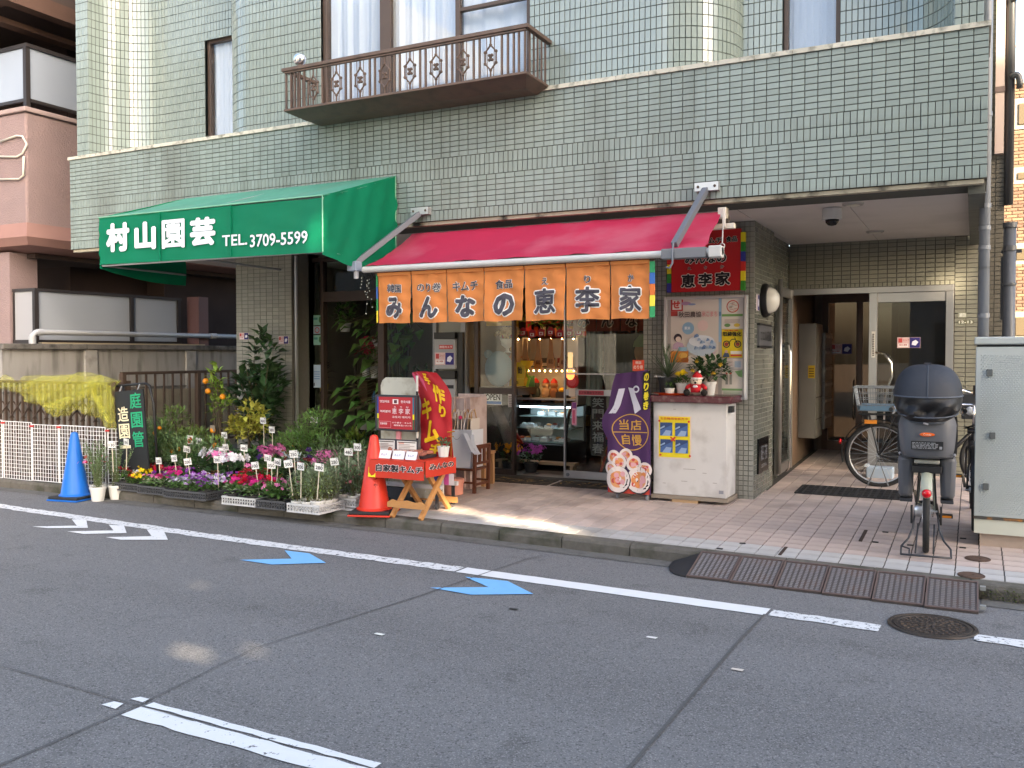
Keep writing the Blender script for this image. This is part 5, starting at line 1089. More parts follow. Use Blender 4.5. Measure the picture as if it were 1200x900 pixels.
# right side behind the sliding door
t=thing('inner_noren',(-3.55,9.6,1.85),'dark red inner shop curtain seen through the glass','shop curtain')
for i in range(4):
    x0=-4.12+i*.29; f_=lambda u,v,x0=x0,i=i:((x0+.275*u,9.6+.01*math.sin(8*u+i),1.86+.4*v),(0,-1,0))
    p=MB().slab(f_,8,2,.003).build('curtain_panel',mat('noren_darkred',(.16,.035,.02),.8),t)
    if i<3: outlined(p,[('みんな'[i],(x0+.06,x0+.21,1.9,2.06),front(0,9.588,0))],P('14100e'),P('b89a80'))
t=thing('teal_curtain',(-3.5,10.3,.9),'dark teal curtain behind the sliding glass door','curtain'); MB().slab(lambda u,v:((-4.0+1.0*u,10.25+.03*math.sin(30*u),.2+2.1*v),(0,-1,0)),50,1,.004).build('cloth',mat('teal_cloth',(.03,.05,.06),.9),t)
t=thing('net_strip',(-4.0,9.9,1),'pale grey net strip hanging behind the sliding door edge','netting'); MB().slab(lambda u,v:((-4.02+.2*u,9.75+.01*math.sin(20*u),1.0+1.3*v),(0,-1,0)),12,1,.004).build('cloth',mat('net_grey',(.2,.23,.2),.9,var=.4,vs=30,stretch=(3,1,.4)),t)
t=thing('acorn_cushion',(-3.25,9.6,1.45),'round brown cushion with a green top behind the glass','cushion'); MB().sph((-3.2,9.62,1.62),.17,18,12,(1.1,.5,1)).build('body',P('8a6a4c',.9),t,smooth='all'); MB().lathe([(.2,0),(.19,.06),(.13,.13),(.01,.17)],(-3.2,9.62,1.68),18,Matrix.Diagonal((1,.5,1)).to_3x3()).build('top',P('5f7a50',.9),t,smooth='all')
t=thing('calligraphy_scroll',(-3.8,9.5,.6),'tall black scroll of white brush characters behind the sliding door','scroll'); MB().bx(-3.86,-3.68,9.5,9.505,.45,1.12).build('sheet',P('16161a'),t); lettering(t,[(c,(-3.84,-3.7,1.0-.13*i,1.11-.13*i),front(0,9.499,0),dict(bold=.014)) for i,c in enumerate('笑門来福春')],P('8a8a88'))
t=thing('red_stool',(-3.75,9.75,.19),'red folding stool behind the sliding door','stool')
MB().beam((-3.85,9.75,.19),(-3.73,9.8,.62),.03,.03).beam((-3.6,9.75,.19),(-3.7,9.8,.62),.03,.03).bx(-3.8,-3.62,9.7,9.9,.62,.65).build('frame',P('8a2a20'),t)
# ---- flower shop interior
t=thing('flower_rack',(-7.2,10.2,.19),'dark metal plant rack inside the flower shop door','rack'); rk=P('2a221c',.5)
for x in (-7.52,-6.95):
    for y in (10.0,10.4): MB().bx(x-.012,x+.012,y-.012,y+.012,.19,1.5).build('upright',rk,t)
for z in (.55,.9,1.25): MB().bx(-7.53,-6.94,9.99,10.41,z,z+.02).build('shelf_board',rk,t)
MB().bx(-7.5,-7.36,10.05,10.35,.92,1.24).build('wood_panel',P('5a4634'),t)
for x,z in ((-7.45,1.272),(-7.31,1.272)):
    q=thing('white_bucket',(x,10.15,z),'white plastic flower bucket on top of the plant rack' if x<-7.4 else 'second white flower bucket on top of the plant rack','bucket'); MB().lathe([(.05,0),(.065,.16),(.06,.16)],(x,10.15,z),14,capt=False).build('bucket',P('c8c8c8',.4),q,smooth=True)
t=thing('red_flower_bunch',(-7.4,10.15,1.45),'bunch of red and pink cut flowers in the white buckets','flowers'); b=MB(); foliage(b,(-7.38,10.15,1.55),(.14,.1,.12),70,.08,.03,random.Random(2)); b.build('leaves',lf_mid,t,kind='stuff'); b=MB(); blossoms(b,(-7.42,10.1,1.68),(.12,.08,.16),24,.05,random.Random(2)); b.build('red_blossom',petal('rose','b83a58'),t,kind='stuff'); b=MB(); blossoms(b,(-7.2,10.1,1.72),(.09,.08,.08),24,.035,random.Random(3)); b.build('cream_blossom',pt_wht,t,kind='stuff')
for i,(x,c) in enumerate(((-7.28,'3a6a9a'),(-7.2,'c8a030'),(-7.1,'b84a3a'))):
    q=thing('garden_bottle',(x,10.1,.92),['blue','yellow','red'][i]+' garden supply bottle on the plant rack','bottle'); MB().lathe([(.035,0),(.035,.12),(.015,.15),(.015,.18)],(x,10.1,.921),10).build('bottle',P(c,.4),q,smooth=True)
t=plant('shelf_seedlings','white basket of small leafy pots on the lower rack board','potted plant',(-7.2,10.1,.571),None,[(lf_dark,120,.07,.035,(.2,.12,.1),.22)],seed=8)
MB().bx(-7.42,-6.98,9.97,10.3,.572,.70).build('basket',P('b8b0a8',.5),t)
r=random.Random(21)
t=thing('big_leaf_plant',(-6.9,10.1,.19),'tall plant with large lobed leaves inside the flower shop door','potted plant'); pot(t,(-6.85,10.15,.19),.13,.17,.3,potw)
b=MB(); b2=MB(); lb=MB()
for i in range(95):
    z=.7+r.random()*1.5; e=V3((-6.95+r.uniform(-.5,.42),9.95+r.uniform(-.35,.25),z)); b2.tube([(-6.85,10.15,.45),((e.x-6.85)/2,(e.y+10.15)/2,z+.12),e],.007,5)
    d=V3((e.x+6.85+r.uniform(-.2,.2),e.y-10.15-.4,-.35)); l=r.uniform(.16,.3); b.leaf(e,d,(r.uniform(-.4,.4),0,1),l,l*.7,.5)
b2.build('stem',stem_m,t); b.build('leaves',L_('bigleaf',(.13,.25,.06)),t,kind='stuff')
for i in range(5):
    x,y=-7.45+i*.13,9.75+.1*(i%2); plant('dark_pot_plant','small dark leafy plant crowded at the flower shop doorway','potted plant',(x,y,.187),(.06,.08,.13,[terra,potw,potk][i%3]),[(lf_dark,60,.09,.04,(.12,.11,.12),.1)],group='small plants in the flower shop doorway',seed=40+i)
plant('window_plant','slim dark plant in a yellow pot behind the narrow flower shop window','potted plant',(-7.74,9.6,1.1),(.05,.06,.1,P('b8a030')),[(L_('purple',(.06,.03,.05)),30,.14,.03,(.07,.07,.16),.2)],seed=60)
t=thing('window_ledge',(-7.74,9.6,1.0),'narrow ledge inside the slim flower shop window','ledge'); MB().bx(-7.88,-7.61,9.5,9.75,1.07,1.1).build('board',P('5a5048'),t)
for i in range(7):
    x=-6.5+i*.1; plant('glasshouse_plant','green plant standing behind the wide shop window glass','potted plant',(x,9.8+.2*(i%2),.187),(.07,.09,.5,potk),[(lf_mid if i%2 else lf_dark,50,.12,.05,(.12,.12,.35),.4)],group='plants behind the wide shop window',seed=70+i)

# snacks along the top of the case and small goods on the upper board
r=random.Random(31)
for i in range(12):
    x=-5.1+i*.063; q=thing('snack_bag',(x,10.4,.987),'brown snack bag in the row along the top of the display case','snack bag','snack bags on top of the display case'); MB().box((x,10.38+r.uniform(-.03,.03),1.0+.02),(.055,.05,r.uniform(.05,.09)),r.uniform(-.5,.5),r.uniform(-.2,.2)).build('pack',P(r.choice(['6a3a22','8a5a30','a8743c','4a2c1c','b09060']),.4),q)
for i in range(9):
    x=-5.5+i*.07; z=1.25+.24*(i%4); q=thing('hanging_packet',(x,10.0,z),'coloured packet hanging on the left wall of the food shop','packet','packets hanging on the left wall'); MB().box((x,10.6-.05*i,z),(.07,.02,.16),.3).build('pack',P(r.choice(['c83a2a','e0b030','d8d0c0','3a6a4a','d87a30']),.4),q)
for i in range(5):
    x=-4.2+.13*i; z=.45+.3*(i%3); q=thing('shop_carton',(x,10.9,z),'coloured carton stacked behind the sliding door','carton','cartons stacked behind the sliding door'); MB().bx(x-.06,x+.06,10.85,11.0,.187 if i%2 else .187,z+.2).build('box',P(r.choice(['8a3a2a','b08a4a','5a5a62','a04038']),.6),q)

for i,(x,y,z) in enumerate(((-7.5,9.75,1.9),(-7.3,10.3,2.05),(-7.45,9.7,.187),(-7.25,9.62,.187))):
    plant('shop_foliage_plant',['hanging pot of trailing leaves at the top left of the flower shop doorway','second hanging leafy pot deeper in the flower shop','broad leafy pot on the floor at the left of the flower shop doorway','pale leafy pot on the floor in the flower shop doorway'][i],'potted plant',(x,y,z),(.06,.08,.12,[potw,terra,terra,potw][i]),[(lf_lime if i%2 else lf_mid,90,.11,.05,(.16,.14,.16),.12)],seed=90+i)

q_=[o for o in COL.objects if o.name.startswith('display_shelf')][0]
for k in range(6): MB().sph((-5.1+k*.15,10.14,1.785),.008,8,6).build('bulb',MC['bulb_warm'],q_)
for i in range(18):
    x=-5.12+(i%9)*.098; z=1.83+.17*(i//9); r=random.Random(200+i); t=thing('hanging_charm',(x,10.55,z),'small warm coloured charm hanging above the shelf','charm','charms hanging above the shelf'); MB().box((x,10.5,z+.06),(.06,.02,.12),r.uniform(-.4,.4),r.uniform(-.2,.2)).build('charm',P(r.choice(['d8502a','e0a030','c82838','e8d8b0','d87848']),.5),t)
# ================================================================ FLOWER DISPLAY
def tray(x0,x1,y0,y1,col,label,z=None,rz=0):
    z=pz((x0+x1)/2,(y0+y1)/2)+.004 if z is None else z
    t=thing('flower_tray',((x0+x1)/2,(y0+y1)/2,z),label,'flower tray','plastic trays of flowers along the kerb'); m=col
    f=MB(); h=.085
    for a,c,d,e in ((x0,x1,y0,y0+.012),(x0,x1,y1-.012,y1)): f.bx(a,c,d,e,z+h-.018,z+h)
    for a,c,d,e in ((x0,x0+.012,y0+.012,y1-.012),(x1-.012,x1,y0+.012,y1-.012)): f.bx(a,c,d,e,z+h-.018,z+h)
    f.bx(x0,x1,y0,y1,z,z+.015).build('rim_and_base',m,t)
    g=MB(); n=max(6,round((x1-x0)/.034)); k=max(6,round((y1-y0)/.034))
    for i in range(n+1): x=x0+.006+(x1-x0-.012)*i/n; [g.bx(x-.006,x+.006,y-.004,y+.004,z+.015,z+h-.018) for y in (y0+.006,y1-.006)]
    for i in range(k+1): y=y0+.006+(y1-y0-.012)*i/k; [g.bx(x-.004,x+.004,y-.006,y+.006,z+.015,z+h-.018) for x in (x0+.006,x1-.006)]
    g.bx(x0,x1,y0+.002,y0+.008,z+.04,z+.05).bx(x1-.008,x1-.002,y0,y1,z+.04,z+.05).build('lattice',m,t,kind='stuff')
    return t
tk=mat('tray_black',(.075,.077,.083),.4); tw=mat('tray_white',(.55,.55,.55),.45,var=.06)
spots=[]
def fill(x0,x1,y0,y1,nx,ny,protos,seed,dz=.02,scr=(.85,1.2)):
    r=random.Random(seed)
    for i in range(nx):
        for j in range(ny):
            x=x0+(i+.5)*(x1-x0)/nx+r.uniform(-.015,.015); y=y0+(j+.5)*(y1-y0)/ny+r.uniform(-.015,.015); pr=protos[(i*ny+j+r.randrange(2))%len(protos)]
            lab,pr_=pr; o=put(pr_,(x,y,pz(x,y)+dz),r.uniform(0,6.28),lab,r.uniform(*scr))
            if pr_ not in used: used.append(pr_)
used=[]
O_=(0,60,0)    # prototypes are built out of the way, then removed
def proto(cat,potd,leaf,fl,seed,group,name='potted_flower',st=0): return plant(name,'x',cat,O_,potd,leaf,fl,group,seed,st)
gq='small potted flowers in the kerb trays'
sp_=(.045,.055,.08,potk)
cyc=[(lf_mid,34,.055,.045,(.085,.08,.04),.04),(lf_grey,14,.05,.045,(.07,.07,.03),.035)]
p_mag=proto('potted flower',sp_,cyc,[(pt_mag,10,.032,(.07,.06,.035),.10)],1,gq,'cyclamen'); p_pink=proto('potted flower',sp_,cyc,[(pt_pink,9,.032,(.07,.06,.035),.10)],2,gq,'cyclamen'); p_red=proto('potted flower',sp_,cyc,[(pt_red,7,.032,(.065,.06,.03),.10)],3,gq,'cyclamen'); p_wht=proto('potted flower',sp_,cyc,[(pt_wht,8,.031,(.07,.06,.035),.10)],4,gq,'cyclamen')
pans=[(lf_mid,60,.04,.022,(.08,.07,.04),.03)]
p_yel=proto('potted flower',sp_,pans,[(pt_yel,9,.034,(.07,.06,.03),.085)],5,gq,'pansy'); p_pur=proto('potted flower',sp_,pans,[(pt_pur,7,.028,(.07,.06,.03),.08)],6,gq,'pansy'); p_lil=proto('potted flower',sp_,pans,[(pt_lil,6,.024,(.08,.07,.03),.075),(pt_wht,4,.022,(.08,.07,.03),.075)],7,gq,'alyssum'); p_grn=proto('potted flower',sp_,[(lf_mid,50,.075,.035,(.08,.08,.06),.06)],[(pt_pink,3,.03,(.07,.05,.05),.12)],8,gq,'leafy_primula')
p_redp=proto('potted flower',sp_,pans,[(pt_red,7,.034,(.06,.05,.03),.085)],9,gq,'pansy')
tl=[('black tray of yellow and red pansies beside the white flower pots',-8.38,-8.02,6.80,7.3,tk,[('yellow pansy pot in the leftmost black tray',p_yel),('red pansy pot in the leftmost black tray',p_redp),('white flower pot in the leftmost black tray',p_wht)],11),
 ('black tray of magenta cyclamen, second tray from the left',-7.98,-7.56,6.76,7.25,tk,[('magenta cyclamen in the second black tray from the left',p_mag),('pink cyclamen in the second black tray from the left',p_pink),('purple pansy in the second black tray from the left',p_pur)],12),
 ('black tray of lilac and white alyssum at the middle of the kerb',-7.52,-6.92,6.70,7.2,tk,[('lilac and white alyssum in the middle black tray',p_lil),('purple pansy in the middle black tray',p_pur),('low lilac alyssum in the middle black tray',p_lil)],13),
 ('black tray of red cyclamen set back behind the kerb gap',-6.98,-6.62,7.06,7.5,tk,[('red cyclamen in the set back black tray',p_red),('leafy green primula in the set back black tray',p_grn)],14),
 ('white tray of magenta cyclamen on the kerb',-6.66,-6.22,6.66,7.1,tw,[('magenta cyclamen in the white kerb tray',p_mag),('red cyclamen in the white kerb tray',p_red),('pink cyclamen in the white kerb tray',p_pink)],15),
 ('black tray of leafy green primula between two white trays',-6.19,-5.83,6.64,7.12,tk,[('leafy primula between the two white trays',p_grn),('second leafy primula kind between the two white trays',p_grn)],16)]
for lab,x0,x1,y0,y1,c,pr,sd in tl:
    tray(x0,x1,y0,y1,c,lab); fill(x0+.03,x1-.03,y0+.03,y1-.03,3 if x1-x0<.5 else 5,4,pr,sd)
# grey-green shrubs in white pots
gg='silvery green shrubs in white pots near the red cone'
p_ros=proto('potted shrub',(.05,.065,.1,potw),[(lf_grey,260,.05,.013,(.12,.11,.15),.17),(lf_olive,90,.05,.014,(.11,.1,.13),.13)],[],21,gg,'silver_shrub',st=.22)
p_ros2=proto('potted shrub',(.05,.065,.1,potw),[(lf_grey,260,.05,.013,(.13,.12,.17),.19),(lf_fine,90,.05,.014,(.11,.11,.14),.14)],[(petal('dusty','b06a70'),10,.02,(.1,.09,.12),.2)],22,gg,'silver_shrub',st=.22)
for lab,x0,x1,y0,y1,c,nx,ny,sd in (('white tray of silvery shrubs at the kerb corner',-5.79,-5.40,6.62,7.0,tw,3,3,31),('second white tray of silvery shrubs just behind the first',-5.76,-5.3,7.04,7.42,tw,3,3,32),('black tray of silvery shrubs beside the red cone',-5.35,-5.08,7.25,7.7,tk,2,3,33),('long black tray of silvery shrubs behind the white trays',-6.2,-5.4,7.46,7.85,tk,5,3,34)):
    tray(x0,x1,y0,y1,c,lab); fill(x0+.03,x1-.03,y0+.03,y1-.03,nx,ny,[('silvery green shrub in the '+lab.split(' of ')[0]+(' at the kerb corner' if sd==31 else ' behind the corner one' if sd==32 else ' beside the red cone' if sd==33 else ' set back from the kerb'),p_ros if sd%2 else p_ros2)],sd,scr=(.85,1.08))
# second row: terracotta and plain pots
g2='potted flowers in the second row behind the trays'
bigc=[(lf_dark,46,.085,.07,(.13,.12,.06),.06)]
q_pk=proto('potted flower',(.075,.1,.15,terra),bigc,[(pt_pink,26,.05,(.13,.1,.06),.21)],51,g2,'tall_cyclamen'); q_wh=proto('potted flower',(.075,.1,.15,terra),bigc,[(pt_wht,26,.045,(.13,.1,.05),.2)],52,g2,'tall_cyclamen'); q_dk=proto('potted plant',(.075,.1,.14,potk),[(lf_mid,110,.07,.035,(.15,.14,.12),.12),(lf_dark,60,.07,.035,(.16,.15,.13),.11)],[],53,g2,'leafy_plant'); q_or=proto('potted flower',(.07,.09,.14,potk),[(lf_mid,70,.06,.03,(.14,.12,.09),.1)],[(pt_or,9,.04,(.13,.1,.07),.17),(pt_wht,9,.035,(.13,.1,.06),.17)],54,g2,'mixed_viola'); q_dp=proto('potted flower',(.07,.09,.14,potk),[(lf_dark,70,.06,.03,(.14,.12,.1),.1)],[(pt_dpur,7,.045,(.13,.1,.07),.19)],55,g2,'purple_viola'); q_rd=proto('potted flower',(.07,.09,.14,potk),[(lf_dark,70,.055,.03,(.14,.12,.1),.1)],[(petal('brick','8a3c34'),26,.025,(.15,.1,.06),.19)],56,g2,'red_sedum'); q_sil=proto('potted plant',(.07,.09,.14,potk),[(mat('leaf_silver',(.42,.46,.45),.7,isl=.15),80,.05,.02,(.15,.12,.04),.17)],[],57,g2,'silver_leaf_plant')
q_fine=proto('potted plant',(.07,.09,.14,potk),[(lf_fine,300,.065,.014,(.19,.17,.19),.18)],[],58,g2,'feathery_plant')
row=[(q_pk,-7.33,7.3,'pink cyclamen in a terracotta pot at the left of the pair'),(q_wh,-7.08,7.28,'white cyclamen in a terracotta pot, front of the second row'),(q_pk,-6.84,7.6,'pink cyclamen in a terracotta pot behind the red cyclamen tray'),(q_dk,-6.6,7.3,'dark leafy pot behind the white cyclamen tray'),(q_sil,-6.55,7.62,'silver leaved plant in the middle of the second row'),(q_rd,-6.35,7.45,'dusty red sedum behind the white cyclamen tray'),(q_pk,-6.1,7.62,'pink cyclamen behind the silvery shrubs'),(q_rd,-5.8,7.95,'dusty red sedum behind the long shrub tray'),(q_pk,-5.5,8.05,'pink cyclamen nearest the flower shop door'),(q_wh,-7.6,7.45,'white cyclamen behind the magenta tray'),(q_dk,-7.85,7.5,'dark leafy pot behind the magenta tray'),(q_dp,-7.15,7.85,'deep purple viola left of the orange violas'),(q_or,-6.95,7.95,'orange and white violas beside the green bush'),(q_dk,-7.4,7.75,'dark leafy pot under the tall citrus'),(q_dk,-7.7,7.8,'dark leafy pot between the kumquat and the tall citrus'),(q_dk,-7.5,8.05,'dark leafy pot behind the tall citrus'),(q_dp,-6.6,8.0,'deep purple viola beside the green bush'),(q_fine,-8.3,7.5,'feathery green plant behind the pansy tray'),(q_fine,-8.6,7.35,'feathery green plant near the white flower pots'),(q_fine,-8.75,7.65,'feathery green plant under the black signboard'),(q_fine,-8.45,7.75,'feathery green plant in front of the kumquat bush'),(q_fine,-8.05,7.6,'feathery green plant right of the kumquat bush'),(q_fine,-8.4,7.42,'feathery green plant close behind the pansy tray'),(q_fine,-8.15,7.5,'feathery green plant left of the picture tag'),(q_fine,-7.9,7.42,'feathery green plant behind the second black tray'),(q_fine,-8.55,7.55,'feathery green plant right of the black signboard'),(q_fine,-7.7,7.6,'feathery green plant below the tall citrus'),(q_fine,-6.3,7.9,'feathery green plant in front of the round green bush'),(q_fine,-5.95,7.95,'feathery green plant right of the round green bush'),(q_dk,-6.1,8.1,'dark leafy pot behind the pink cyclamen'),(q_dk,-5.9,8.3,'dark leafy pot by the flower shop doorway'),(q_wh,-5.25,8.0,'white cyclamen right of the doorway pots')]
for i,(p,x,y,l) in enumerate(row): put(p,(x,y,pz(x,y)),i*1.3,l,1.0+.15*((i*7)%5)/5); used.append(p)
for p in [p_mag,p_pink,p_red,p_wht,p_yel,p_pur,p_lil,p_grn,p_redp,p_ros,p_ros2,q_pk,q_wh,q_dk,q_or,q_dp,q_rd,q_sil,q_fine]:
    for c in [o for o in list(COL.objects) if o.parent==p]: bpy.data.objects.remove(c)
    bpy.data.objects.remove(p)
# shrubs
def shrub(name,label,cat,loc,rad,cz,leaf,n,l,w,trunk=True,pt_=None,seed=0,extra=None):
    r=random.Random(seed); t=thing(name,loc,label,cat); L=V3(loc); h=0
    if pt_: pot(t,L,*pt_); h=pt_[2]
    b=MB()
    for i in range(7):
        e=L+V3((r.uniform(-.6,.6)*rad[0],r.uniform(-.6,.6)*rad[1],cz+rad[2]*r.uniform(-.2,.6))); b.tube([L+V3((0,0,h-.02)),L+V3((r.uniform(-.03,.03),r.uniform(-.03,.03),cz*.5)),e],[.012,.009,.004],5)
    b.build('trunk',bark,t)
    b=MB()
    for k in range(9):      # clumps for an uneven outline
        c=L+V3((r.uniform(-.6,.6)*rad[0],r.uniform(-.6,.6)*rad[1],cz+r.uniform(-.6,.7)*rad[2])); foliage(b,c,(rad[0]*.5,rad[1]*.5,rad[2]*.45),n//9,l,w,r,shell=.1)
    b.build('foliage',leaf,t,kind='stuff')
    if extra: extra(t,L,r)
    return t
orm=mat('orange_fruit',(.75,.27,.01),.4,spec=.4)
def fruits(n,rad,cz,s):
    def f(t,L,r):
        for i in range(n):
            p=L+V3((r.uniform(-1,1)*rad[0],-abs(r.uniform(.5,1))*rad[1],cz+r.uniform(-1,1)*rad[2])); MB().sph(p,s,10,7,(1,1,.92)).build('orange',orm,t,smooth='all')
    return f
shrub('kumquat_bush','bushy kumquat with orange fruit left of the tall citrus','fruit bush',(-8.45,7.8,.12),(.36,.3,.33),.54,lf_olive,1700,.08,.03,seed=3,pt_=(.12,.16,.22,potk),extra=fruits(7,(.32,.34,.2),.45,.027))
def citrus(t,L,r):
    for x,z in ((-.11,.78),(-.07,.66),(.16,.60),(.04,.02),(.0,.2)): MB().sph(L+V3((x,-.08,z+.38)),.035,12,8).build('citrus_fruit',orm,t,smooth='all')
t=shrub('tall_citrus','slim potted citrus with yellow green leaves and orange fruit','fruit tree',(-8.0,7.95,.12),(.1,.08,.36),1.0,lf_lime,170,.09,.045,seed=5,pt_=(.11,.15,.22,potk),extra=citrus); b=MB(); foliage(b,(-7.83,7.9,1.02),(.1,.07,.06),36,.09,.045,random.Random(1)); foliage(b,(-8.0,7.9,.5),(.2,.1,.12),60,.08,.035,random.Random(2)); b.build('foliage',lf_lime,t,kind='stuff')
shrub('variegated_shrub','yellow variegated shrub in front of the dark rubber plant','shrub',(-7.75,8.2,.13),(.28,.2,.26),.64,lf_yel,420,.1,.06,seed=6,pt_=(.11,.15,.2,potk))
shrub('rubber_plant','tall dark glossy leaved plant against the left tiled pier','potted tree',(-7.95,8.62,.15),(.42,.22,.72),.98,lf_dark,640,.17,.1,seed=7,pt_=(.15,.2,.28,potk))
shrub('round_green_bush','dense round green bush right of the rubber plant','bush',(-6.78,8.1,.14),(.46,.32,.30),.52,L_('bush',(.17,.29,.075)),2800,.06,.017,seed=8,pt_=(.14,.18,.22,potk))
shrub('low_herb_bush','soft grey green bush right of the black signboard','bush',(-8.75,7.6,.12),(.36,.28,.30),.46,lf_fine,2200,.055,.012,seed=9,pt_=(.12,.16,.2,potk))
# white pots on the road with wispy plants
for i,(x,y) in enumerate(((-8.62,6.78),(-8.47,6.66),(-8.40,6.84))):
    r=random.Random(90+i); t=thing('white_flower_pot',(x,y,.004),['white pot of wispy stems on the road, left of three','white pot of wispy stems on the road, front of three','white pot of wispy stems on the road, back right of three'][i],'flower pot')
    pot(t,(x,y,.004),.062,.082,.155,potw); b=MB(); lb=MB()
    for k in range(34):
        e=V3((x+r.uniform(-.16,.16),y+r.uniform(-.12,.12),.35+r.random()*.32)); m=V3(((x+e.x)/2,(y+e.y)/2,e.z*.6)); b.tube([(x+r.uniform(-.04,.04),y+r.uniform(-.04,.04),.14),m,e],.002,4)
        for q in range(11): s=r.random(); p=m.lerp(e,s); lb.leaf(p,(r.uniform(-1,1),r.uniform(-1,1),.5),(0,0,1),.035,.009)
    b.build('stem',mat('stem_green',(.1,.13,.05),.7),t); lb.build('foliage',lf_fine,t,kind='stuff')
    b=MB(); blossoms(b,(x-.12,y-.06,.42),(.08,.05,.07),4,.025,r); b.build('blossom',pt_red if i!=1 else pt_pink,t,kind='stuff')
# black signboard on a pipe stand
t=thing('garden_signboard',(-8.4,6.98,.1),'black hanging signboard with green and cream brushed characters on a pipe stand','signboard')
pl=Pl((-8.50,6.99,.40),(.996,0,.09),(-.09,0,.996))
MB().prism(rect(0,.45,-.1,.78),pl,.02).build('board',mat('board_black',(.018,.02,.022),.5,var=.2),t)
MB().tube([(-8.63,7.03,1.24),(-8.13,7.03,1.275),(-8.08,7.03,1.25),(-8.02,7.03,1.05),(-7.98,7.05,.1)],.014,8).tube([(-8.5,7.03,1.24),(-8.55,7.05,.1)],.014,8).build('stand_pipe',P('1c1c1e',.4),t,smooth='all')
MB().beam(pl(.07,.775,.01),pl(.065,.84,-.03),.012,.012).beam(pl(.36,.775,.01),pl(.355,.84,-.03),.012,.012).build('hanger',P('8a8a88',.4),t,kind='stuff')
lettering(t,[(c,(.235,.415,.575-.215*i,.75-.215*i),pl,dict(bold=.014,off=.022)) for i,c in enumerate('庭園管')],P('23a070'),'green_lettering'); lettering(t,[(c,(.03,.2,.44-.19*i,.605-.19*i) if c!='一' else (.03,.2,.14,.175),pl,dict(bold=.014,off=.022)) for i,c in enumerate('造園一')],P('e8dcb8'),'cream_lettering')
# price tags
tags=[(-8.29,6.7,0.622,'130'),(-8.124,6.75,0.653,'180'),(-8.225,7.0,0.414,'150'),(-7.862,6.95,0.443,'200'),(-7.685,7.0,0.475,'150'),(-7.868,7.35,0.531,'350'),(-7.482,7.0,0.449,'200'),(-7.944,7.6,0.597,'180'),(-7.647,7.7,0.67,'280'),(-7.283,7.3,0.54,'480'),(-6.968,7.3,0.592,'480'),(-6.956,6.9,0.511,'200'),(-6.3,6.75,0.502,'100'),(-7.338,8.0,0.828,'400'),(-6.984,7.75,0.755,'380'),(-6.182,6.85,0.502,'350'),(-6.233,7.0,0.513,'300'),(-6.453,7.1,0.53,'150'),(-7.43,7.5,0.561,'180'),(-5.899,6.85,0.626,'250'),(-5.747,6.6,0.566,'300'),(-5.581,6.58,0.553,'200'),(-5.348,6.56,0.561,'280'),(-6.839,8.3,0.835,'500'),(-5.519,7.0,0.556,'280'),(-5.392,7.2,0.685,'300'),(-5.463,7.15,0.639,'480')]
tagw=mat('tag_card',(.74,.73,.7),.5); tagk=P('2c2c30',.6)
near=['the wispy white pots','the wispy white pots','the yellow and red pansies','the magenta cyclamen','the second tray of cyclamen','the feathery plants','the lilac alyssum','the kumquat bush','the tall citrus','the pink terracotta cyclamen','the white terracotta cyclamen','the middle black tray','the white cyclamen tray','the rubber plant','the round green bush','the leafy primula tray','the back of the primula tray','the red cyclamen tray','the dark leafy pots','the silvery shrubs at left','the silvery shrubs at the corner tray','the front silvery shrubs','the foremost silvery shrubs','the top of the round green bush','the long shrub tray','the shrubs beside the red cone','the pots by the flower shop door']
for i,(x,y,z,s) in enumerate(tags):
    rz=random.Random(i).uniform(-.15,.35); tl_=random.Random(i+50).uniform(-.16,.16)
    t=thing('price_tag',(x,y,pz(x,y)),('front' if y<7.05 else 'rear')+' white price tag reading '+s+' in '+near[i],'price tag','white price tags among the flowers')
    pl=Pl((x,y,z),(math.cos(rz)*math.cos(tl_),math.sin(rz),math.sin(tl_)),(-math.sin(tl_)*math.cos(rz),-.08,math.cos(tl_)))
    w=.043; MB().prism(rect(-w,w,-.036,.036),pl,.003).build('card',tagw,t)
    lettering(t,[(s,(-.034,.034,-.022,.012),pl,dict(bold=.014,off=.0042)),('円',(.02,.036,.016,.03),pl,dict(off=.0042))],tagk)
    zb=max(.12,z-.3); q=pl(0,-.03,-.004); MB().beam(q,(q.x-math.sin(tl_)*-.1*0+math.sin(tl_)*.25,q.y+.01,zb),.009,.004).build('stick',P('cfc4ae'),t)
t=thing('picture_tag',(-8.1,7.6,.7),'square tag with a picture of tomatoes above the feathery plants','picture tag'); pl=front(-8.079,7.6,0.606); MB().prism(rect(-.045,.045,-.05,.05),pl,.003).build('card',tagw,t); paper(t,'print',pl,(-.04,.04,-.045,.045),P('e6e2d8'),[(P('d84a20'),D_(-.01,-.012,.028)),(P('c83a18'),D_(.015,.01,.02)),(P('4a7a30'),R_(-.02,.02,.028,.036))],off=.004); MB().beam(pl(0,-.05,-.004),pl(0,-.35,-.004),.009,.004).build('stick',P('cfc4ae'),t)
for x,z,y,l in ((-8.003,0.59,7.65,'small brown weathered plant label beside the picture tag'),(-7.984,0.725,7.85,'hanging grey plant label on the tall citrus')):
    t=thing('plant_label',(x,y,z),l,'plant label'); pl=front(x,y,z); MB().prism(rect(-.04,.04,-.035,.035),pl,.003).build('card',P('8f8474'),t); MB().beam(pl(0,.03,-.004),pl(0,-.25,-.004),.007,.004).build('stick',P('8f8474'),t)
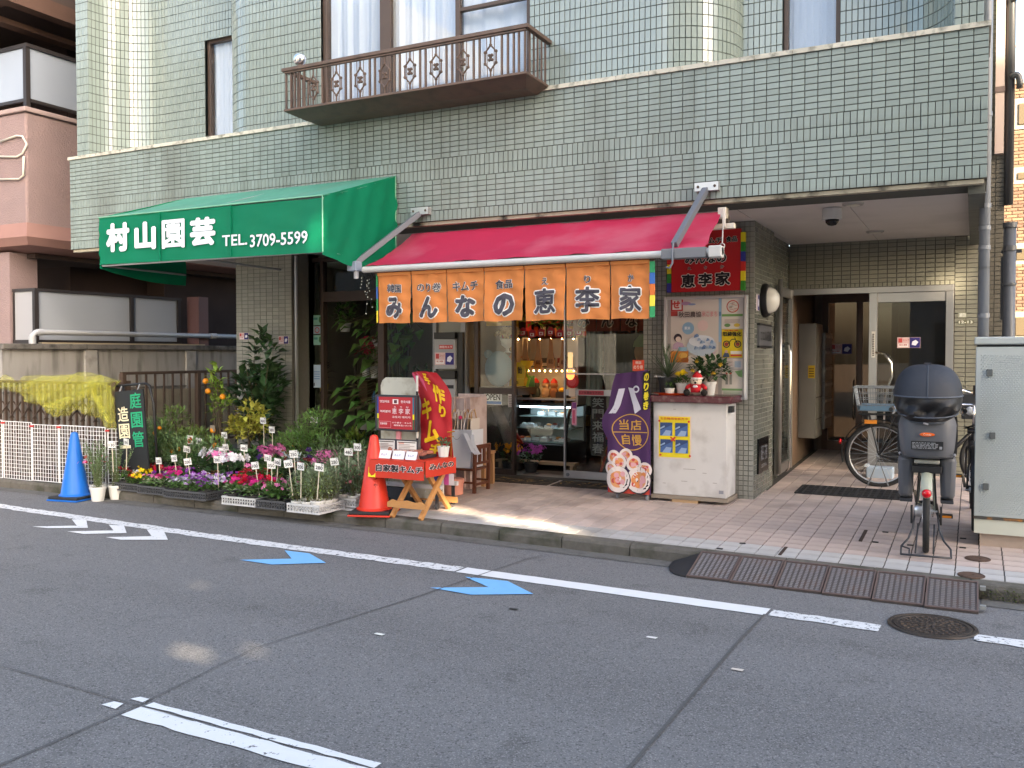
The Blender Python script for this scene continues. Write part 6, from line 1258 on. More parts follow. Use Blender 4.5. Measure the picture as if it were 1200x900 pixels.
# ================================================================ IN FRONT OF THE FOOD SHOP
def cone(loc,m,mb_,label,rz,base2=None):
    t=thing('traffic_cone',loc,label,'traffic cone',rz=rz)
    MB().lathe([(.165,.04),(.165,.055),(.15,.065),(.145,.07),(.04,.715),(.03,.735),(.012,.742)],(0,0,0),28).build('cone_body',m,t,smooth=True,local=True)
    if base2: MB().bx(-.2,.2,-.2,.2,.0,.016).build('lower_base',base2,t,local=True,bevel=.004)
    MB().bx(-.19,.19,-.19,.19,.017,.045).build('base',mb_,t,local=True,bevel=.008); return t
cr_=mat('cone_red',(.62,.035,.015),.4,spec=.45,var=.1,vs=6); cb_=mat('cone_blue',(.01,.13,.52),.4,spec=.45,var=.1,vs=6); rub=mat('rubber_black',(.022,.022,.024),.7,var=.2,vs=12)
t=cone((-5.0,6.93,.103),cr_,rub,'red traffic cone with handwritten characters on the kerb beside the red table',R(20),cr_)
# handwriting on the cone, wrapped on its surface
def conepl(c,rzz):
    def f(u,v,off=0):
        z=v; rad=.145+(.04-.145)*(z-.07)/(.645)+off; a=rzz+u/.1; return V3((c[0]+rad*math.cos(a),c[1]+rad*math.sin(a),z))
    return f
cp=conepl((0,0,0),math.atan2(-6.93,5.0)-R(20)+R(6))
b=MB()
for ch,z in (('と',.40),('う',.33),('や',.26)): put_text(b,ch,(-.016,.016,z,z+.04),cp,off=.0012,bold=.0)
b.build('lettering',P('3a0c08',.6),t,local=True)
cone((-8.80,6.63,.004),cb_,rub,'blue traffic cone standing on the road by the wire grid panels',R(10),cb_)
# small folding table
t=thing('folding_table',(-4.68,7.1,.11),'small wooden trestle table covered with a red printed cloth','table')
wd=mat('table_wood',(.50,.24,.08),.55,var=.15,vs=12,stretch=(1,1,6))
for x in (-4.74,-4.43):
    MB().beam((x,6.84,.105),(x,7.36,.60),.045,.035,(1,0,0)).build('leg',wd,t,bevel=.003); MB().beam((x-.036,7.4,.12),(x-.036,6.92,.60),.045,.035,(1,0,0)).build('leg',wd,t,bevel=.003)
ple=front(-4.78,6.845,.2); pts=[(0,0),(.41,0),(.41,.045),(.36,.07),(.30,.055),(.205,.07),(.12,.055),(.05,.07),(0,.045)]
MB().prism(pts,ple,.02,0).build('stretcher',wd,t); MB().bx(-4.8,-4.38,7.40,7.42,.18,.235).build('stretcher',wd,t)
MB().bx(-4.97,-4.40,6.86,7.37,.603,.622).build('tabletop',wd,t)
rc=mat('cloth_red',(.62,.045,.02),.7,trans=.15,var=.08,vs=6)
tc_=thing('table_banner',(-4.68,7.1,.62),'red cloth banner with kimchi lettering draped over the trestle table','cloth')
MB().slab(lambda u,v:((-4.985+.6*u,6.845+.535*v,.628+.003*math.sin(20*u)),(0,0,1)),10,8,.003).build('top_cloth',rc,tc_)
fcl=lambda u,v:((-4.985+.6*u,6.838-.012*(1-v)-.006*math.sin(9*u+1)*(1-v),.462+.163*v),(0,-1,0))
MB().slab(fcl,20,6,.003).build('front_cloth',rc,tc_,smooth=True)
rcl=lambda u,v:((-4.372+.012*math.sin(6*u),6.842+.54*u,.49-.02*u+.15*v),(1,0,0))
MB().slab(rcl,16,6,.003).build('side_cloth',rc,tc_,smooth=True)
cpl=lambda f,n:(lambda u,v,off=0:V3(f(u,v)[0])+V3(n)*off)
its=[('自家製キムチ',(.13,.985,.36,.78),cpl(fcl,(0,-1,0)))]; its2=[('みんなの',(.08,.93,.42,.8),cpl(rcl,(1,0,0)))]
outlined(tc_,its+its2,P('25161c',.6),P('e8dcd8',.6))
MB().slab(lambda u,v:((-4.99+.08*u,6.832-.012*(1-v),.464+.09*v),(0,-1,0)),4,3,.003).build('yellow_patch',P('e6d820',.6),tc_)
# goods on the table
for i,(x,w) in enumerate(((-4.87,.13),(-4.72,.13),(-4.58,.12))):
    q=thing('price_card',(x,6.93,.632),['left','middle','right'][i]+' white folded price card along the front of the red table','price card'); MB().add([(x-w/2,6.91,.632),(x+w/2,6.91,.632),(x+w/2,6.94,.705),(x-w/2,6.94,.705),(x-w/2,6.975,.632),(x+w/2,6.975,.632)],[(0,1,2,3),(3,2,5,4)]).build('card',mat('card_white',(.75,.76,.8),.5),q); lettering(q,[('キムチ',(.02,.09,.025,.05),Pl((x-w/2,6.91,.632),(1,0,0),(0,.38,.92)),dict(off=.001))],P('7a86a8'))
r=random.Random(4)
q=thing('sample_tray',(-4.72,7.12,.633),'dark tray of wrapped snack packs on the red table','tray'); MB().bx(-4.9,-4.5,7.0,7.24,.633,.66).build('tray',P('2a2a2c',.4),q)
for i in range(14):
    x,y=-4.87+(i%7)*.055,7.05+.1*(i//7); q=thing('snack_pack',(x,y,.66),'wrapped snack pack in the dark tray on the red table','snack','wrapped snack packs on the red table'); MB().box((x,y,.675+.008*(i%3)),(.05,.085,.025),r.uniform(-.3,.3),r.uniform(-.1,.1)).build('pack',P(r.choice(['c8b0a8','e0d8d8','a86a58','8a7a78','c08878']),.3),q)
q=thing('succulent_pot',(-4.44,7.28,.632),'small succulent in a faceted white pot on the corner of the red table','potted plant'); MB().lathe([(.045,0),(.06,.1),(.052,.1),(.05,.085)],(-4.44,7.26,.633),8).build('pot',potw,q); b=MB(); foliage(b,(-4.44,7.26,.765),(.06,.05,.04),60,.045,.025,random.Random(3)); b.build('leaves',L_('succulent',(.10,.17,.09)),q,kind='stuff')
q=thing('small_poster_frame',(-4.42,7.35,.7),'thin gold wire ornament behind the succulent','ornament'); MB().tube([(-4.4,7.33,.63),(-4.4,7.33,.86)],.004,5).tube([(-4.44,7.33,.86),(-4.36,7.33,.87)],.006,5).tube([(-4.43,7.33,.82),(-4.37,7.33,.82)],.004,5).build('wire',P('a8741c',.4),q)
# signboard trolley behind the table
t=thing('sign_trolley',(-4.85,7.45,.12),'old white metal board on a wheeled base behind the red table','board trolley')
oldw=mat('old_white_metal',(.55,.54,.47),.6,var=.1,vs=6,stain=(.20,.13,.05),sscale=4.5,samt=.75)
pl=front(-5.25,7.42,.2); MB().prism([(0,0),(.72,0),(.72,.9),(.60,1.02),(.44,1.13),(.38,1.17),(.06,1.17),(.02,1.14),(0,1.09)],pl,.03).build('board',oldw,t,bevel=.004)
MB().bx(-5.22,-4.5,7.3,7.34,.31,.35).bx(-5.22,-4.5,7.6,7.64,.31,.35).build('base_bar',P('c4c4c8',.35),t); MB().bx(-5.2,-4.9,7.3,7.62,.12,.3).build('base_box',P('39414c',.6),t)
for x,y in ((-4.55,7.32),(-4.55,7.62),(-5.18,7.62)): MB().lathe([(.028,-.012),(.032,0),(.028,.012)],(x,y,.145),12,Matrix.Rotation(R(90),3,'Y')).bx(x-.015,x+.015,y-.01,y+.01,.15,.31).build('caster',P('3c3c40',.4),t)
t=thing('red_banner',(-4.65,7.3,.64),'red cloth banner with yellow brushed characters draped over the white board','banner')
rb_=mat('banner_red',(.46,.012,.02),.6,trans=.15,var=.08,vs=5)
def bw(v): # left,right edge at height v 0..1  (z .62 -> 1.41)
    z=.62+.80*v; rt=-4.385-.03*v if v<.65 else -4.405-.17*((v-.65)/.35)**2; lt=-4.745 if v<.6 else -4.745-.115*((v-.6)/.4)**1.5
    return lt,rt,z
def bf_(u,v):
    l,rr_,z=bw(v); return ((l+(rr_-l)*u,7.345-.025*math.sin(math.pi*u)-.008*math.sin(13*u+5*v)-.006*math.sin(18*v+4*u)+.05*max(0,v-.9),z+ (.015*math.sin(math.pi*u) if v>.95 else 0)),(0,-1,0))
MB().slab(bf_,24,30,.003).build('cloth',rb_,t,smooth=True)
b=MB();pb_=cpl(bf_,(0,-1,0))
for ch,rc_,ro in (('手',(.42,.60,.86,.98),-.2),('作',(.52,.86,.64,.86),-.35),('り',(.62,.86,.47,.62),-.25),('キ',(.04,.40,.44,.70),.1),('ム',(.12,.66,.16,.44),.15),('チ',(.30,.70,-.02,.16),0)): put_text(b,ch,rc_,pb_,off=.003,bold=.045,rot=ro*.5)
b.build('yellow_lettering',P('f0c018',.6),t)
b=MB(); b.flat([(.0,.86),(.36,.78),(.38,.92),(.26,.995),(.0,.995)],lambda u,v,o=0:pb_(u,v,.002)); b.build('pink_patch',P('c8486a',.6),t)
t=thing('banner_pole',(-4.745,7.28,.8),'thin black and white striped banner pole in front of the red banner','pole'); 
for k in range(9): MB().cyl((-4.74,7.27,.72+k*.075),(-4.74,7.27,.72+k*.075+.074),.012,n=8).build('band',P('d8d4d0' if k%2 or k>7 else '222026',.5),t)
t=thing('menu_screen',(-4.9,7.15,.62),'red menu screen with small white Korean and Japanese writing in a dark frame','menu board')
MB().bx(-5.145,-4.665,7.15,7.2,.865,1.21).build('frame',P('262a33',.4),t,bevel=.006); 
b=MB().bx(-4.93,-4.88,7.19,7.21,.62,.864).build('stand',P('d88a90',.5),t)
f=front(0,7.149,0); w_='e8d8d8'
paper(t,'print',f,(-5.12,-4.69,.885,1.19),P('a8222e',.45),[(P('d8d020'),R_(-5.118,-5.10,.985,1.03)),(P('3a5a40'),R_(-5.118,-5.10,.885,.984)),(P('283a80'),R_(-5.118,-5.10,1.03,1.19)),(P('d8d020'),R_(-4.71,-4.692,.98,1.03)),(P('3a5a40'),R_(-4.71,-4.692,.885,.98)),(P('2a6a80'),R_(-4.71,-4.692,1.03,1.19)),(P(w_),R_(-4.935,-4.87,1.125,1.17)),(P('5a3034'),R_(-4.92,-4.885,1.132,1.163)),(P('d89aa0'),R_(-5.095,-4.955,.895,.958)),(P('a8222e'),R_(-5.092,-4.958,.898,.955))],
 [(P(w_),'맛있어요',(-5.08,-4.97,1.135,1.16),.02),(P(w_),'한국식품',(-4.84,-4.73,1.135,1.16),.02),(P(w_),'여러분의',(-5.08,-4.96,1.04,1.065),.02),(P('d8b8bc'),'恵',(-4.94,-4.885,1.03,1.085),.02),(P('d8b8bc'),'李',(-4.865,-4.81,1.03,1.085),.02),(P('d8b8bc'),'家',(-4.79,-4.735,1.03,1.085),.02),(P(w_),'え　り　か',(-4.92,-4.75,1.09,1.105),.01),(P(w_),'코토리 에리카',(-4.94,-4.73,.99,1.012),.01),(P(w_),'営業時間',(-5.08,-5.0,.925,.945),.01),(P(w_),'のり巻き・キムチ',(-4.94,-4.72,.94,.955),.01),(P(w_),'韓国食品いろいろ',(-4.92,-4.72,.915,.93),.01)])
for i,(x0,x1,l) in enumerate(((-5.11,-4.895,'white framed notice with a round picture under the menu screen'),(-4.87,-4.65,'white framed handwritten notice at the right under the menu screen'))):
    q=thing('framed_notice',(x0,7.12,.66),l,'notice'); MB().bx(x0-.012,x1+.012,7.12,7.135,.64,.79).build('frame',P('3a3a42',.4),q); paper(q,'print',front(0,7.119,0),(x0,x1,.652,.778),P('dedad4',.5),[(P('b86a48'),D_(x0+.16,.69,.025)) if i==0 else (P('d8a090'),R_(x0+.02,x0+.08,.75,.765)),(P('4a4038'),R_(x0+.01,x1-.01,.762,.77))]+[(P('a89a94'),R_(x0+.02,x1-.02-.05*(k%2),.70+.014*k,.706+.014*k)) for k in range(4)])
# striped cloth strip behind the table, lower right
t=thing('striped_cloth',(-4.45,7.32,.36),'rainbow striped cloth hanging below the red table edge','cloth')
for k,c in enumerate(('e8d030','3a5ac0','e8e4e8','d85aa8','d8d0d4')): MB().bx(-4.62+k*.055,-4.62+(k+1)*.055-.001,7.29,7.294,.365,.47).build('stripe',P(c,.7),t)
# white tissue heap under the table
t=thing('wrapped_bundle',(-4.75,7.5,.15),'bundle of shiny black and white wrapped packs under the table','bundle'); r=random.Random(6)
for k in range(9): MB().box((-4.75+r.uniform(-.15,.15),7.5+r.uniform(-.08,.05),.2+r.uniform(0,.1)),(.1,.06,.05),r.uniform(0,3),r.uniform(-.5,.5)).build('pack',P(r.choice(['d8d8dc','2a2a2c','8a8a90']),.25),t)
# marbled cartons behind
mar=mat('marble_print',(.58,.46,.44),.5,var=.25,vs=5,stain=(.20,.08,.04),sscale=3.2,samt=.9,stretch=(1.6,1,.7))
t=thing('folded_cartons',(-4.95,8.5,.14),'stack of tall folded cartons with pink and brown marbled print','cartons')
for k in range(6): MB().box((-5.13+k*.062,8.55+.02*(k%2),.63),(.055,.3,.97+.02*(k%3)),R(-8)).build('carton',mar,t)
MB().box((-4.95,8.7,.66),(.34,.02,1.0)).build('front_carton',mar,t)
# chair + gift bag
ch=mat('chair_brown',(.12,.04,.022),.45,var=.2,vs=15,stretch=(4,4,1))
t=thing('wooden_chair',(-4.85,8.35,.145),'small dark brown wooden chair holding a white gift bag','chair')
MB().bx(-5.02,-4.64,8.18,8.52,.375,.4).build('seat',ch,t,bevel=.006)
for x,y,z in ((-4.99,8.21,.375),(-4.99,8.49,.375)): MB().bx(x-.018,x+.018,y-.018,y+.018,.14,z).build('leg',ch,t)
for y in (8.2,8.5): MB().beam((-4.64,y,.142),(-4.63,y,.645),.035,.035).build('leg',ch,t,bevel=.004)
MB().bx(-4.645,-4.62,8.2,8.5,.60,.645).build('top_rail',ch,t,bevel=.004); MB().bx(-4.64,-4.62,8.2,8.5,.44,.465).build('lower_rail',ch,t)
for y in (8.3,8.4): MB().bx(-4.64,-4.622,y-.02,y+.02,.465,.60).build('slat',ch,t)
MB().bx(-4.98,-4.65,8.19,8.21,.24,.26).bx(-4.98,-4.65,8.49,8.51,.24,.26).bx(-4.645,-4.625,8.22,8.48,.22,.245).build('stretcher',ch,t)
t=thing('gift_bag',(-4.84,8.33,.4),'large white paper gift bag with ribbon handles on the chair','bag')
MB().add([(-5.0,8.20,.402),(-4.68,8.20,.402),(-4.68,8.46,.402),(-5.0,8.46,.402),(-5.01,8.19,.80),(-4.66,8.19,.81),(-4.68,8.47,.80),(-4.99,8.47,.79)],[(0,3,2,1),(0,1,5,4),(1,2,6,5),(2,3,7,6),(3,0,4,7)]).build('bag_body',mat('bag_paper',(.72,.74,.82),.45,var=.04,vs=4),t)
rib=mat('ribbon_white',(.7,.72,.8),.4)
def ribbon(pts,w): 
    b=MB(); vs=[]
    for p in pts: vs+=[(p[0]-w/2,p[1],p[2]),(p[0]+w/2,p[1]+.01,p[2])]
    b.add(vs,[(2*i,2*i+1,2*i+3,2*i+2) for i in range(len(pts)-1)]); return b
ribbon([(-4.74,8.18,.77),(-4.68,8.15,.70),(-4.62,8.13,.60),(-4.57,8.12,.56),(-4.53,8.12,.58)],.045).build('ribbon',rib,t); ribbon([(-4.66,8.19,.76),(-4.63,8.15,.68),(-4.57,8.13,.60),(-4.54,8.12,.57)],.035).build('ribbon',rib,t)
MB().tube([(-4.9,8.2,.78)]+[(-4.85+.05*math.cos(a),8.195,.76-.06*math.sin(a)) for a in [math.pi-i*.45 for i in range(8)]],.004,5).build('cord',P('6a6a78',.5),t)
t=thing('rope_handle_bags',(-4.84,8.34,.75),'bunch of white and tan paper bags with rope handles inside the gift bag','paper bags'); r=random.Random(7)
for k in range(7): x=-4.95+k*.04; MB().box((x,8.34,.82),(.008,.18,.2),r.uniform(-.1,.1),r.uniform(-.25,.25)).build('paper_bag',P(r.choice(['d8ccc4','c8a888','e4dce0','b89070']),.6),t); MB().tube([(x,8.26,.9),(x,8.27,.96+r.uniform(0,.04)),(x,8.33,.99+r.uniform(0,.04)),(x,8.38,.9)],.007,6).build('handle',P(r.choice(['e0d4cc','c8a070','a87848']),.6),t)
MB().sph((-4.83,8.24,.93),.022,8,6).build('pink_bobble',P('d83a6a'),t)
t=thing('lidded_pink_box',(-4.82,8.08,.14),'round pink lidded box with a handle on the tiles beside the chair','box'); pkb=P('d8907c',.5)
MB().lathe([(.10,0),(.105,.12),(.112,.12),(.112,.155),(.1,.165)],(-4.82,8.08,.141),20).build('box_body',pkb,t,smooth=True); MB().tube([(-4.87,8.04,.305),(-4.86,8.03,.34),(-4.80,8.03,.34),(-4.79,8.04,.305)],.008,6).build('handle',pkb,t)
t=thing('pale_wood_stool',(-4.55,8.7,.15),'pale wooden stool partly hidden behind the brown chair','stool'); pw_=mat('pale_wood',(.45,.25,.12),.6,var=.1)
for x,y in ((-4.76,8.62),(-4.94,8.62),(-4.76,8.82),(-4.94,8.82)): MB().bx(x-.02,x+.02,y-.02,y+.02,.15,.50).build('leg',pw_,t)
MB().bx(-4.97,-4.73,8.59,8.85,.501,.53).build('seat',pw_,t)
# door mats
for x0,x1,l in ((-4.98,-4.15,'dark worn patterned door mat at the open shop door'),(-4.1,-3.3,'dark worn patterned door mat in front of the sliding glass door')):
    t=thing('door_mat',((x0+x1)/2,9.1,.17),l,'door mat'); z=lambda y:pz(-4,y)+.006
    b=MB().add([(x0,8.93,z(8.93)),(x1,8.93,z(8.93)),(x1,9.27,z(9.27)),(x0,9.27,z(9.27)),(x0,8.93,z(8.93)-.01),(x1,8.93,z(8.93)-.01),(x1,9.27,z(9.27)-.01),(x0,9.27,z(9.27)-.01)],[(0,1,2,3),(0,4,5,1),(1,5,6,2),(2,6,7,3),(3,7,4,0)]); b.build('mat',mat('mat_dark',(.06,.05,.042),.95,var=.4,vs=14,stain=(.2,.15,.09),sscale=9,samt=.8),t)
    r=random.Random(int(-x0*10)); b=MB()
    for k in range(16): x=r.uniform(x0+.08,x1-.08);y=r.uniform(8.98,9.2); b.leaf((x,y,z(y)+.004),(r.uniform(-1,1),r.uniform(-.3,.3),.02),(0,0,1),.09,.035)
    b.build('pattern',P('9a7d50',.9),t,kind='stuff')
# purple banner rack
t=thing('purple_banner_rack',(-3.0,8.65,.15),'wheeled rack draped with a purple sushi roll banner beside the white counter','banner rack')
pur=mat('banner_purple',(.075,.028,.115),.6,trans=.1,var=.08,vs=4,spec=.3)
YB=8.5
def pf(u,v):
    zt=1.40+.045*u; z=.215+(zt-.215)*v
    l=-3.27-.0*v; w0=.43
    if v>.55: l+=.0+.075*max(0,(v-.62)/.38)**1.3
    if .45<v<.72: l-=.06*math.sin((v-.45)/.27*math.pi)
    rt=-2.815-.02*max(0,v-.4)-.03*max(0,v-.85)/.15
    x=l+(rt-l)*u; y=YB+.03*max(0,v-.9)/.1-.012*math.sin(7*u+2*v)-.008*math.sin(16*u-3*v)*(1-v*.5)-.02*math.sin(math.pi*u)
    return ((x,y,z),(0,-1,0))
MB().slab(pf,26,40,.003).build('cloth',pur,t,smooth=True)
pp=cpl(pf,(0,-1,0))
lm=P('c8c8da',.6)
# white katakana built as strokes in cloth space
b=MB()
def stroke(q,off=.004):
    # subdivide quads so they follow the cloth
    a,c,d,e=q
    for i in range(6):
        s0,s1=i/6,(i+1)/6; L0=lambda s:(a[0]+(e[0]-a[0])*s,a[1]+(e[1]-a[1])*s); R0=lambda s:(c[0]+(d[0]-c[0])*s,c[1]+(d[1]-c[1])*s)
        b.add([pp(*L0(s0),off),pp(*R0(s0),off),pp(*R0(s1),off),pp(*L0(s1),off)],[(0,1,2,3)])
stroke([(.20,.87),(.36,.87),(.26,.665),(.10,.665)]); stroke([(.44,.875),(.58,.865),(.80,.69),(.68,.655)])
for k in range(20):
    a0,a1=2*math.pi*k/20,2*math.pi*(k+1)/20; c=(.66,.855)
    b.add([pp(c[0]+.05*math.cos(a0),c[1]+.016*math.sin(a0),.004),pp(c[0]+.085*math.cos(a0),c[1]+.03*math.sin(a0),.004),pp(c[0]+.085*math.cos(a1),c[1]+.03*math.sin(a1),.004),pp(c[0]+.05*math.cos(a1),c[1]+.016*math.sin(a1),.004)],[(0,1,2,3)])
b.build('white_lettering',lm,t)
gold=P('c89a40',.6); b=MB(); cc=(.585,.505)
for k in range(40):
    a0,a1=2*math.pi*k/40,2*math.pi*(k+1)/40
    b.add([pp(cc[0]+r_*math.cos(a)*.385,cc[1]+r_*math.sin(a)*.150,.004) for r_,a in ((.95,a0),(1,a0),(1,a1),(.95,a1))],[(0,1,2,3)])
for k in range(8): b.add([pp(.22+k*.09,.505-k*.001,.004),pp(.22+(k+1)*.09,.504-k*.001,.004),pp(.22+(k+1)*.09,.511-k*.001,.004),pp(.22+k*.09,.512-k*.001,.004)],[(0,1,2,3)])
for ch_,rc_ in (('当',(.36,.56,.525,.61)),('店',(.60,.82,.52,.605)),('自',(.36,.54,.405,.49)),('慢',(.58,.80,.395,.485))): put_text(b,ch_,rc_,pp,off=.004,bold=.015)
b.build('gold_lettering',gold,t)
# printed sushi rolls
def rollset(mk): 
    for (u,v,s) in ((.20,.285,1.0),(.40,.265,1.0),(.60,.225,1.05),(.12,.24,.9),(.86,.16,1.1),(.38,.12,1.25),(.82,.085,1.2)): mk(u,v,s)
def ell(b,u,v,ru,rv,off,n=18):
    fr=(.001,.35,.7,1)
    vs=[pp(u+ru*q*math.cos(2*math.pi*k/n),v+rv*q*math.sin(2*math.pi*k/n),off) for q in fr for k in range(n)]
    b.add(vs,[(a*n+k,a*n+(k+1)%n,(a+1)*n+(k+1)%n,(a+1)*n+k) for a in range(3) for k in range(n)])
kk=P('1c1620',.5); ri=P('ddd2d0',.6); fi=P('d88a50',.6); fr_=P('c04c48',.6); fp=P('d8a0a8',.6)
b=MB(); r=random.Random(5)
b.m=P('b83a2a',.6)
for i in range(10): b.add([pp(.02+.096*i,.0,.003),pp(.02+.096*(i+1),.0,.003),pp(.02+.096*(i+1),.075,.003),pp(.02+.096*i,.095,.003)],[(0,1,2,3)])
o_=[.0038]
def mk(u,v,s):
    b.m=kk; ell(b,u+.01,v-.005,.165*s,.066*s,o_[0]); b.m=ri; ell(b,u,v,.158*s,.063*s,o_[0]+.0006); b.m=P('d59a6a',.6); ell(b,u,v,.10*s,.04*s,o_[0]+.0009)
    for k in range(12): b.m=r.choice([fi,fr_,fp,fp,fi]); ell(b,u+r.uniform(-.07,.07)*s,v+r.uniform(-.028,.028)*s,.034*s,.013*s,o_[0]+.001+.00008*k,8)
    o_[0]+=.0018
for a in ((.16,.30,.95),(.44,.31,1.0),(.30,.255,1.0),(.62,.25,1.05),(.10,.205,.9),(.88,.20,1.0),(.74,.115,1.7),(.27,.115,1.75)): mk(*a)
b.build('printed_rolls',None,t)
# black strip with yellow vertical lettering, blue cloth, frame
sf_=lambda u,v:((-2.895+.075*u,YB-.035+.02*v,1.05+.37*v+.02*u),(0,-1,0))
MB().slab(sf_,3,8,.003).build('black_strip',P('1a181c',.6),t)
lettering(t,[(c,(.15,.85,.74-.25*i,.96-.25*i),cpl(sf_,(0,-1,0)),dict(bold=.05,off=.003)) for i,c in enumerate('のり巻き'[:4])],P('e0d02a',.6),'yellow_lettering')
MB().slab(lambda u,v:((-2.80+.12*u-.03*v*u,8.72+.2*u,1.1+.27*v*(1-.35*u*u)),(0,-1,0)),8,8,.004).build('blue_cloth',mat('cloth_navy',(.035,.06,.14),.8,var=.1,vs=8),t,smooth=True)
MB().slab(lambda u,v:((-3.25+.05*u,8.56+.3*u,.24+.3*v),(-1,-.3,0)),3,3,.003).build('blue_lining',P('3a6090',.7),t)
fr2_=P('55565a',.35)
for x,y in ((-3.17,8.53),(-2.86,8.53),(-3.15,8.9),(-2.88,8.9)): MB().tube([(x,y,.19),(x,y,.9)],.01,8).build('upright',fr2_,t); MB().lathe([(.028,-.011),(.032,0),(.028,.011)],(x,y,.183),12,Matrix.Rotation(R(80),3,'Y')).bx(x-.012,x+.012,y-.01,y+.01,.185,.24).build('caster',P('8a8a90',.35),t)
MB().tube([(-3.15,8.55,1.37),(-2.87,8.55,1.41)],.012,8).tube([(-3.17,8.9,.3),(-2.86,8.9,.3)],.01,8).tube([(-3.17,8.53,.3),(-3.17,8.9,.3)],.01,8).build('frame_tube',fr2_,t)
MB().tube([(-2.85,8.7,1.38),(-2.78,8.75,1.37),(-2.73,8.8,1.3),(-2.72,8.82,1.2)],.008,6).build('hoop',P('c8c8cc',.4),t)
r=random.Random(3)
sheet('red_tag_sign','small orange red sign card standing above the purple banner','sign',front(0,8.62,0),(-3.05,-2.93,1.43,1.54),P('d8482a',.5),[],[(P('f4dcd0'),'韓国',(-3.02,-2.96,1.50,1.53),.02),(P('f4dcd0'),'のり巻',(-3.04,-2.94,1.45,1.49),.015)])
# white counter
t=thing('white_counter',(-2.45,8.75,.14),'scuffed white counter on casters with a dark red top','counter')
cwm=mat('counter_white',(.62,.60,.585),.5,var=.07,vs=3,stain=(.36,.33,.31),sscale=5,samt=.45)
MB().bx(-2.815,-2.09,8.57,8.95,.22,1.128).build('body',cwm,t,bevel=.006)
MB().bx(-2.87,-2.03,8.50,8.955,1.13,1.198).build('top',mat('counter_top_red',(.075,.006,.016),.25,spec=.5,var=.15,vs=6,stain=(.3,.2,.2),sscale=22,samt=.35),t,bevel=.008)
MB().bx(-2.83,-2.07,8.55,8.95,.183,.218).build('base_board',mat('grey_plank',(.28,.23,.18),.8,var=.25,vs=8,stretch=(.5,3,8)),t)
for x in (-2.76,-2.14):
    for y in (8.62,8.9): MB().lathe([(.024,-.012),(.03,0),(.024,.012)],(x,y,pz(x,y)+.03),12,Matrix.Rotation(R(70),3,'Y')).bx(x-.02,x+.02,y-.015,y+.015,pz(x,y)+.035,.183).build('caster',P('b0a8a0',.4),t)
MB().bx(-2.06,-2.03,8.56,8.6,1.0,1.1).build('black_latch',P('1c1c1e',.4),t) if 0 else MB().bx(-2.088,-2.05,8.62,8.72,1.04,1.10).build('latch',P('1c1c1e',.4),t)
for (u,v,w) in ((-2.6,1.06,.012),(-2.3,.45,.02),(-2.5,.36,.03),(-2.45,.48,.06),(-2.7,.33,.015),(-2.2,.36,.02)): MB().bx(-2.0+u+2.0-w,u+w,8.5675,8.5695,v,v+.004).build('scratch',P('8a837c'),t)
q=thing('wood_block',(-2.5,8.62,.14),'pale wooden block under the front of the white counter','block'); MB().bx(-2.62,-2.36,8.56,8.68,.142,.182).build('block',mat('block_wood',(.5,.33,.18),.7,var=.15,vs=10,stretch=(.4,3,3)),q)
sheet('grey_tag','small grey label at the lower right of the white counter','label',front(0,8.568,0),(-2.16,-2.115,.262,.295),P('8a8a94',.5))
fq=front(0,8.568,0)
bp1,bp2,bp3=P('28406e',.4),P('8ba3c6',.4),P('3f5f98',.4); sh=[]
for x in (-2.745,-2.59):
    for z in (.80,.635):
        if z<.7: x+=.005
        sh+=[(bp3,R_(x,x+.125,z,z+.13)),(bp1,Q_((x,z+.05),(x+.125,z+.11),(x+.125,z+.13),(x,z+.13))),(bp2,Q_((x+.02,z),(x+.10,z),(x+.115,z+.05),(x+.06,z+.055))),(bp2,Q_((x,z+.06),(x+.05,z+.085),(x+.045,z+.1),(x,z+.075)))]
sh+=[(P('c83a20',.5),Q_((-2.635,.755),(-2.62,.745),(-2.58,.785),(-2.595,.795))),(P('c83a20',.5),Q_((-2.63,.795),(-2.64,.785),(-2.595,.745),(-2.585,.755)))]+[(P('c83a20',.5),D_(u,v,.011)) for u,v in ((-2.748,.945),(-2.452,.945),(-2.735,.612),(-2.44,.612))]
q=sheet('yellow_product_notice','yellow notice with four blue photos taped to the white counter','notice',fq,(-2.77,-2.43,.575,1.0),P('d9c7bd',.5)); paper(q,'print',fq,(-2.757,-2.443,.59,.99),P('e6d012',.45),sh,[(P('b83a20',.5),'五目韓国巻販売中',(-2.74,-2.46,.958,.982),.015)],off=.0035)
# on the counter
plg=mat('pot_charcoal',(.05,.052,.055),.8,var=.3,vs=20)
q=thing('orange_tray',(-2.73,8.66,1.2),'orange plastic tray on the counter under the white pots','tray'); MB().lathe([(.14,0),(.16,.018),(.15,.018)],(-2.66,8.66,1.199),20,Matrix.Diagonal((1.15,.7,1)).to_3x3()).build('tray',P('d8481c',.45),q,smooth=True)
t=thing('spiky_plant',(-2.73,8.74,1.2),'spiky grass leaved plant in a charcoal pot on the counter','potted plant'); pot(t,(-2.735,8.78,1.2),.075,.092,.165,plg)
b=MB(); r=random.Random(2)
for k in range(58):
    a=r.uniform(0,6.28); L=r.uniform(.22,.5); el=r.uniform(.25,1.35); d=V3((math.cos(a)*math.cos(el),math.sin(a)*math.cos(el)*.6-.05,math.sin(el))); p=V3((-2.735,8.78,1.37))
    pts=[p+d*(L*s)+V3((0,0,-.55*L*L*s*s*s*(1.3-el*.6))) for s in (0,.35,.7,1)]; w=.006; sdv=d.cross(Z1).normalized()
    b.add([pts[0]-sdv*w,pts[0]+sdv*w,pts[1]-sdv*w,pts[1]+sdv*w,pts[2]-sdv*w*.7,pts[2]+sdv*w*.7,pts[3]],[(0,1,3,2),(2,3,5,4),(4,5,6)])
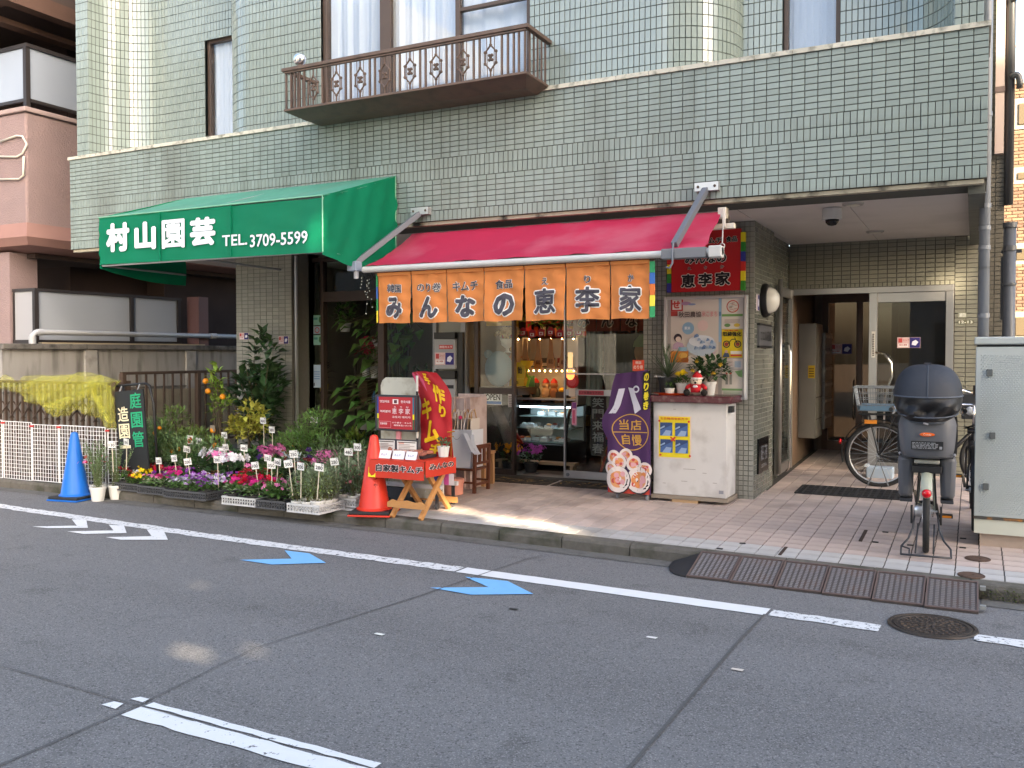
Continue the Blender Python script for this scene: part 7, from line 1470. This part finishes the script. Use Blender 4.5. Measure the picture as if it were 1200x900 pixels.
for k in range(26): b.leaf((-2.735+r.uniform(-.02,.02),8.78,1.42+r.random()*.22),(r.uniform(-1,1),r.uniform(-1,.4),.9),(0,0,1),.11,.012)
b.build('leaves',L_('spike',(.13,.18,.10)),t,kind='stuff')
plant('small_cactus_pot','tiny white pot with a small green succulent on the orange tray','potted plant',(-2.66,8.6,1.205),(.04,.048,.062,potw),[(lf_mid,40,.04,.014,(.03,.03,.03),.015)],seed=80)
plant('yellow_flower_pot','white pot of small yellow flowers on the counter','potted flower',(-2.55,8.68,1.205),(.052,.068,.11,potw),[(lf_mid,90,.05,.025,(.07,.06,.05),.02)],[(pt_yel,14,.035,(.07,.06,.03),.09)],seed=81)
t=plant('rose_bush_pot','dark leaved rose with yellow blooms in a white pot on the counter','potted flower',(-2.31,8.76,1.199),(.05,.066,.13,potw),[(lf_dark,260,.07,.04,(.19,.14,.11),.13)],[],seed=82,st=.1)
for x,z in ((-2.44,1.44),(-2.235,1.415),(-2.17,1.50),(-2.4,1.53)):
    b=MB(); r=random.Random(int(z*100)); 
    for k in range(16): b.leaf((x,8.64,z),(r.uniform(-1,1),-.6+r.uniform(-.5,.3),r.uniform(-.6,1)),(0,0,1),.03,.03,.6)
    b.build('rose_bloom',petal('butter','e0c050'),t)
# santa bear
t=thing('plush_toy',(-2.39,8.55,1.2),'small cream plush animal in a red hat and jacket sitting on the counter','plush toy'); cx_,cy_,cz_=-2.385,8.58,1.2
crm=P('d8c8b4',.9); rd=P('b01420',.8); bk_=P('1a1614',.8)
MB().sph((cx_,cy_,cz_+.06),.055,14,10,(1,.9,1.1)).sph((cx_,cy_-.005,cz_+.135),.05,14,10,(1.05,.9,.9)).build('body',crm,t,smooth='all'); MB().lathe([(.062,.03),(.066,.06),(.05,.105),(.035,.115)],(cx_,cy_,cz_),14).build('jacket',rd,t,smooth='all')
MB().lathe([(.054,.0),(.045,.03),(.02,.06),(.004,.07)],(cx_+.005,cy_,cz_+.165),12).build('hat',rd,t,smooth=True); MB().lathe([(.056,0),(.06,.008),(.056,.016)],(cx_+.005,cy_,cz_+.158),14).sph((cx_+.03,cy_-.01,cz_+.23),.014,8,6).build('hat_trim',P('e4e0dc',.9),t,smooth='all')
for sx in (-1,1):
    MB().sph((cx_+sx*.085,cy_-.045,cz_+.03),.034,10,8,(1,.9,1)).build('foot',bk_,t,smooth='all'); MB().tube([(cx_+sx*.05,cy_,cz_+.10),(cx_+sx*.085,cy_-.02,cz_+.075),(cx_+sx*.09,cy_-.035,cz_+.06)],[.024,.024,.02],8).build('arm',rd,t,smooth='all'); MB().sph((cx_+sx*.016,cy_-.046,cz_+.145),.006,6,5).build('eye',bk_,t); MB().sph((cx_+sx*.06,cy_-.01,cz_+.045),.036,10,8).build('leg',crm,t,smooth='all')
MB().sph((cx_,cy_-.048,cz_+.125),.012,8,6).build('nose',bk_,t); MB().sph((cx_,cy_-.05,cz_+.085),.02,8,6,(1.3,.5,1)).build('bib',P('d8d4d8',.9),t)
t=thing('incense_dish',(-2.82,8.6,1.2),'small white dish at the left end of the counter','dish'); MB().lathe([(.03,0),(.05,.012),(.045,.012)],(-2.8,8.6,1.199),14).build('dish',P('d8d4d0',.3),t)
# ================================================================ BICYCLES
tyre=mat('tyre',(.02,.02,.021),.75,bump=.3,bs=120); rimm=mat('rim_alu',(.5,.51,.53),.3,metal=.85); spk=mat('spoke',(.55,.56,.58),.3,metal=.9); blkm=mat('bike_black',(.018,.018,.02),.4); khaki=mat('frame_khaki',(.34,.36,.29),.4,spec=.5); gshell=mat('seat_shell_grey',(.105,.11,.125),.45,var=.06,vs=4); chrome=MC['chrome']
def wheel(t,c,rad,ax='x',tw=.024,name='wheel'):
    """wheel lying in the local YZ plane (axle along X)"""
    M=Matrix.Rotation(R(90),3,'Y'); c=V3(c)
    w=MB(); pts=[c+V3((0,rad*.965*math.cos(2*math.pi*k/40),rad*.965*math.sin(2*math.pi*k/40))) for k in range(40)]; w.tube(pts,tw,10,closed=True); w=w.build(name,tyre,t,smooth='all',local=True)
    k_=MB()
    for k in range(60): 
        a=2*math.pi*k/60; p=c+V3((0,rad*math.cos(a)*1.012,rad*math.sin(a)*1.012)); k_.box(p,(tw*1.3,.006,.006),0,0,a)
    k_.build('tread',tyre,w,local=True,kind='stuff')
    MB().tube([c+V3((0,rad*.90*math.cos(2*math.pi*k/40),rad*.90*math.sin(2*math.pi*k/40))) for k in range(40)],.011,6,closed=True).build('rim',rimm,w,smooth='all',local=True)
    h=MB(); h.cyl(c+V3((-.045,0,0)),c+V3((.045,0,0)),.022,n=12); h.cyl(c+V3((-.075,0,0)),c+V3((.075,0,0)),.008,n=8); h.build('hub',rimm,w,smooth=True,local=True)
    s=MB()
    for k in range(28): a=2*math.pi*k/28; a2=a+(.5 if k%2 else -.5); s.beam(c+V3(((.03 if k%4<2 else -.03),.02*math.cos(a2),.02*math.sin(a2))),c+V3((0,rad*.9*math.cos(a),rad*.9*math.sin(a))),.0028,.0028)
    s.build('spokes',spk,w,local=True,kind='stuff'); return w
def fender(t,c,rad,a0,a1,m,w=.037):
    b=MB(); f=lambda u,v:(lambda a,q:V3(c)+V3(((v-.5)*2*w,(rad+.012*(1-(2*v-1)**2))*math.cos(a),(rad+.012*(1-(2*v-1)**2))*math.sin(a))))(a0+(a1-a0)*u,0)
    return b.grid(f,24,6).build('mudguard',m,t,smooth='all',local=True)
def bike(name,label,loc,rz,fm,wr=.33,wb=1.08,group=None):
    t=thing(name,loc,label,'bicycle',group,rz=rz)      # heads along local +Y, rear axle at origin
    wheel(t,(0,0,wr),wr); wheel(t,(0,wb,wr),wr)
    fender(t,(0,0,wr),wr+.035,R(20),R(155 if fm is khaki else 195),fm if fm is khaki else blkm); fender(t,(0,wb,wr),wr+.03,R(-5),R(140),fm if fm is khaki else blkm)
    b=MB()
    bb=(0,.45,.29); sc=(0,.28,.62); hd=(0,.90,.80); hd2=(0,.93,.66)
    b.tube([bb,sc],.017,8).tube([bb,(0,.7,.42),hd2],.021,8).tube([sc,(0,.45,.50),(0,.7,.45)],.013,8).tube([hd,hd2],.02,8)
    for sx in (-1,1): b.tube([bb,(sx*.05,.2,.3),(sx*.062,0,wr)],.011,6).tube([sc,(sx*.05,.12,.5),(sx*.062,0,wr)],.009,6)
    b.build('frame',fm,t,smooth='all',local=True)
    b=MB()
    for sx in (-1,1): b.tube([hd2,(sx*.055,.96,.58),(sx*.06,wb,wr)],.011,6)
    b.build('fork',fm,t,smooth='all',local=True)
    b=MB().tube([hd,(0,.87,.98)],.012,8).tube([(-.27,.62,1.02),(-.25,.78,1.03),(-.1,.88,.99),(.1,.88,.99),(.25,.78,1.03),(.27,.62,1.02)],.011,8); b.build('handlebar',chrome,t,smooth='all',local=True)
    for sx in (-1,1): MB().cyl((sx*.272,.60,1.02),(sx*.262,.72,1.025),.017,n=10).build('grip',blkm,t,smooth=True,local=True); MB().tube([(sx*.25,.78,1.02),(sx*.25,.7,.99),(sx*.26,.63,.985)],.006,6).build('brake_lever',rimm,t,local=True)
    MB().tube([sc,(0,.24,.80)],.013,8).build('seat_post',chrome,t,local=True)
    s=MB().grid(lambda u,v:V3(((v-.5)*(.2-.13*u)*1.0,.12+.27*u,.83+.03*math.sin(math.pi*v)-.015*math.sin(math.pi*u))),8,8); s.bx(-.06,.06,.13,.3,.79,.825); s.build('saddle',blkm,t,smooth='all',local=True)
    MB().cyl((-.06,.45,.29),(.06,.45,.29),.02,n=10).lathe([(.085,-.003),(.085,.003)],(.05,.45,.29),20,Matrix.Rotation(R(90),3,'Y')).build('crank_set',blkm,t,local=True)
    for sx,dz in ((1,.16),(-1,-.16)): MB().beam((sx*.07,.45,.29),(sx*.085,.45+.03,.29+dz*-.6),.02,.012).bx(*(sorted((sx*.09,sx*.19))),.44,.52,.29-dz*.6-.012,.29-dz*.6+.012).build('pedal',P('3a342c',.5),t,local=True); MB().bx(*(sorted((sx*.1,sx*.18))),.434,.439,.29-dz*.6-.008,.29-dz*.6+.008).build('pedal_reflector',mat('amber',(.8,.28,.02),.3),t,local=True)
    MB().beam((.05,.45,.365),(.045,0,wr+.04),.006,.008).beam((.05,.45,.215),(.045,0,wr-.04),.006,.008).build('chain',P('2a2622',.5),t,local=True)
    return t
# --- front bicycle with the covered child seat, seen from behind
fb=bike('child_seat_bicycle','khaki bicycle seen from behind with a covered grey child seat, parked nearest the road',(-.305,7.40,.128),R(2.4),khaki,wr=.30,wb=1.1)
k=dict(local=True)
MB().bx(-.06,.06,-.13,.2,.655,.672).build('rack',blkm,fb,**k)
b=MB()
for sx in (-1,1): b.tube([(sx*.05,-.08,.655),(sx*.068,0,.31)],.007,6).tube([(sx*.05,.15,.655),(sx*.068,0,.31)],.007,6)
b.build('rack_stay',blkm,fb,local=True)
MB().bx(-.10,.10,-.16,-.06,.60,.655).build('rack_tail',blkm,fb,bevel=.01,**k); MB().bx(-.085,.085,-.17,.0,.672,.70).build('clamp_plate',P('a8aaa4',.4),fb,bevel=.006,**k)
# shell: back, seat, leg guards
def shell(u,v): # u across, v up : rear face bulging backwards (-Y)
    z=.725+.30*v; w=(.192+.012*v)*(1-.10*max(0,v-.8)/.2-.08*max(0,.15-v)/.15); x=(2*u-1)*w; e=abs(2*u-1)
    return V3((x,-.20-.04*(1-e**4)-.03*v+.02*math.sin(math.pi*v)*-1+.10*e**6,z))
s=MB(); s.slab(lambda u,v:(shell(u,v),(0,-1,0)),20,14,.03); s.build('seat_back',gshell,fb,smooth=True,bevel=.006,**k)
MB().add([(-.165,-.17,.72),(.165,-.17,.72),(.165,.12,.72),(-.165,.12,.72),(-.17,-.2,.76),(.17,-.2,.76),(.17,.14,.76),(-.17,.14,.76)],[(0,3,2,1),(4,5,6,7),(0,1,5,4),(1,2,6,5),(2,3,7,6),(3,0,4,7)]).build('seat_base',gshell,fb,bevel=.015,**k)
for sx in (-1,1):
    MB().slab(lambda u,v:((sx*(.196+.005*math.sin(math.pi*v)),-.16+.30*u,.74+.28*v-.08*v*u),(sx,0,0)),8,8,.02).build('seat_side',blkm,fb,smooth=True,**k)
    b=MB(); b.add([(sx*x,y,z) for z,y0,y1,xa,xb in ((.395,-.05,.11,.095,.19),(.72,-.15,.12,.085,.198)) for x,y in ((xa,y0),(xb,y0),(xb,y1),(xa,y1))],[(0,1,2,3),(7,6,5,4),(0,4,5,1),(1,5,6,2),(2,6,7,3),(3,7,4,0)]); b.build('leg_guard',gshell,fb,smooth=True,bevel=.034,**k)
    MB().add([(sx*x,y,z) for z in (.37,.394) for x,y in ((.095,-.07),(.182,-.07),(.182,.14),(.095,.14))],[(0,1,2,3),(7,6,5,4),(0,4,5,1),(1,5,6,2),(2,6,7,3),(3,7,4,0)]).build('foot_rest',P('2a2c31',.5),fb,bevel=.006,**k)
    MB().sph((sx*.18,-.2,.745),.012,8,6).build('strap_buckle',P('8a8a8e',.4),fb,**k)
MB().tube([(-.18,-.2,.745),(-.17,-.225,.727),(0,-.255,.722),(.17,-.225,.727),(.18,-.2,.745)],.006,6).build('strap',blkm,fb,**k)
MB().lathe([(.048,0),(.05,.004),(.04,.006)],(0,-.287,.895),20,Matrix.Rotation(R(90),3,'X')@Matrix.Diagonal((1,.28,1)).to_3x3()).build('badge',mat('badge_orange',(.72,.12,.01),.35),fb,smooth=True,**k)

lb=MB(); put_text(lb,'Combi',(-.026,.026,.888,.902),Pl((0,-.2945,0),(1,0,0),(0,0,1)),off=0,bold=.014); lb.build('lettering',P('f2d8c0',.4),fb,local=True)
pk2=Pl((0,-.274,0),(1,0,0),(0,0,1)); b=MB(P('17181b',.5)); b.prism(rect(-.105,.105,.785,.845),pk2,.004); b.m=P('8a8c90',.5); r=random.Random(2)
for j in range(5):
    x=-.098
    while x<.06: w=r.uniform(.008,.03); b.flat(rect(x,x+w,.792+j*.0098,.797+j*.0098),pk2,.005); x+=w+.006
b.flat(rect(.08,.098,.79,.81),pk2,.005); b.build('warning_label',None,fb,local=True)
MB().bx(-.035,.02,-.305,-.27,.975,1.03).build('buckle',P('1c1c20',.4),fb,bevel=.006,**k); MB().box((-.01,-.315,.975),(.035,.006,.012),0,.3).build('buckle_tab',P('a8a8b0',.3),fb,**k)
# hood
cv=mat('hood_nylon',(.032,.036,.046),.62,var=.12,vs=5,spec=.3,bump=.5,bs=9); cv2=mat('hood_black',(.009,.009,.011),.5,spec=.4,bump=.8,bs=9)
def hood(v0,v1):
    def f(u,v):
        t=v0+(v1-v0)*v; ph=R(-62+152*t); a=math.pi*u
        w=.228*max(.0,math.cos(ph))**.62+.004; z=1.165+(.232 if ph>0 else .19)*math.sin(ph)
        y=-.10-(.26*math.sin(a)**.8)*max(.05,math.cos(ph))**.6+.05*math.sin(ph)
        return V3((-w*math.cos(a),y,z-.018*math.sin(a)*(1-t)))
    return f
MB().slab(lambda u,v:(hood(.42,1.0)(u,v),(0,-1,0)),28,12,.006).build('hood_top',cv,fb,smooth=True,**k)
MB().slab(lambda u,v:(hood(0,.42)(u,v)+V3((0,math.sin(math.pi*v)*(.028*math.sin(9*u+6*v)+.018*math.sin(25*u-9*v)),.006*math.sin(14*u+5*v)*math.sin(math.pi*v))),(0,-1,0)),28,10,.006).build('hood_lower',cv2,fb,smooth=True,**k)
MB().tube([hood(.42,1)(i/20,0)+V3((0,-.006,0)) for i in range(21)],.007,6).tube([hood(0,1)(i/20,.17)+V3((0,-.012,-.02*math.sin(math.pi*i/20))) for i in range(21)],.005,6).tube([hood(0,1)(.5,.42+.58*i/12)+V3((0,-.004,0)) for i in range(12)],.003,5).tube([hood(0,1)(i/20,1) for i in range(21)],.006,6).tube([hood(0,.42)(i/20,0) for i in range(21)],.009,6).build('hood_piping',P('4a505a',.6),fb,**k)
MB().bx(-.022,.022,-.12,-.07,1.385,1.41).build('hood_clip',P('3a3a42',.4),fb,**k)
# tail light, khaki mudguard stay, stand
MB().lathe([(.032,0),(.03,.014),(.015,.024),(.001,.026)],(0,-.33,.475),18,Matrix.Rotation(R(90),3,'X')).build('tail_light',mat('tail_red',(.55,.0,.008),.15,spec=.6),fb,smooth='all',**k); MB().lathe([(.036,0),(.036,.008)],(0,-.32,.475),18,Matrix.Rotation(R(90),3,'X')).build('tail_light_base',khaki,fb,**k)
b=MB()
for sx in (-1,1): b.tube([(sx*.075,.02,.30),(sx*.09,-.04,.17),(sx*.12,-.1,.10),(sx*.165,-.17,.055),(sx*.165,-.26,.012)],.0075,8)
b.tube([(-.165,-.26,.012),(.165,-.26,.012)],.0075,8).tube([(-.165,-.17,.055),(-.11,-.2,.045),(-.11,-.26,.012)],.006,8).tube([(.055,.0,.2),(.05,-.2,.02)],.006,6).tube([(-.055,.0,.2),(-.07,-.22,.02)],.006,6)
b.build('parking_stand',P('33353a',.4),fb,smooth='all',**k)
for sx in (-1,1): MB().cyl((sx*.1,-.0,.2),(sx*.1,-.02,.34),.008,n=8).build('stand_spring',P('2a2a2c',.4),fb,**k)
MB().lathe([(.05,0),(.055,.03),(.05,.05)],(-.03,.02,.30),16,Matrix.Rotation(R(-90),3,'Y')).build('drum_brake',rimm,fb,smooth=True,**k)
# --- second bicycle parallel to the wall, rear basket at left
t=bike('basket_bicycle','black bicycle parked along the entrance with a wire basket over its left wheel',(-.88,10.2,.21),R(-88),blkm,wr=.33,wb=1.1)
b=MB()
for j in range(5):
    z=.80+j*.06; w=.17+.012*j; b.tube([(-w,-.2-.01*j,z),(w,-.2-.01*j,z),(w,.2+.01*j,z),(-w,.2+.01*j,z)],.004,5,closed=True)
for k2 in range(9):
    x=-.17+k2*.0425; b.tube([(x,-.2,.80),(x*1.28,-.24,1.04)],.003,4).tube([(x,.2,.80),(x*1.28,.24,1.04)],.003,4)
for k2 in range(10):
    y=-.2+k2*.0444; b.tube([(-.17,y,.80),(-.218,y*1.2,1.04)],.003,4).tube([(.17,y,.80),(.218,y*1.2,1.04)],.003,4)
b.build('basket',P('666c72',.35),t,local=True)
MB().tube([(-.22,-.245,1.045),(.22,-.245,1.045),(.22,.245,1.045),(-.22,.245,1.045)],.009,6,closed=True).build('basket_rim',P('70767c',.35),t,local=True)
MB().bx(-.18,.18,-.18,.19,.805,.86).build('blue_liner',P('56748c',.5),t,local=True)
MB().bx(-.07,.07,-.2,.2,.75,.765).build('rack',blkm,t,local=True); MB().bx(.06,.075,-.14,-.02,.66,.70).build('side_reflector',MC['amber'],t,local=True)
b=MB()
for sx in (-1,1): b.tube([(sx*.06,-.1,.75),(sx*.07,0,.33)],.007,6).tube([(sx*.06,.15,.75),(sx*.07,0,.33)],.007,6)
b.build('rack_stay',blkm,t,local=True); MB().sph((0,-.385,.46),.03,10,8,(1,.6,1)).build('tail_light',MC['tail_red'],t,smooth='all',local=True); MB().tube([(.1,-.1,.02),(.09,0,.3),(.1,.1,.02)],.007,6).build('parking_stand',P('6a6c70',.4),t,local=True)
# --- third bicycle, mostly hidden behind the cabinet
t=bike('dark_bicycle','dark bicycle at the right, half hidden behind the grey utility cabinet',(.02,8.35,.147),R(1),blkm,wr=.33,wb=1.08)
MB().bx(-.1,.1,1.02,1.3,.85,1.08).build('front_basket',P('2a2c30',.6),t,local=True); MB().sph((-.03,.95,.93),.04,10,8).build('headlight',P('c8ccd0',.2),t,smooth='all',local=True); MB().tube([(-.25,.75,1.03),(-.27,.74,1.14),(-.25,.74,1.2)],.006,6).sph((-.24,.74,1.23),.035,10,8,(1,.3,1)).build('mirror',P('2a2a2e',.3),t,local=True)
t=thing('white_plastic_can',(-.95,10.9,.22),'white plastic container on the tiles behind the basket bicycle','container'); MB().bx(-1.06,-.78,10.75,10.95,.215,.34).build('container',P('a8b8c8',.4),t,bevel=.015); MB().bx(-1.08,-1.04,10.76,10.94,.341,.36).build('lid',P('c8d0d8',.4),t)
# ================================================================ CABINET
t=thing('utility_cabinet',(.4,7.75,.12),'large pale green grey roadside utility cabinet with a dotted front on a concrete base','utility cabinet')
cbm=mat('cabinet_paint',(.39,.43,.43),.4,spec=.4,var=.05,vs=3,stain=(.33,.36,.33),sscale=2,samt=.4)
MB().bx(.012,.95,7.72,8.3,.365,1.655).build('body',cbm,t,bevel=.006)
MB().bx(.0,.96,7.705,8.32,1.672,1.73).build('roof',cbm,t,bevel=.01); MB().bx(.02,.95,7.73,8.3,1.655,1.671).build('shadow_gap',P('24282a',.5),t); MB().bx(.01,.952,7.715,8.3,.345,.364).build('rust_strip',mat('rust_strip',(.06,.06,.055),.8,stain=(.3,.13,.03),sscale=12,samt=1),t)
MB().bx(.015,.95,7.722,8.3,.235,.344).build('plinth',mat('plinth_cream',(.5,.52,.45),.6,var=.08,vs=5),t)
MB().bx(.055,.95,7.755,8.28,.1,.234).build('concrete_base',mat('base_concrete',(.36,.29,.24),.9,var=.15,vs=8,bump=.3,bs=60),t)
b=MB(); pl=front(.05,7.719,.40)
for i in range(38):
    for j in range(74):
        u=.0+.0225*i+(.011 if j%2 else 0); v=.0165*j
        if u<.86 and v<1.2: b.add([pl(u-.006,v,0),pl(u,v-.005,0),pl(u+.006,v,0),pl(u,v+.005,0),pl(u,v,.006)],[(0,1,4),(1,2,4),(2,3,4),(3,0,4)])
b.build('raised_dots',cbm,t,kind='stuff')
for x,z in ((.105,1.46),(.13,.985),(.09,.595)): MB().bx(x-.02,x+.02,7.705,7.7195,z-.025,z+.025).build('latch',P('5a5e5e',.4),t,bevel=.003)
MB().bx(-.004,.011,7.74,7.8,1.28,1.36).build('hinge',P('4a3a2c',.6),t)
for x,y,l in ((.04,7.30,'round rusty drain cover beside the cabinet, the one nearer it'),(.0,6.80,'round rusty drain cover nearest the kerb')):
    t=thing('drain_cover',(x,y,pz(x,y)),l,'drain cover'); M_=Matrix.Rotation(math.atan(.03),3,'X'); mc=mat('rusty_iron',(.10,.062,.045),.75,metal=.3,var=.3,vs=30)
    MB().lathe([(.085,.0),(.085,.004),(.078,.006),(.076,.003),(.07,.003),(.068,.006),(.02,.006),(.018,.003),(.001,.003)],(x,y,pz(x,y)+.002),28,M_,capt=False).build('lid',mc,t)
# ================================================================ KERB RAMP PLATES, MANHOLE, GRATE
iron=mat('ramp_iron',(.105,.09,.086),.6,metal=.35,var=.25,vs=14,stain=(.13,.07,.05),sscale=6,samt=.5)
w=.311; names=['leftmost','second from left','third from left','third from right','second from right','rightmost']
for i in range(6):
    x0=-1.815+i*w; x1=x0+w-.008; yt=kerbY((x0+x1)/2)-.025; yb=6.285-.05*(x0+1.815); t=thing('ramp_plate',((x0+x1)/2,(yt+yb)/2,.005),names[i]+' rusty studded kerb ramp plate in its row of six','ramp plate','studded kerb ramp plates')
    sh=-.012*i; U0=lambda u,v:V3((x0+(x1-x0)*u,yb+(yt-yb)*v,.012+.097*v))
    n=V3((0,-.25,.97)).normalized()
    MB().slab(lambda u,v:(U0(u,v),n),1,1,.02).build('plate',iron,t)
    b=MB()
    for (ua,ub,va,vb) in ((0,1,0,.035),(0,1,.965,1),(0,.03,.036,.964),(.97,1,.036,.964)): b.add([U0(u,v)+n*h for h in (.0,.007) for u,v in ((ua,va),(ub,va),(ub,vb),(ua,vb))],[(4,5,6,7),(0,1,5,4),(1,2,6,5),(2,3,7,6),(3,0,4,7)])
    b.build('edge_rib',mat('ramp_rust',(.12,.085,.075),.7,var=.2,vs=15),t)
    b=MB()
    for p in range(8):
        for q in range(15):
            u=.1+p*.114; v=.09+q*.0585; c=U0(u,v); d=.011; dy=.006
            b.add([c+V3((-d,-dy,-.001)),c+V3((d,-dy,-.001)),c+V3((d,dy,.001)),c+V3((-d,dy,.001)),c+V3((-d*.6,-.001,.0))+n*.006,c+V3((d*.6,-.001,.0))+n*.006],[(0,1,5,4),(1,2,5),(2,3,4,5),(3,0,4)])
    b.build('studs',mat('ramp_stud',(.2,.18,.175),.45,metal=.6),t,kind='stuff')
t=thing('ramp_end_piece',(-1.95,6.5,0),'black rounded rubber end piece at the left of the ramp plates','ramp end')
vs=[(-1.82,6.70,.095),(-1.82,6.29,.012)]; b=MB(); arc_=[(-1.82-.22*math.sin(a),6.72-.43*math.cos(a)) for a in [i*math.pi/2/10 for i in range(11)]]
top=[(-1.82,6.70,.098)]; ring=[(x,y,.012) for x,y in arc_]; b.add([top[0]]+ring+[(x,y,-.01) for x,y in arc_],[(0,i+2,i+1) for i in range(10)]+[(i+1,i+2,i+13,i+12) for i in range(10)])
b.build('rubber',rub,t)
MB().tube([(-1.8,6.46,.05),(-1.8,6.7,.1)],.006,5).build('edge',rub,t)
t=thing('ramp_bracket',(.075,6.5,.05),'small steel lugs on the right end of the ramp plates','bracket')
for y,z in ((6.56,.085),(6.28,.03)): MB().bx(.052,.085,y-.02,y+.02,z-.012,z+.012).build('lug',P('8a8c8a',.4),t)
t=thing('manhole_cover',(-.2,5.805,.004),'large round patterned iron manhole cover in the road','manhole cover')
mi=mat('manhole_iron',(.055,.043,.035),.55,metal=.4,var=.3,vs=20); c=(-.2,5.805,.0)
MB().lathe([(.245,.004),(.24,.012),(.222,.012),(.22,.006),(.212,.006),(.21,.011),(.19,.011),(.188,.006),(.001,.006)],c,48,capt=False).build('lid',mi,t)
b=MB(); r=random.Random(3)
for ringr,n in ((.165,26),(.13,20),(.095,14),(.06,9)):
    for k2 in range(n): a=2*math.pi*k2/n+r.uniform(-.05,.05); b.box((c[0]+ringr*math.cos(a),c[1]+ringr*math.sin(a),.008),(.022,.013,.008),a+r.uniform(-.4,.4))
for k2 in range(5): a=2*math.pi*k2/5; b.box((c[0]+.025*math.cos(a),c[1]+.025*math.sin(a),.008),(.035,.012,.008),a)
b.build('relief',mat('manhole_worn',(.12,.095,.08),.5,metal=.5),t,kind='stuff')
# black grid mat in the entrance
t=thing('grid_mat',(-1.15,9.8,.2),'black rubber grid mat laid across the entrance tiles','mat')
P4=[(-1.60,9.46),(-.60,9.46),(-.60,9.95),(-1.60,9.95)]; b=MB()
for i in range(17): x=-1.6+i*1.0/16; b.beam((x,9.46,pz(x,9.46)+.008),(x,9.95,pz(x,9.95)+.008),.028 if i%3==0 else .014,.012)
for j in range(8): y=9.46+j*.07; b.beam((-1.6,y,pz(-1.6,y)+.009),(-.6,y,pz(-.6,y)+.009),.022 if j%2==0 else .012,.012)
b.build('grid',rub,t)
# dark joint strips and small lids in the pavement
for i,(x,y,l,w_) in enumerate(((-1.27,6.98,.26,.022),(-.78,7.75,.42,.026))):
    t=thing('joint_strip',(x,y,pz(x,y)),['short dark brown expansion strip between the grey tiles','long dark slot strip in the pink tiles left of the bicycle'][i],'joint strip'); MB().beam((x,y-l/2,pz(x,y-l/2)+.003),(x,y+l/2,pz(x,y+l/2)+.003),w_,.008).build('strip',P('3a2c26',.7),t)
for i,(x,y) in enumerate(((-1.60,7.10),(-1.72,6.86),(-.67,7.55),(-.63,7.95),(-.42,7.55),(-.06,7.62),(-.06,7.95))):
    t=thing('anchor_plate',(x,y,pz(x,y)),'tiny black anchor plate set in the tile joints','anchor plate','tiny black anchor plates in the pavement'); MB().box((x,y,pz(x,y)+.004),(.045,.028,.006),0).build('plate',P('2a2624',.6),t)
# litter specks on the road
for i,(x,y) in enumerate(((-1.05,4.55),(-3.0,4.2),(-2.55,5.0),(-1.6,4.85))):
    t=thing('paint_chip',(x,y,.006),['pale chip of line paint on the road below the white line','small pale fleck on the road left of centre','dark leaf lying on the road below the blue arrow','small white fleck on the road below the long white line'][i],'litter'); MB().add([(x-.03,y-.012,.006),(x+.03,y-.016,.006),(x+.035,y+.012,.007),(x-.025,y+.014,.006)],[(0,1,2,3)]).build('chip',P(['c8bcb0','d8d8d0','2c2c2a','d8d4d0'][i],.8),t)
